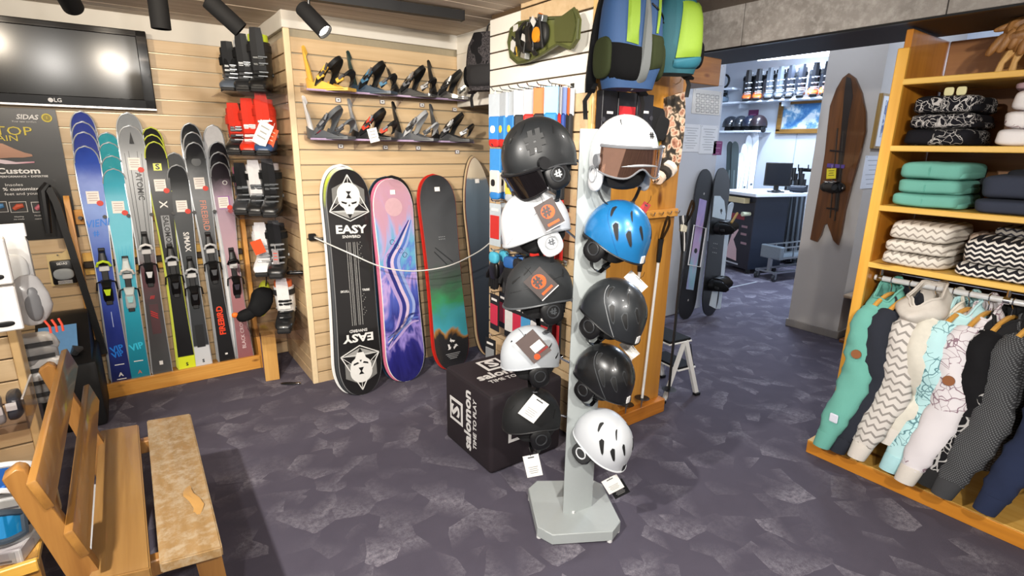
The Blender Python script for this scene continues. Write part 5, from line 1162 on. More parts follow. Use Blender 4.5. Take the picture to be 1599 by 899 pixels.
def floral_mat():
    g = G('floral_print'); c = g.coord(); d = g.n('TexNoise', {'Vector': c, 'Scale': 14.0, 'Detail': 3}).outputs['Color']
    v = g.n('VectorMath', {0: c, 1: g.n('VectorMath', {0: d, 1: (.09, .09, .09)}, operation='MULTIPLY').outputs[0]}, operation='ADD').outputs[0]
    vo = g.n('TexVoronoi', {'Vector': v, 'Scale': 26.0}, feature='F1')
    col = g.ramp(vo.outputs['Distance'], [(.1, '7a4a38'), (.3, 'b98a70'), (.45, 'd0b8a0'), (.55, '5a4c3c'), (.75, '241f1b')])
    return g.fin(col, .8)
FLM = floral_mat()
t = thing('floral_scarf', 'floral print tube scarf hanging from a clear hook card on the pine panel', 'scarf', (2.43, 1.925, 1.90))
b = nb(); pts = cat([V((0, 0, -.02)), V((.005, -.012, -.16)), V((.0, -.015, -.30)), V((-.02, -.02, -.40)), V((-.10, -.03, -.46))], 5)
ob('fabric', strap(b, pts, (.9, -.2, .25), [.12-.0*i for i in range(len(pts)-6)]+[.115, .11, .105, .10, .09, .07], .03), FLM, t)
for k in range(3): ob('striped_cuff', tube(nb(), [(-.015-.035*k, -.02, -.395-.022*k), (-.04-.035*k, -.025, -.41-.022*k)], [.048-.006*k, .045-.006*k], 12), P(('e0d4c8', '2a241f', 'd4c0ac')[k], .8), t)
ob('clear_hanger', bb((-.055, -.008, -.03), (.06, -.004, .07)), AC, t); ob('hook', tube(nb(), [(0, .0, .03), (0, -.03, .04), (0, -.035, .055)], .003, 6), CHROME, t)
# pole hook board with poles
t = thing('hook_board', 'pine strip with chrome hooks across the end panel, holding ski pole straps', 'hook rail', (2.36, 1.935, 1.255))
ob('strip', box(nb(), (0, 0, 0), (.38, .028, .045), None, .003), PINEX, t)
for k in range(5): ob('hook', tube(nb(), [(-.12+.07*k, -.012, .008), (-.12+.07*k, -.04, .0), (-.12+.07*k, -.045, .015)], .004, 7), CHROME, t)
def pole(x, y, z0, z1, lab, shaft, wrist, gr='ski poles at the pine end panel', dx=0, dy=0):
    t = thing('ski_pole', lab, 'ski pole', (x, y, 0), gr); d = V((dx, dy, z1-z0)); p0 = V((0, 0, z0)); p1 = p0+d
    ob('shaft', tube(nb(), [p0+d*.06, p1-d*.12], .008, 8), shaft, t)
    ob('grip', tube(nb(), [p1-d*.13, p1-d*.09, p1-d*.04, p1], [.012, .015, .014, .017], 10), BLACK, t)
    ob('basket', tube(nb(), [p0+d*.055, p0+d*.062], [.012, .045], 14), BLACK, t); ob('tip', tube(nb(), [p0, p0+d*.06], [.002, .007], 8), STEEL, t)
    if wrist: ob('wrist_strap', strap(nb(), cat([p1, p1+V((-.02, -.03, .07)), p1+V((0, -.035, .13)), p1+V((.02, -.03, .08)), p1+V((.012, 0, .0))], 5), (.3, 1, 0), .02, .003), BLACK, t)
    return t
pole(2.335, 1.895, .105, 1.12, 'white ski pole with black strap, left of the two on the pine panel', P('dcdcda', .35), True, dx=.05)
pole(2.20, 1.895, .105, 1.08, 'white ski pole with red band partly behind the blue helmet', P('d8d4d0', .35), True, dx=.03)
pole(2.56, 1.875, .105, 1.20, 'black ski pole with thin white stripe at the right edge of the panel', P('1a1b1d', .4), True, dx=.0)
t = thing('strap_bundle', 'bundle of black and white pole straps hanging at the right edge of the end panel', 'straps', (2.545, 1.91, 1.24))
for k in range(4): ob('strap', strap(nb(), cat([V((-.02+.015*k, -.02, 0)), V((-.03+.018*k, -.045, -.10)), V((-.01+.012*k, -.05, -.20)), V((.01+.01*k, -.03, -.12)), V((0, -.02, 0))], 4), (1, .4, 0), .022, .003), BLACK if k != 2 else PW, t)
ob('band', box(nb(), (-.005, -.04, -.07), (.05, .02, .04), Ry(.2), .004), P('c9c4b0', .6), t)
# ================================================================== PASSAGE
# snowboards by the notice wall
t, L = snowboard((4.27, 3.02, .003), (4.60, 3.175, 1.42), P('17171a', .45), P('3c3d44', .4), 'black snowboard with lilac graphic leaning on the notice wall', w=sb_w(.145), group='snowboards by the notice wall')
ll = marble('lilac', [(0, '9a86c4'), (.3, '86b4c8'), (.45, 'b49ac8'), (.6, '9a8cc8'), (1, '7d68b4')], 3, flow=(1, 1, .6), seed=2)
ob('graphic', box(nb(), (0, -.002, L*.50), (.12, .003, L*.60)), ll, t); ob('dark_mark', tube(nb(), [(.0, -.003, L*.46), (.0, -.005, L*.46)], .025, 14), P('20232c', .5), t)
ob('graphic_frame', tube(nb(), [(-.10, -.012, L*.36), (.10, -.012, L*.36), (.10, -.012, L*.62), (-.10, -.012, L*.62), (-.10, -.012, L*.36)], .006, 6), P('e4e6ea', .4), t)
text('#', .03, PW, t, (0, -.002, L*.84), *FR); text('#', .03, PW, t, (0, -.002, L*.13), *FR)
t, L = snowboard((4.57, 2.96, .003), (4.86, 3.17, 1.43), P('08080a', .4, coat=.3), P('2a2c30', .4), 'black and white snowboard carrying two black bindings beside the doorway', w=sb_w(.15), group='snowboards by the notice wall')
ob('white_panel', prism(nb(), [(-.12, -.001, L*.66), (.11, -.001, L*.66), (.11, -.001, L*.70), (.06, -.001, L*.785), (-.02, -.001, L*.81), (-.12, -.001, L*.80)], (0, -.002, 0)), P('b4c4d0', .35), t)
ob('white_panel', prism(nb(), [(-.02, -.001, L*.07), (.10, -.001, L*.05), (.12, -.001, L*.25), (.03, -.001, L*.25)], (0, -.002, 0)), P('c4d0d8', .35), t)
ob('bird_mark', prism(nb(), [(.0, -.003, L*.72), (.03, -.003, L*.73), (.045, -.003, L*.715), (.03, -.003, L*.705), (.035, -.003, L*.69), (.02, -.003, L*.70)], (0, -.001, 0)), BLACK, t)
for z in (.28, .58):
    for k in range(6): ob('insert_mark', tube(nb(), [(-.05+.03*(k % 3), -.001, L*(.40+.03*(k//3)+z*.1)), (-.05+.03*(k % 3), -.003, L*(.40+.03*(k//3)+z*.1))], .005, 6), P('b0b4b8', .5), t)
fm = frame((4.57, 2.96, .003), (4.86, 3.17, 1.43))
for k, z in enumerate((.22, .60)):
    binding(fm @ Tr(.02, -.004, L*z) @ Rx(PI/2) @ Rz(.35), 'black binding on the %s half of the black and white snowboard' % ('lower', 'upper')[k], BLACK, MBLK, BLACK, P('2c2e30', .4), BLACK, group='bindings on the passage snowboard', sc=.9)
b = nb(); t = thing('ski', 'pale narrow ski standing behind the black and white snowboard by the doorway', 'ski', frame((4.86, 3.05, .003), (5.02, 3.16, 1.15)))
ob('top_sheet', board_body(1.1, ski_w(.05, .04, .045), .01, .03, 0), P('c0ccd6', .35), t); ob('wood_hook', box(nb(), (-.22, -.20, .93), (.02, .02, .14), Ry(.7), .004), P('a8894a', .5), t)
# notices
def notice(x0, x1, y0, y1, label, m, lines=8, col='9aa0aa', Y=3.197, fac=FR, head=None, name='notice'):
    p, q = at(x0, y0, Y=Y), at(x1, y1, Y=Y); c = (p+q)/2; w, h = abs(q.x-p.x), abs(q.z-p.z)
    t = thing(name, label, 'notice', c, 'papers pinned to the walls')
    ob('sheet', box(nb(), (0, 0, 0), (w, .003, h)), m, t)
    for i in range(lines): ob('print_line', box(nb(), (0, -.002, h*.36-i*h*.72/max(1, lines-1)), (w*(.7-.15*(i % 3)), .001, h*.018)), P(col, .7), t)
    for s in (-1, 1): ob('pin', tube(nb(), [(s*w*.44, -.001, h*.46), (s*w*.44, -.004, h*.46)], .004, 8), STEEL, t)
    return t, w, h
notice(1066, 1091, 193, 237, 'white printed notice, left of the two side by side', P('dde1e8', .7, var=.02), 9)
notice(1095, 1117, 195, 240, 'white printed notice with grey text, right of the two side by side', P('dde1e8', .7, var=.02), 9)
notice(1115, 1126, 220, 242, 'small purple notice beside the doorway edge', P('7a2f6a', .6), 3, 'e4cfe0')
t, w, h = notice(1083, 1123, 138, 180, 'white sheet of keyboard like sketches below the wood bracket', P('d8d6d2', .7, var=.04), 0)
for j in range(4):
    for i in range(5): ob('sketch_key', tube(nb(), [(-w*.4+w*.17*i+.006*j+a, -.002, h*.30-h*.2*j+c) for a, c in ((0, 0), (w*.12, .004), (w*.13, -h*.12), (.006, -h*.13), (0, 0))], .0022, 4), P('5c6068', .7), t)
notice(1106, 1128, 98, 134, 'tall pale sheet pinned at the top of the notice wall', P('c9ccd2', .7), 3)
# ladder
t = thing('step_ladder', 'white folding step ladder with black treads behind the pine end panel', 'step ladder', Tr(2.80, 2.12, 0) @ Rz(-.12))
LW = P('dcdcda', .4)
def lad(pts, r=.012): return strap(nb(), pts, (0, 1, 0), .022, .02)
for s in (-1, 1):
    ob('front_leg', strap(nb(), [(.17, s*.16, .008), (.05, s*.13, .40)], (0, 1, 0), .022, .03), LW, t); ob('rear_leg', strap(nb(), [(-.12, s*.15, .008), (.04, s*.13, .39)], (0, 1, 0), .02, .022), LW, t)
    ob('foot_cap', box(nb(), (.172, s*.16, .012), (.045, .034, .024), None, .004), BLACK, t); ob('foot_cap', box(nb(), (-.122, s*.15, .012), (.036, .03, .024), None, .004), BLACK, t)
    ob('brace', cyl(nb(), (.13, s*.15, .19), (.10, s*.13, .37), .003), BLACK, t)
ob('tread', box(nb(), (0, 0, .405), (.19, .27, .022), None, .004), MBLK, t); ob('tread_rim', box(nb(), (.0, 0, .395), (.20, .28, .012), None, .003), LW, t)
ob('lower_tread', box(nb(), (.08, 0, .21), (.15, .27, .018), None, .003), MBLK, t); ob('tread_rim', box(nb(), (.08, 0, .20), (.16, .285, .012), None, .003), LW, t)
# pillar: swallowtail board, tag, frame, notices, stool
t = thing('wooden_monoski', 'long brown wooden swallowtail board hung on the grey pillar', 'monoski', (4.93, 2.17, 1.5))
c0 = V((4.93, 2.17, 1.5)); mk2 = [(1325, 114), (1336, 122), (1346, 145), (1352, 175), (1352, 205), (1343, 245), (1330, 290), (1320, 330), (1314, 365), (1309, 383), (1302, 376), (1297, 362), (1292, 349), (1287, 352), (1282, 368), (1276, 378), (1265, 374), (1272, 335), (1280, 290), (1288, 240), (1292, 200), (1296, 165), (1306, 138), (1316, 121)]
pts = [at(x, y, X=4.925)-c0 for x, y in mk2]
b = nb(); loft(b, [[p+V((.02, 0, 0)) for p in pts], [V((p.x, p.y, p.z)) for p in pts], [V((p.x-.008, p.y*.97, p.z*.992)) for p in pts]]); ob('deck', b, wood('6b421f', '3f2410', 'Z', .3, .8, False, .5), t, ang=30)
dk2 = P('1e130b', .4, coat=.4)
b = nb(); prism(b, [at(x, y, X=4.916)-c0 for x, y in ((1322, 120), (1329, 122), (1332, 150), (1325, 185), (1322, 210), (1316, 260), (1309, 330), (1303, 330), (1308, 260), (1314, 200), (1318, 150))], (-.003, 0, 0)); ob('dark_inlay', b, dk2, t)
for l in ([(1308, 200), (1303, 260), (1296, 340)], [(1317, 205), (1312, 265), (1303, 345)]): ob('inlay_line', tube(nb(), [at(x, y, X=4.914)-c0 for x, y in l], .006, 5), dk2, t)
for y in (235, 325): ob('inlay_bar', tube(nb(), [at(1296+(235-y)*.06, y, X=4.914)-c0, at(1318+(235-y)*.10, y+2, X=4.914)-c0], .008, 5), dk2, t)
o = at(1305, 259, X=4.914)-c0; ob('purple_label', box(nb(), o, (.004, .14, .03), Rx(.05)), P('57408a', .5), t)
binding(Tr(at(1305, 292, X=4.90)) @ Ry(-PI/2) @ Rz(PI/2), 'old black leather and chrome binding on the wooden swallowtail board', BLACK, MBLK, P('1a1512', .5), CHROME, P('2a2420', .5), group=None, sc=.62)
p = at(1298, 271, X=4.88); tag('hang_tag', 'yellow tag on the wooden swallowtail board', p, (0, -1, .1), (0, .1, 1), .075, .085, P('d8c82a', .5), P('5a5420', .6))
t = thing('framed_picture', 'framed blue ink drawing in a thin frame on the pillar side wall', 'picture', (5.07, 1.905, 1.84))
ob('frame', box(nb(), (0, 0, 0), (.34, .03, .42), None, .004), wood('a8894a', '6b4d22', 'Z', .4), t); ob('mat_board', box(nb(), (0, -.0155, 0), (.30, .004, .38)), P('dfe3ea', .6), t)
ob('drawing', box(nb(), (.0, -.018, .02), (.20, .003, .28)), lineart('ink', 'c4cede', '3a5490', 40, .08, .45), t); text('alpes', .05, P('2a3450', .6), t, (0, -.0185, -.15), *FR, shear=.3)
ob('dark_shape', rbox(nb(), (.14, -.03, .05), (.06, .02, .2), 2.6), BLACK, t)
notice(1352, 1370, 243, 293, 'white price list below the framed drawing on the pillar side wall', P('d6dce8', .7, var=.02), 6, Y=1.925)
t = thing('wooden_stool', 'brown wooden stool with carved side board beside the pillar', 'stool', (5.06, 1.72, 0))
ob('seat', bb((-.20, -.26, .40), (.26, .18, .43), .006), wood('c9b49a', '8f6f4a', 'Y', .4), t)
b = nb(); prof = [(-.16, 0), (.20, 0), (.20, .03), (.13, .06), (.11, .14), (.15, .24), (.20, .36), (.20, .40), (-.16, .40), (-.16, .36), (-.11, .24), (-.07, .14), (-.09, .06), (-.16, .03)]
for y in (.10, -.18): ob('side_board', prism(nb(), [(x, y, z) for x, z in prof], (0, .03, 0)), wood('9a6230', '6f3f18', 'Z', .4), t)
ob('foot_rail', bb((-.18, -.24, 0), (.24, .16, .03), .004), wood('9a6230', '6f3f18', 'X', .4), t)

# ================================================================== BACK ROOM
t = thing('service_counter', 'dark navy service counter with white top and a poster on its side', 'counter', Tr(6.62, 3.80, 0) @ Rz(-.33))
ob('cabinet', bb((0, 0, .06), (.53, .62, 1.03), .004), P('1b2334', .5), t); ob('worktop', bb((-.10, -.10, 1.03), (.80, .66, 1.075), .006), P('dfe5ee', .35), t)
ob('side_panel', bb((-.012, 0, .06), (0, .62, .95)), P('1c1720', .5), t)
for x, y in ((.05, .05), (.48, .05), (.05, .57), (.48, .57)): ob('caster', tube(nb(), [(x, y-.015, .03), (x, y+.015, .03)], .03, 14), DGREY, t)
ob('red_print', box(nb(), (-.013, .33, .74), (.002, .34, .07)), P('8a2028', .5), t)
b = nb(); prism(b, [(-.014, y, z) for y, z in ((.46, .16), (.22, .14), (.24, .30), (.32, .42), (.24, .56), (.30, .60), (.36, .50), (.42, .30))], (-.002, 0, 0)); ob('figure_print', b, P('d4b4b8', .5), t)
for y, z in ((.52, .52), (.52, .40), (.14, .52), (.12, .40), (.40, .66), (.14, .62)): ob('print_line', box(nb(), (-.013, y, z), (.002, .11, .03)), P('9a7a80', .5), t)
ob('bottom_print', box(nb(), (-.013, .33, .10), (.002, .30, .02)), P('b8bcc4', .5), t)
ob('cream_tray', bb((-.10, .10, .93), (-.01, .56, 1.0), .005), P('c9b98f', .5), t)
ob('lamp_knob', tube(nb(), [(-.02, .06, .80), (-.14, .06, .80)], [.025, .03], 12), P('c9cdb0', .4), t)
t = thing('computer_mouse', 'black mouse lying on the white counter top', 'mouse', (6.92, 3.72, 1.075)); ob('body', rbox(nb(), (0, 0, .02), (.16, .09, .04), 2.5), BLACK, t); ob('wheel', rbox(nb(), (-.04, 0, .036), (.03, .01, .012), 2.2), DGREY, t)
t = thing('monitor', 'black computer monitor on the service counter', 'monitor', Tr(7.02, 3.78, 1.076) @ Rz(.6))
ob('panel', bb((-.05, -.16, .08), (-.02, .16, .38), .006), BLACK, t); ob('screen', bb((-.054, -.145, .095), (-.05, .145, .365)), P('0c1018', .15), t); ob('foot', bb((-.08, -.10, 0), (.06, .10, .015), .004), BLACK, t); ob('neck', bb((-.03, -.03, .01), (.01, .03, .2), .004), BLACK, t)
t = thing('keyboard', 'tilted dark keyboard stand at the end of the counter', 'keyboard', Tr(7.20, 3.58, 1.075) @ Rz(.3)); ob('deck', box(nb(), (0, 0, .05), (.10, .20, .02), Ry(.9), .003), P('2a2e3a', .4), t); ob('support', box(nb(), (.03, 0, .025), (.02, .12, .05)), BLACK, t)
for i in range(3): ob('key_row', box(nb(), (-.03+.025*i, 0, .045+.03*(1-i)), (.012, .16, .02), Ry(.9)), P('4a4e58', .5), t)
# cart
t = thing('trolley', 'silver low trolley with caged tray and casters in front of the counter', 'trolley', Tr(6.50, 3.38, 0) @ Rz(-.16))
for y in (0, .26):
    ob('rail', bb((0, y-.012, .10), (1.15, y+.012, .125)), STEEL, t); ob('rail', bb((.06, y-.012, .28), (1.15, y+.012, .30)), STEEL, t); ob('rail', bb((.1, y-.01, .42), (1.15, y+.01, .435)), STEEL, t)
    for x in (.12, .32, .52, .72, .92): ob('cage_bar', bb((x, y-.006, .30), (x+.015, y+.006, .425)), STEEL, t)
ob('end_plate', bb((.06, -.02, .27), (.13, .28, .44), .01), P('8d979f', .35, .6), t); ob('tray', bb((.1, 0, .275), (1.15, .26, .285)), P('7c858d', .4, .5), t)
ob('post', bb((.06, .11, .1), (.1, .15, .28)), STEEL, t); ob('post', bb((1.08, .11, .1), (1.12, .15, .28)), STEEL, t)
for x in (.03, 1.08):
    ob('cross_bar', bb((x-.015, -.02, .10), (x+.015, .28, .12)), STEEL, t)
    for y in (0, .26):
        k = ob('wheel', tube(nb(), [(x, y-.014, .045), (x, y+.014, .045)], .045, 16), P('2a2c30', .5), t); ob('hub', tube(nb(), [(x, y-.016, .045), (x, y+.016, .045)], .018, 12), STEEL, k)
        ob('fork', bb((x-.012, y-.02, .045), (x+.012, y+.02, .105)), STEEL, t)
# boots shelf on the far wall
xs = 8.24
p0, p1 = at(1139, 157, X=xs), at(1300, 148, X=xs); zsf = (p0.z+p1.z)/2-.02
t = thing('wall_shelf', 'long white wall shelf carrying rental ski boots in the back room', 'shelf', (8.34, 4.9, zsf))
ob('board', bb((-.15, -1.3, -.03), (.155, .75, 0), .004), P('dce4ee', .5), t)
for y in (-1.1, -.4, .3): ob('bracket', bb((-.1, y, -.10), (.155, y+.03, -.03)), P('c4ccd6', .5), t)
rb = P('1a1d24', .3, coat=.3); ro = P('d8622a', .4); rgm = P('4a5058', .35)
bl_ = [('orange toed rental ski boot at the far left of the white wall shelf', ro, rb, 0), ('orange toed rental ski boot, second on the white wall shelf', ro, rb, 1), ('grey rental ski boot, third on the white wall shelf', rgm, rgm, 2), ('slim grey rental ski boot, fourth on the white wall shelf', P('3c4046', .35), rgm, 3),
       ('black rental ski boot with pink sole, fifth on the white wall shelf', rb, rb, 4), ('black rental ski boot with orange dot, sixth on the white wall shelf', rb, rb, 5), ('orange toed rental ski boot, seventh on the white wall shelf', ro, rb, 6), ('orange toed rental ski boot, eighth on the white wall shelf', ro, rb, 7)]
for (l, sh_, cu_, i), px_ in zip(bl_, (1164, 1180, 1197, 1213, 1229, 1246, 1266, 1284)):
    p = at(px_, 140, X=8.30); boot(Tr(8.36, p.y, zsf) @ Rz(PI+.5), l, sh_, cu_, P('b9c0c8', .3, .5), P('dfe4ea', .6) if sh_ is ro else MBLK, 'rental ski boots on the white wall shelf', 1.2, hi=.34)
t = thing('wall_bracket_shelf', 'small white shelf with a black headset at the left edge of the boot shelf', 'shelf', (8.36, 5.55, zsf+.23))
ob('board', bb((-.12, -.16, -.03), (.13, .22, 0)), P('dce4ee', .5), t); ob('headset', tube(nb(), [(0, .08+.09*math.cos(a), .12+.10*math.sin(a)) for a in [i*PI/7 for i in range(15)]], .018, 8), BLACK, t)
boot(Tr(8.36, 5.62, zsf) @ Rz(PI), 'blue grey ski boot under the small white bracket shelf', P('6a7c8c', .35), P('5a6876', .35), STEEL, MBLK, 'rental ski boots on the white wall shelf', 1.0, hi=.20)
# picture on far wall
p, q = at(1221, 160, X=8.46), at(1300, 204, X=8.46)
t = thing('framed_picture', 'wood framed picture of white clouds on blue sky on the far wall', 'picture', ((8.465), (p.y+q.y)/2, (p.z+q.z)/2))
w, h = abs(p.y-q.y), abs(p.z-q.z)
fw_ = wood('9a7034', '6f4c1c', 'Y', .4)
for y, z, sy_, sz in ((0, h/2, w, .07), (0, -h/2, w, .07), (w/2, 0, .07, h), (-w/2, 0, .07, h)): ob('frame_bar', box(nb(), (0, y, z), (.05, sy_+.07*(sy_ > .08), sz), None, .006), fw_, t)
g = G('cloud_print'); c = g.coord(); ob('print', box(nb(), (.01, 0, 0), (.01, w, h)), g.fin(g.ramp(g.math('ADD', g.noise(c, 5, 5, .6), g.math('MULTIPLY', g.xyz(c)[2], -.5)), [(.42, '3d78b4'), (.52, '7fb0d4'), (.58, 'dfe9f0')]), .5), t)
p = at(1176, 181, X=8.48); t = thing('notice', 'small purple sign on the far wall above the rental helmets', 'notice', p); ob('sheet', box(nb(), (0, 0, 0), (.01, .17, .19)), P('6a2a58', .5), t); ob('print_line', box(nb(), (-.006, 0, .02), (.002, .1, .02)), P('9a5a88', .5), t)
# helmets and skis at left of back room
p = at(1160, 204, X=8.2); zh = p.z
t = thing('wall_shelf', 'short white shelf with rental helmets in the back room', 'shelf', (8.3, 5.2, zh)); ob('board', bb((-.2, -.42, -.03), (.195, .6, 0), .004), P('dce4ee', .5), t); ob('bracket', bb((-.1, -.3, -.09), (.195, -.27, -.03)), P('c4ccd6', .5), t)
shell_r = Shell(front=-.02, side=-.02, back=-.04)
for i, (px_, l, m) in enumerate(((1139, 'left', P('1d2128', .2, coat=.6)), (1154, 'second', P('20242a', .2, coat=.6)), (1169, 'third', P('1a2030', .25, coat=.5)), (1182, 'right hand', P('2a2024', .3, coat=.5)))):
    p = at(px_, 195, X=8.2); helmet(Tr(8.24, p.y, zh+.085) @ Rz(2.9) @ MX.Scale(1.0, 4), 'shiny dark rental helmet, %s of four on the short white shelf' % l, m, shell_r, [(.6, .5, .04, .008, .8)], BLACK, chin=False, group='rental helmets')
for i, (xb, yb, xt, yt) in enumerate(((1138, 352, 1158, 240), (1146, 349, 1164, 226), (1155, 346, 1171, 213), (1166, 344, 1181, 205))):
    B = at(xb, yb, X=7.7+.06*i); T = at(xt, yt, X=8.1+.06*i); B2 = B+(B-T)*.42; B2.z = max(.01, B2.z)
    r = thing('ski', 'white rental ski, %s from the left, standing behind the counter' % ordn[i], 'ski', frame(B2, T, (1, .3, 0)), 'white rental skis'); L = (T-B2).length
    ob('top_sheet', board_body(L, ski_w(.05, .04, .045), .012, .05, 0), P('dfe6ee', .35, var=.03), r); ob('edge', board_body(L, ski_w(.05, .04, .045), .006, .05, 0, dy=.010, grow=.004), P('5a6068', .4), r)
    for k in range(4): ob('logo_mark', box(nb(), (-.01+.02*(k % 2), -.002, L*(.42+.05*k)), (.03, .003, .03)), P('4a525c', .5), r)
    ob('binding', nb_loft([((0, -.004, L*.22), .04, .01), ((0, -.05, L*.25), .04, .05), ((0, -.05, L*.33), .035, .05), ((0, -.01, L*.36), .03, .01)]), BLACK, r)
for i, (xb, xt, m, nmn) in enumerate(((1128, 1141, P('2a3436', .4), 'dark green'), (1134, 1149, P('3c4648', .4), 'dark grey'))):
    B = at(xb, 440, X=7.6); B.z = .01; T = at(xt, 222, X=8.0)
    r = thing('ski', '%s ski standing left of the white rental skis' % nmn, 'ski', frame(B, T, (1, .3, 0))); L = (T-B).length
    ob('top_sheet', board_body(L, ski_w(.055, .045, .05), .012, .05, 0), m, r); ob('stripe', box(nb(), (0, -.002, L*.5), (.02, .003, L*.5)), P('5a6668', .4), r)
# pole bundle
for i in range(12):
    px_ = 1222+2.6*i; B = at(px_-7+1.3*(i % 3), 405-3*(i % 4), X=7.75+.05*(i % 3)); B.z = .01
    T = at(px_+8, 262+9*(i % 4), X=7.85+.04*(i % 3))
    t = thing('ski_pole', 'rental ski pole, %s of the bundle counted from the counter side' % (ordn+['eleventh', 'twelfth'])[i], 'ski pole', B, 'rental poles beside the counter'); d = T-B
    ob('shaft', tube(nb(), [d*.02, d*.88], .015, 6), (P('1a1c20', .4), P('5d646c', .4), P('2a2c32', .4))[i % 3], t); ob('grip', tube(nb(), [d*.87, d*.93, d], [.024, .028, .03], 8), BLACK, t); ob('basket', tube(nb(), [d*.05, d*.056], [.012, .05], 10), BLACK, t)
t = thing('pole_rack', 'black pole rack with a grey mast standing behind the poles', 'rack', (8.05, 3.72, 0)); ob('mast', bb((-.03, -.04, 0), (.03, .04, 1.72), .004), P('5a626e', .5), t); ob('cross_arm', bb((-.05, -.35, 1.32), (.05, .30, 1.37), .004), BLACK, t); ob('base', bb((-.2, -.3, 0), (.2, .3, .03), .004), BLACK, t)
for k in range(5): ob('hook', tube(nb(), [(-.05, -.3+.14*k, 1.35), (-.12, -.3+.14*k, 1.36), (-.13, -.3+.14*k, 1.42)], .008, 6), BLACK, t)
# ================================================================== RIGHT SHELVING UNIT
X0, X1, YA, YB = 2.95, 3.46, 1.10, -.75
t = thing('shelving_unit', 'tall pine shelving unit with folded sweaters and a clothes rail on a low plinth', 'shelving', (3.2, .2, 0))
c0 = V((3.2, .2, 0)); PS = wood('d08c2e', 'b06c1a', 'Z', .4, .6, True, .25); PSY = wood('e8bf62', 'd29c3c', 'Y', .4, .6, True, .25)
def pc(name, p, q, m, bev=.003): return ob(name, bb(V(p)-c0, V(q)-c0, bev), m, t)
pc('side_panel', (X0+.025, YA-.028, .07), (X1, YA, 2.14), PS); pc('front_post', (X0, YA-.034, .07), (X0+.025, YA+.012, 2.06), wood('e6b04c', 'd0922f', 'Z', .4, .6, True, .25))
pc('back_panel', (X1-.015, YB, .95), (X1, YA-.03, 2.14), wood('9a6a3a', '7c4f28', 'Y', .5, .5, False, .1))
SZ = [1.90, 1.607, 1.329, 1.05]
for z in SZ: pc('shelf_board', (X0, YB, z), (X1-.016, YA-.03, z+.026), PSY)
for y in (.98, .5, 0): pc('batten', (X1-.05, y, 1.0), (X1-.02, y+.03, 1.05), PS)
pc('plinth', (2.855, YB, 0), (3.42, 1.165, .068), wood('d8902f', 'b87222', 'Y', .4, .6, True, .3)); pc('plinth_top', (2.855, YB, .068), (3.42, 1.165, .076), wood('e8bc66', 'd49c40', 'Y', .4, .6, True, .3))
s0 = None
for i in range(9):
    if s0 is None: s0 = ob('slat', box(nb(), (0, 0, 0), (.014, YA-.03-YB, .086), None, .002), SLATY, t); s = s0
    else: s = dup(s0, parent=t)
    s.matrix_local = Tr(V((3.40, (YA-.03+YB)/2, .125+i*PITCH_S))-c0)
pc('slat_backing', (3.41, YB, .08), (3.43, YA-.03, .95), GAPD)
t = thing('clothes_rail', 'clear plastic clothes rail with chrome ends below the lowest shelf', 'rail', (3.06, .30, .985)); 
ob('rod', tube(nb(), [(0, -.60, 0), (0, .765, 0)], .014, 12), P('dcdfe2', .12, .3), t)
for y in (.74, .25, -.35): ob('bracket', tube(nb(), [(0, y, 0), (.0, y, .064)], .008, 8), CHROME, t); ob('collar', tube(nb(), [(0, y-.012, 0), (0, y+.012, 0)], .019, 12), CHROME, t)
# ------------------------------------------------------------------ folded garments
def fold(y0, y1, z, h, m, label, group, x0=2.985, dpt=.33, seed=0, zip_=None, rz=0, tagm=None, hood=None):
    w = y1-y0; t = thing('folded_sweater', label, 'sweater', Tr(x0+dpt/2, (y0+y1)/2, z) @ Rz(rz), group)
    ob('body', rbox(nb(), (0, 0, h/2), (dpt, w, h*1.02), 6.5, None, 44, 18, .0035, seed, ze=.42), m, t, ang=60)
    ob('under_layer', rbox(nb(), (.012, -.008, h*.30), (dpt*.97, w*.98, h*.52), 6, None, 32, 12, .004, seed+9, ze=.45), m, t, ang=60)
    if zip_: ob('front_seam', tube(nb(), [(-dpt*.30, .0, h*1.0), (-dpt*.46, .0, h*.93), (-dpt*.51, .0, h*.6), (-dpt*.5, 0, h*.2)], .0028, 5), zip_, t)
    if tagm: ob('paper_label', box(nb(), (-.08, -.05, h+.003), (.09, .10, .002), Rz(.3)), PAPER, t)
    if hood: ob('hood', rbox(nb(), (.03, .0, h), (dpt*.7, w*.7, .05), 3, None, 28, 10, .006, seed+3), hood, t, ang=60)
    return t
flb = lineart('flower_black', '15151b', 'b9b6b4', 13, .022, .47); flw = lineart('flower_white', 'e6e2e2', '8d7078', 10, .02, .5); tl_ = P('68a89a', .9, bump=.3, sc=500); nv = P('2c3242', .9, bump=.3, sc=500)
zb = zigzag('zig_beige', 'd8d2c8', '9d958c', 'YZ', 28, .5, .030, .30); zk = zigzag('zig_black', 'e4e0da', '26252a', 'YZ', 30, .5, .022, .55)
zb2 = zigzag('zig_beige_top', 'd8d2c8', '9d958c', 'YZ', 28, .5, .032, .3)
for i, (h, dx) in enumerate(((.072, .0), (.066, .01), (.076, .015))):
    fold(.79+.004*i, 1.045-.006*i, SZ[1]+.027+[0, .073, .140][i], h, flb, 'folded black sweater with white line flowers, %s of its pile' % ('bottom', 'middle', 'top')[i], 'pile of black flower sweaters', 2.98+dx, .36, i, P('8d8a88', .6))
for k in range(2): t = thing('size_label', 'small pale cardboard size label, %s of two on the black flower pile' % ('left', 'right')[k], 'label', (3.05, .915-.045*k, SZ[1]+.027+.226)); ob('card', rbox(nb(), (0, 0, .008), (.012, .036, .036), 6), P('d6d0a0', .6), t)
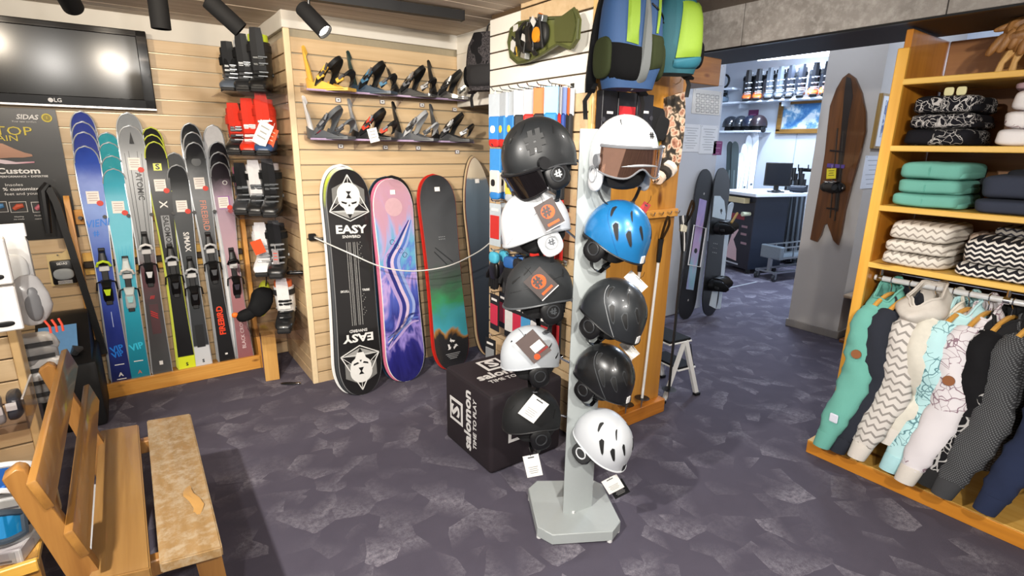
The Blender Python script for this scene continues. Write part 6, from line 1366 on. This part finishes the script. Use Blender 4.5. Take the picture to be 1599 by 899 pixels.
for i in range(3): fold(.40, .715-.012*i, SZ[1]+.027+[0, .070, .140][i], (.070, .070, .082)[i], flw, 'folded white sweater with thin line drawing, %s of its pile' % ('bottom', 'middle', 'top')[i], 'pile of white line drawing sweaters', 2.975+.012*i, .36, 10+i)
fold(.42, .70, SZ[1]+.027+.222, .03, P('a78d96', .9), 'mauve folded top lying on the white sweater pile', None, 3.03, .28, 17)
for i in range(3): fold(.775+.01*(i == 1), 1.04-.008*i, SZ[2]+.027+[0, .062, .128][i], (.062, .066, .078)[i], tl_, 'folded mint green hooded sweater, %s of its pile' % ('bottom', 'middle', 'top')[i], 'pile of mint green sweaters', (2.97, 2.975, 2.965)[i], .36, 20+i, P('5da294', .8))
fold(.44, .73, SZ[2]+.027, .06, nv, 'folded navy sweater, lower of two beside the mint pile', 'pile of navy sweaters', 2.975, .36, 30)
fold(.42, .72, SZ[2]+.027+.062, .10, nv, 'folded navy sweater with paper label, upper of two beside the mint pile', 'pile of navy sweaters', 2.975, .36, 31, tagm=1, hood=P('1b1e28', .9))
fold(.80, 1.02, SZ[2]+.027, .20, P('1d2a2c', .95), 'dark garment folded behind the mint green pile', None, 3.34, .09, 34)
for i in range(3): fold(.775, 1.035-.004*i, SZ[3]+.027+[0, .062, .120][i], (.062, .058, .085)[i], zb, 'folded beige sweater with grey zigzags, %s of its pile' % ('bottom', 'middle', 'top')[i], 'pile of beige zigzag sweaters', 2.965+.01*i, .36, 40+i)
fold(.66, .76, SZ[3]+.027, .17, zigzag('zig_brown', '7d6a5c', 'a9988a', 'YZ', 28, .5, .030, .6), 'brown and beige zigzag sweater folded behind the beige pile', None, 3.15, .22, 46)
for i in range(2): fold(.42, .745-.02*i, SZ[3]+.027+.056*i, (.056, .115)[i], zk, 'folded black and white zigzag sweater, %s of its pile' % ('lower', 'upper')[i], 'pile of black and white zigzag sweaters', 2.96, .37, 50+i)
fold(.44, .66, SZ[3]+.2, .04, zigzag('zig_dark', '2a2930', '8a8680', 'YZ', 30, .5, .022, .6), 'dark zigzag collar lying on the black and white pile', None, 3.10, .2, 53)
# carved figure on the top shelf
cwd = wood('a8763f', '5f3a1a', 'Z', .55, 1.2, False, .1)
t = thing('carved_figure', 'brown carved wooden bird figure on tall legs on the top shelf', 'carving', Tr(3.12, .70, SZ[0]+.026) @ Rz(.2))
rnd = random.Random(5)
b = nb(); tube(b, cat([V((0, .02, .09)), V((0, .03, .14)), V((0, .06, .185)), V((0, .02, .215)), V((0, -.04, .24))], 4), [.026, .03, .036, .042, .042, .04, .036, .034, .03, .028, .026, .024, .024, .022, .02, .018, .015][:17], 10); ob('neck', b, cwd, t)
ob('body', rbox(nb(), (0, .0, .125), (.09, .17, .10), 2.4, Rx(.35), wob=.012, seed=3), cwd, t)
for k in range(7): ob('feather', rbox(nb(), (-.03, .10-.03*k, .12+.012*(k % 3)), (.03, .035, .10), 2.2, Rx(.5-.1*k), 14, 8), cwd, t)
ob('head', rbox(nb(), (0, -.05, .24), (.04, .09, .035), 2.3, Rx(.3), wob=.004), cwd, t); ob('crest', rbox(nb(), (0, .05, .205), (.03, .14, .03), 2.2, Rx(-.35), wob=.005), cwd, t)
for k, y in enumerate((.07, .03, -.05, -.09)): ob('leg', tube(nb(), [(0, y*.6, .10), (0, y, .05), (0, y*1.1, .0)], [.018, .011, .016], 8), wood('d8b070', 'b07c40', 'Z', .5), t)
t = thing('carved_figure', 'second taller carved wooden figure at the right frame edge of the top shelf', 'carving', Tr(3.12, .52, SZ[0]+.026))
ob('trunk', tube(nb(), cat([V((0, .04, 0)), V((0, .03, .08)), V((0, -.01, .16)), V((0, -.02, .24))], 4), .03, 10), cwd, t); ob('wing', rbox(nb(), (0, -.03, .12), (.05, .10, .20), 2.2, Rx(.2), wob=.01), cwd, t)
for k in range(5): ob('feather', rbox(nb(), (-.02, -.05+.02*k, .07+.02*k), (.03, .03, .11), 2.2, Rx(.3), 14, 8), cwd, t)
t = thing('cardboard_sheet', 'brown cardboard panel standing at the back of the top shelf', 'cardboard', (3.40, .3, SZ[0]+.026)); ob('sheet', bb((0, -.9, 0), (.02, .55, .16)), P('a87c4c', .8, var=.05, sc=5), t); ob('fold_line', bb((-.003, -.9, .06), (0, .55, .063)), P('7d5a34', .8), t)
# ------------------------------------------------------------------ hoodies on hangers
HW = wood('d9a552', 'c08a3a', 'X', .4)
def hoodie(y, m, hoodm, cuffm, label, rz=0, hoodr=.075, sx=0, low=0, patch_=None, lining=None, neck=None, thick=.085, hood_up=0, cx=0):
    t = thing('hoodie', label, 'hoodie', Tr(3.06, y, .985) @ Rz(rz), 'hoodies on the clear rail')
    rnd = random.Random(int(y*1000)); ph = rnd.uniform(0, 6)
    rings = []
    for z, w, th in ((-.115, .06, .05), (-.125, .10, .06), (-.15, .155, .065), (-.20, .185, .075), (-.30, .19, .085), (-.45, .195, thick), (-.58, .20, thick+.01), (-.66, .195, thick), (-.665, .185, thick*.8), (-.72, .185, thick*.85)):
        ring = []
        for i in range(28):
            a = 2*PI*i/28; q = 1+.06*math.sin(5*a+ph+z*6)
            ring.append(V((math.copysign(abs(math.cos(a))**.75, math.cos(a))*w, math.sin(a)*th*.62*q, z+(.0 if z > -.6 else .008*math.sin(3*a+ph)))))
        rings.append(ring)
    bd = ob('torso', loft(nb(), rings), m, t, ang=60)
    for s in (-1, 1):
        pts = cat([V((s*.125, 0, -.15)), V((s*.175, .006, -.20)), V((s*.200, -.010, -.34)), V((s*(.228+sx), -.030, -.48)), V((s*(.288+sx), -.006, -.67+low)), V((s*(.312+sx), .012, -.78+low))], 5)
        n = len(pts); b = nb(); rg = []
        for j, p in enumerate(pts):
            k = j/(n-1); tt = (pts[min(j+1, n-1)]-pts[max(j-1, 0)]).normalized(); u = V((0, 1, 0)); vv = tt.cross(u).normalized()
            ry_, rx_ = .052+.030*math.sin(min(1, k*1.35)*PI*.5)**2-.036*k**3, .055-.022*k
            wv = 1+.035*math.sin(j*1.1+ph*s)*(k > .12)+.03*math.sin(j*2.3+ph)
            rg.append([p+(u*ry_*wv*math.cos(2*PI*i/18)+vv*rx_*math.sin(2*PI*i/18))*(1+.075*math.sin(i*1.05+j*1.25+ph)*min(1, k*3)+.05*math.sin(j*2.6-i*.7+ph*2)) for i in range(18)])
        sl = ob('sleeve', loft(b, rg), m, t, ang=60)
        e = pts[-1]; d = (pts[-1]-pts[-3]).normalized()
        b = nb(); u = V((0, 1, 0)); vv = d.cross(u).normalized()
        loft(b, [[e+d*dz+u*ry_*math.cos(2*PI*i/18)+vv*ry_*.8*math.sin(2*PI*i/18) for i in range(18)] for dz, ry_ in ((-.012, .046), (0, .047), (.06, .042), (.075, .040), (.075, .030), (.03, .028))]); ob('cuff', b, cuffm, sl, ang=60)
        if patch_ and s < 0:
            q = pts[int(n*.42)]; ob('leather_patch', tube(nb(), [q+V((-.052, -.012, 0)), q+V((-.060, -.014, 0))], .022, 16), P('8a5530', .6), sl)
        if patch_ == 2 and s < 0:
            q = pts[int(n*.80)]; ob('badge', box(nb(), q+V((-.048, -.01, 0)), (.006, .04, .045), None, .004), P('d9dcea', .6), sl)
    def fh(u, v):
        a = 2*PI*u; r = hoodr*(.75+.45*math.sin(PI*min(1, v*1.1))); 
        return V((cx-.02+r*1.25*math.cos(a)*(1+.10*math.sin(3*a+ph)+.05*math.sin(7*a+v*5)), r*.95*math.sin(a)*(1+.08*math.sin(5*a+ph)), -.185+hood_up+.16*v+.05*math.cos(a)*v-.02*v*v+.010*math.sin(4*a+ph)*v))
    ob('hood', sheet(nb(), fh, 26, 9, True, th=.008), hoodm, t, ang=60)
    ob('hood_rim', tube(nb(), [fh(i/26, 1)+V((0, 0, .002)) for i in range(27)], .0055, 6), hoodm if neck is None else neck, t)
    if lining: ob('hood_lining', sheet(nb(), lambda u, v: V((fh(u, v).x*.84, fh(u, v).y*.84, fh(u, v).z+.004)), 24, 7, True), lining, t, ang=60)
    for q in (-1, 1): ob('drawstring', tube(nb(), cat([V((cx-.06, q*.03, -.10)), V((-.08, q*.04, -.16)), V((-.085, q*.042, -.25))], 3), .003, 5), PW if neck is None else neck, t)
    # hanger
    h = ob('hanger', tube(nb(), cat([V((-.16, 0, -.14)), V((-.09, 0, -.095)), V((0, 0, -.07)), V((.09, 0, -.095)), V((.16, 0, -.14))], 4), .011, 8), HW, t)
    ob('hook', tube(nb(), [(0, 0, -.07), (0, 0, -.03), (-.016, 0, -.012), (-.017, 0, .008), (-.004, 0, .018), (.012, 0, .012)], .0028, 6), CHROME, h)
    return t
mint = P('66a89b', .92, bump=.4, sc=400); navy = P('20242f', .95, bump=.4, sc=400); cream = P('d4cec6', .92, bump=.3, sc=400)
zh_ = zigzag('zig_hoodie', 'd0cbc6', '8f8a86', 'YZ', 24, .5, .038, .30, .9); lb = lineart('flower_ice', 'b4dade', '5f8890', 9, .02, .5); lw = lineart('flower_grey', 'd6d2d6', '8a727e', 9, .02, .5); lk = lineart('flower_night', '121215', 'a9a7a6', 9, .035, .5)
def knit():
    g = G('dark_knit'); c = g.coord(); o = g.xyz(c); a = g.math('SINE', g.math('MULTIPLY', o[1], 700)); b_ = g.math('SINE', g.math('MULTIPLY', o[2], 480)); f = g.math('GREATER_THAN', g.math('MULTIPLY', a, b_), .35)
    return g.fin(g.mix(f, '2f3033', '6b6d70'), .9)
kn = knit()
HK = (hoodie(.985, mint, mint, mint, 'mint green hoodie with round leather patch, leftmost on the rail', -.12, .07, .0, 0, 2),
hoodie(.905, navy, navy, navy, 'dark navy hoodie hanging right of the mint green one', -.2, .06, -.03, -.01),
hoodie(.80, zh_, P('c9c3bb', .92), cream, 'beige zigzag hoodie with big cream hood', -.22, .088, -.01, .01, None, P('d8d2c8', .9), cx=-.06, hood_up=.03),
hoodie(.735, P('d0ccc0', .92), P('d4d0c4', .92), cream, 'cream hoodie with small black dots behind the zigzag one', -.15, .06, -.07, .12),
hoodie(.675, lb, lb, P('a9d4da', .92), 'ice blue hoodie with thin flower drawing', -.22, .066, -.04, .0),
hoodie(.605, lw, lw, cream, 'pale grey hoodie with thin flower drawing and an oval leather patch', -.16, .06, .0, .0, 1),
hoodie(.525, lk, P('17171a', .95), P('1a1a1c', .95), 'black hoodie with white flower drawing', -.18, .07, -.02, .02, None, P('0d0d0f', .95)),
hoodie(.435, kn, kn, P('3a3b3e', .95), 'dark grey knitted hoodie, rightmost of the close group', -.24, .072, .015, .015),
hoodie(.255, P('1c2744', .95), P('1c2744', .95), P('1c2744', .95), 'navy blue hoodie hanging apart at the right frame edge', -.35, .07, .02, .02))

# ================================================================== BENCH
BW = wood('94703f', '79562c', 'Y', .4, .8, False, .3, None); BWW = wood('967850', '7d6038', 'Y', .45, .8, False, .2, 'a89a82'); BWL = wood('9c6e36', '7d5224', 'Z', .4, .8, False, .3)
t = thing('bench', 'varnished pine bench with two seat boards, two back boards and worn front board', 'bench', (-.06, 2.08, 0)); c0 = V((-.06, 2.08, 0))
def quad(name, p4, z0, z1, m):
    b = nb(); prism(b, [V((p.x, p.y, z0))-c0 for p in p4], (0, 0, z1-z0)); bmesh.ops.bevel(b, geom=b.edges[:], offset=.004, segments=2, affect='EDGES'); return ob(name, b, m, t)
quad('seat_board', [at(x, y, Z=.45) for x, y in ((155, 672), (216, 662), (235, 886), (139, 908))], .415, .45, BW)
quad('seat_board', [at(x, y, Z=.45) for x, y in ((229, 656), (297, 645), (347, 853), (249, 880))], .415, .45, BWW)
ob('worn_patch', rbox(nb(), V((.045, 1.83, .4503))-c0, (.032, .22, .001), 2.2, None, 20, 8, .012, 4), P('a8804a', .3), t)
for y in (1.68, 2.47):
    ob('cross_rail', bb(V((-.20, y-.02, .36))-c0, V((.07, y+.02, .414))-c0, .004), BWL, t)
    b = nb(); prism(b, [V((-.16, y-.02, .40))-c0, V((-.08, y-.02, .40))-c0, V((-.03, y-.02, 0))-c0, V((-.10, y-.02, 0))-c0], (0, .04, 0)); 
    b2 = nb(); prism(b2, [V((.02, y-.02, .37))-c0, V((.09, y-.02, .37))-c0, V((.11, y-.02, 0))-c0, V((.05, y-.02, 0))-c0], (0, .04, 0)); b.free(); ob('front_leg', b2, BWL, t)
    b = nb(); prism(b, [V((-.20, y-.022, .0))-c0, V((-.12, y-.022, .0))-c0, V((-.205, y-.022, .46))-c0, V((-.298, y-.022, .80))-c0, V((-.315, y-.022, .81))-c0, V((-.345, y-.022, .79))-c0, V((-.265, y-.022, .44))-c0], (0, .044, 0)); bmesh.ops.bevel(b, geom=b.edges[:], offset=.004, segments=1, affect='EDGES'); ob('back_leg', b, BWL, t)
def backboard(zc, xc, h=.09, y0=1.60, y1=2.66):
    R = Ry(-.266)
    b = nb(); box(b, V((xc, (y0+y1)/2, zc))-c0, (.022, y1-y0, h), R, .005, 2); ob('back_board', b, wood('966a32', '7a5224', 'Y', .35, .8, False, .3), t)
backboard(.75, -.272); backboard(.585, -.227)
t = thing('carton', 'grey and white flat carton standing on the carpet under the bench', 'carton', Tr(-.265, 2.05, 0) @ Ry(.10)); ob('panel', bb((-.03, -.36, .0), (.0, .36, .30), .003), P('8d8f96', .7), t)
for i in range(5): ob('print', box(nb(), (.001, -.25+.11*i, .17+.01*(i % 2)), (.002, .05, .02)), P('33343a', .6), t)
ob('lid', bb((-.032, -.36, .30), (.002, .36, .306)), P('c9cacd', .7), t)
t = thing('plastic_cup', 'round clear plastic cup lying under the bench seat', 'cup', Tr(-.02, 1.95, .05) @ Rx(PI/2)); ob('wall', loft(nb(), [[V((r*math.cos(2*PI*i/20), r*math.sin(2*PI*i/20), z)) for i in range(20)] for z, r in ((0, .035), (.09, .05), (.09, .047), (.004, .032))]), P('c9c9c4', .25), t); ob('rim', tube(nb(), [(.05*math.cos(2*PI*i/20), .05*math.sin(2*PI*i/20), .09) for i in range(21)], .003, 6), PW, t)

# ================================================================== LEFT GONDOLA
t = thing('display_gondola', 'maple slat display gondola at the left frame edge behind the bench', 'display unit', (-.75, 2.78, 0)); c0 = V((-.75, 2.78, 0))
ob('core', bb(V((-1.2, 2.775, 0))-c0, V((-.435, 2.86, .98))-c0), GAPD, t)
s0 = None
for i in range(10):
    if s0 is None: s0 = ob('slat', box(nb(), (0, 0, 0), (.745, .014, .086), None, .002), SLATM, t); s = s0
    else: s = dup(s0, parent=t)
    s.matrix_local = Tr(V((-.825, 2.767, .06+i*PITCH_S))-c0)
ob('end_post', bb(V((-.452, 2.76, 0))-c0, V((-.425, 2.862, .985))-c0, .003), P('dbb985', .4), t)
def hang(name, label, cat_, M, group=None): return thing(name, label, cat_, M, group)
wb_ = P('e6e3df', .5, var=.03)
for i, (dz, l) in enumerate(((1.20, 'upper'), (1.035, 'lower'))):
    t = hang('product_box', 'white product box, %s of two hanging at the left frame edge' % l, 'box', Tr(-.43, 2.46, dz) @ Rz(.1), 'white boxes on the gondola')
    ob('carton', box(nb(), (0, 0, 0), (.15, .07, .155), None, .004), wb_, t); ob('black_mark', rbox(nb(), (.03, -.036, -.05), (.05, .004, .02), 2.3), BLACK, t); ob('hang_hole', box(nb(), (0, -.0355, .062), (.04, .002, .012)), P('b9b6b2', .5), t)
t = hang('product_box', 'clear white plastic clamshell pack behind the white boxes', 'package', Tr(-.38, 2.62, 1.16) @ Rz(.2)); ob('shell', box(nb(), (0, 0, 0), (.13, .06, .20), None, .02, 2), P('d8d9da', .25), t); ob('header', box(nb(), (0, -.004, .12), (.13, .01, .05), None, .003), P('e4e4e4', .4), t); ob('bulge', rbox(nb(), (0, -.03, -.02), (.10, .03, .12), 2.6), P('c9cbcd', .2), t)
t = hang('product_bag', 'grey clear bag with red cords hanging right of the white boxes', 'bag', Tr(-.33, 2.55, 1.06) @ Rz(.2))
ob('bag', rbox(nb(), (0, 0, -.03), (.10, .05, .19), 2.6, None, 24, 12, .006, 3), P('a8a6a6', .25), t); ob('contents', rbox(nb(), (0, -.018, -.04), (.05, .03, .13), 2.2), P('6a6a6c', .4), t)
for k in range(3): ob('red_cord', tube(nb(), [(.02+.02*k, -.01, -.11), (.03+.018*k, -.015, -.135), (.03+.018*k, -.015, -.16)], .004, 6), P('d8452c', .5), t)
t = hang('product_bag', 'red pouch hanging on the white boxes at the left frame edge', 'pouch', Tr(-.455, 2.37, 1.07)); ob('pouch', rbox(nb(), (0, 0, 0), (.06, .04, .13), 3), P('c41f28', .5), t); ob('flap', rbox(nb(), (0, -.004, .05), (.06, .04, .03), 3), P('a8181f', .5), t)
t = hang('product_bag', 'pile of grey plastic wrapped accessories hanging left of the scanner', 'bag', Tr(-.39, 2.95, .66)); 
for k in range(5): ob('wrapped_pack', rbox(nb(), (.0, -.02-.004*k, .10-.055*k), (.13, .06, .10), 3.5, Rz(.2*(k % 2)) @ Rx(.2), 20, 8, .006, k), (P('bdbbb9', .3), P('8f8d8c', .35), P('c9c7c5', .3))[k % 3], t); ob('dark_label', box(nb(), (0, -.055-.004*k, .10-.055*k), (.10, .004, .018), Rz(.1)), P('2c2c2e', .5), t)
def bin_(name, label, x, y, z, w, d, h, tilt=0):
    t = thing(name, label, 'bin', Tr(x, y, z), 'acrylic bins on the gondola')
    ob('floor_plate', bb((-w/2, -d/2, 0), (w/2, d/2, .005)), AC, t); ob('front_plate', bb((-w/2, -d/2, .0), (w/2, -d/2+.005, h)), AC, t)
    for s in (-1, 1): ob('side_plate', bb((s*w/2-.0025, -d/2, 0), (s*w/2+.0025, d/2, h)), AC, t); ob('edge', bb((s*w/2-.003, -d/2, h), (s*w/2+.003, d/2, h+.004)), P('cfcfd0', .1, .2), t)
    return t
bin_('acrylic_bin', 'clear acrylic bin of wrapped goods high on the gondola', -.56, 2.62, .56, .30, .26, .12)
for k in range(5): t = thing('wrapped_pack', 'dark wrapped accessory, %s from the right in the upper acrylic bin' % ordn[k], 'package', Tr(-.45-.05*k, 2.60-.03*(k % 2), .575) @ Rz(.2*k), 'wrapped goods in the acrylic bin'); ob('wrap', rbox(nb(), (0, 0, .055), (.045, .14, .10), 3.4, None, 20, 10, .004, k), (P('3a3c44', .3), P('a9a8a6', .3), P('55545a', .3))[k % 3], t); ob('label', box(nb(), (0, -.071, .07), (.03, .003, .03)), PAPER, t)
t = thing('goggle_shelf', 'pine edged low shelf with goggles in packs at the left frame edge', 'shelf', (-.57, 2.20, .30)); ob('board', bb((-.35, -.2, 0), (.19, .5, .025), .004), PINEY, t); ob('front_edge', bb((-.35, -.22, -.005), (.19, -.2, .035), .003), wood('e8bc5a', 'd49a38', 'X', .4), t); ob('acrylic_front', bb((-.35, -.195, .03), (.19, -.19, .10)), AC, t); ob('leg', bb((-.3, -.1, -.30), (-.25, -.05, 0)), PINE, t); ob('leg', bb((.12, -.1, -.30), (.17, -.05, 0)), PINE, t); ob('leg', bb((-.3, .40, -.30), (-.25, .45, 0)), PINE, t); ob('leg', bb((.12, .40, -.30), (.17, .45, 0)), PINE, t)
def goggles(M, label, lens, fr):
    t = thing('ski_goggles', label, 'goggles', M, 'goggles on the low shelf')
    def f(u, v):
        a = -1.0+2.0*u; z = (.5-v)*.085*(1-.25*abs(a)**2)+.012*math.cos(a*1.6)*(1-v); return V((.10*math.sin(a)*1.0, -.085*math.cos(a)+.03, z-.014*math.exp(-(a/.3)**2)*v*-1))
    ob('lens', sheet(nb(), f, 22, 8, th=.003), lens, t, ang=60)
    ring = [f(i/20, 0) for i in range(21)]+[f(1, j/6) for j in range(1, 6)]+[f(1-i/20, 1) for i in range(21)]+[f(0, 1-j/6) for j in range(1, 7)]
    ob('frame', tube(nb(), ring, .010, 7), fr, t); ob('foam', rbox(nb(), (0, .0, 0), (.15, .05, .075), 2.6), MBLK, t)
    for s in (-1, 1): ob('strap', strap(nb(), [(s*.085, -.01, 0), (s*.095, .04, 0), (s*.06, .08, 0)], (0, 0, 1), .036, .004), P('2c2c30', .8), t)
bm_ = P('1a6fd0', .05, .75, coat=1); cm_ = P('1d9ae0', .08, .6, coat=1)
def pkbox(M, label): t = thing('goggle_box', label, 'box', M, 'goggle boxes on the low shelf'); ob('carton', box(nb(), (0, 0, .025), (.20, .14, .05), None, .004), P('c9c8c6', .5), t); ob('insert', box(nb(), (0, -.071, .025), (.17, .003, .036)), P('a9a8a6', .4), t); ob('print_line', box(nb(), (.05, -.0735, .015), (.05, .002, .006)), P('55555a', .5), t)
pkbox(Tr(-.49, 2.10, .326) @ Rz(-.3), 'white goggle box at the front of the low shelf'); pkbox(Tr(-.50, 2.34, .326) @ Rz(-.3), 'white goggle box behind the front one on the low shelf'); pkbox(Tr(-.50, 2.33, .377) @ Rz(-.2), 'white goggle box stacked on the rear box of the low shelf')
goggles(Tr(-.485, 2.09, .425) @ Rz(-.1) @ Rx(-.3), 'blue mirror ski goggles with dark frame on the front goggle box', cm_, P('3a4550', .4)); goggles(Tr(-.475, 2.31, .475) @ Rz(-.1) @ Rx(-.3), 'blue mirror ski goggles with white frame on the stacked goggle boxes', bm_, P('e4e4e4', .4))
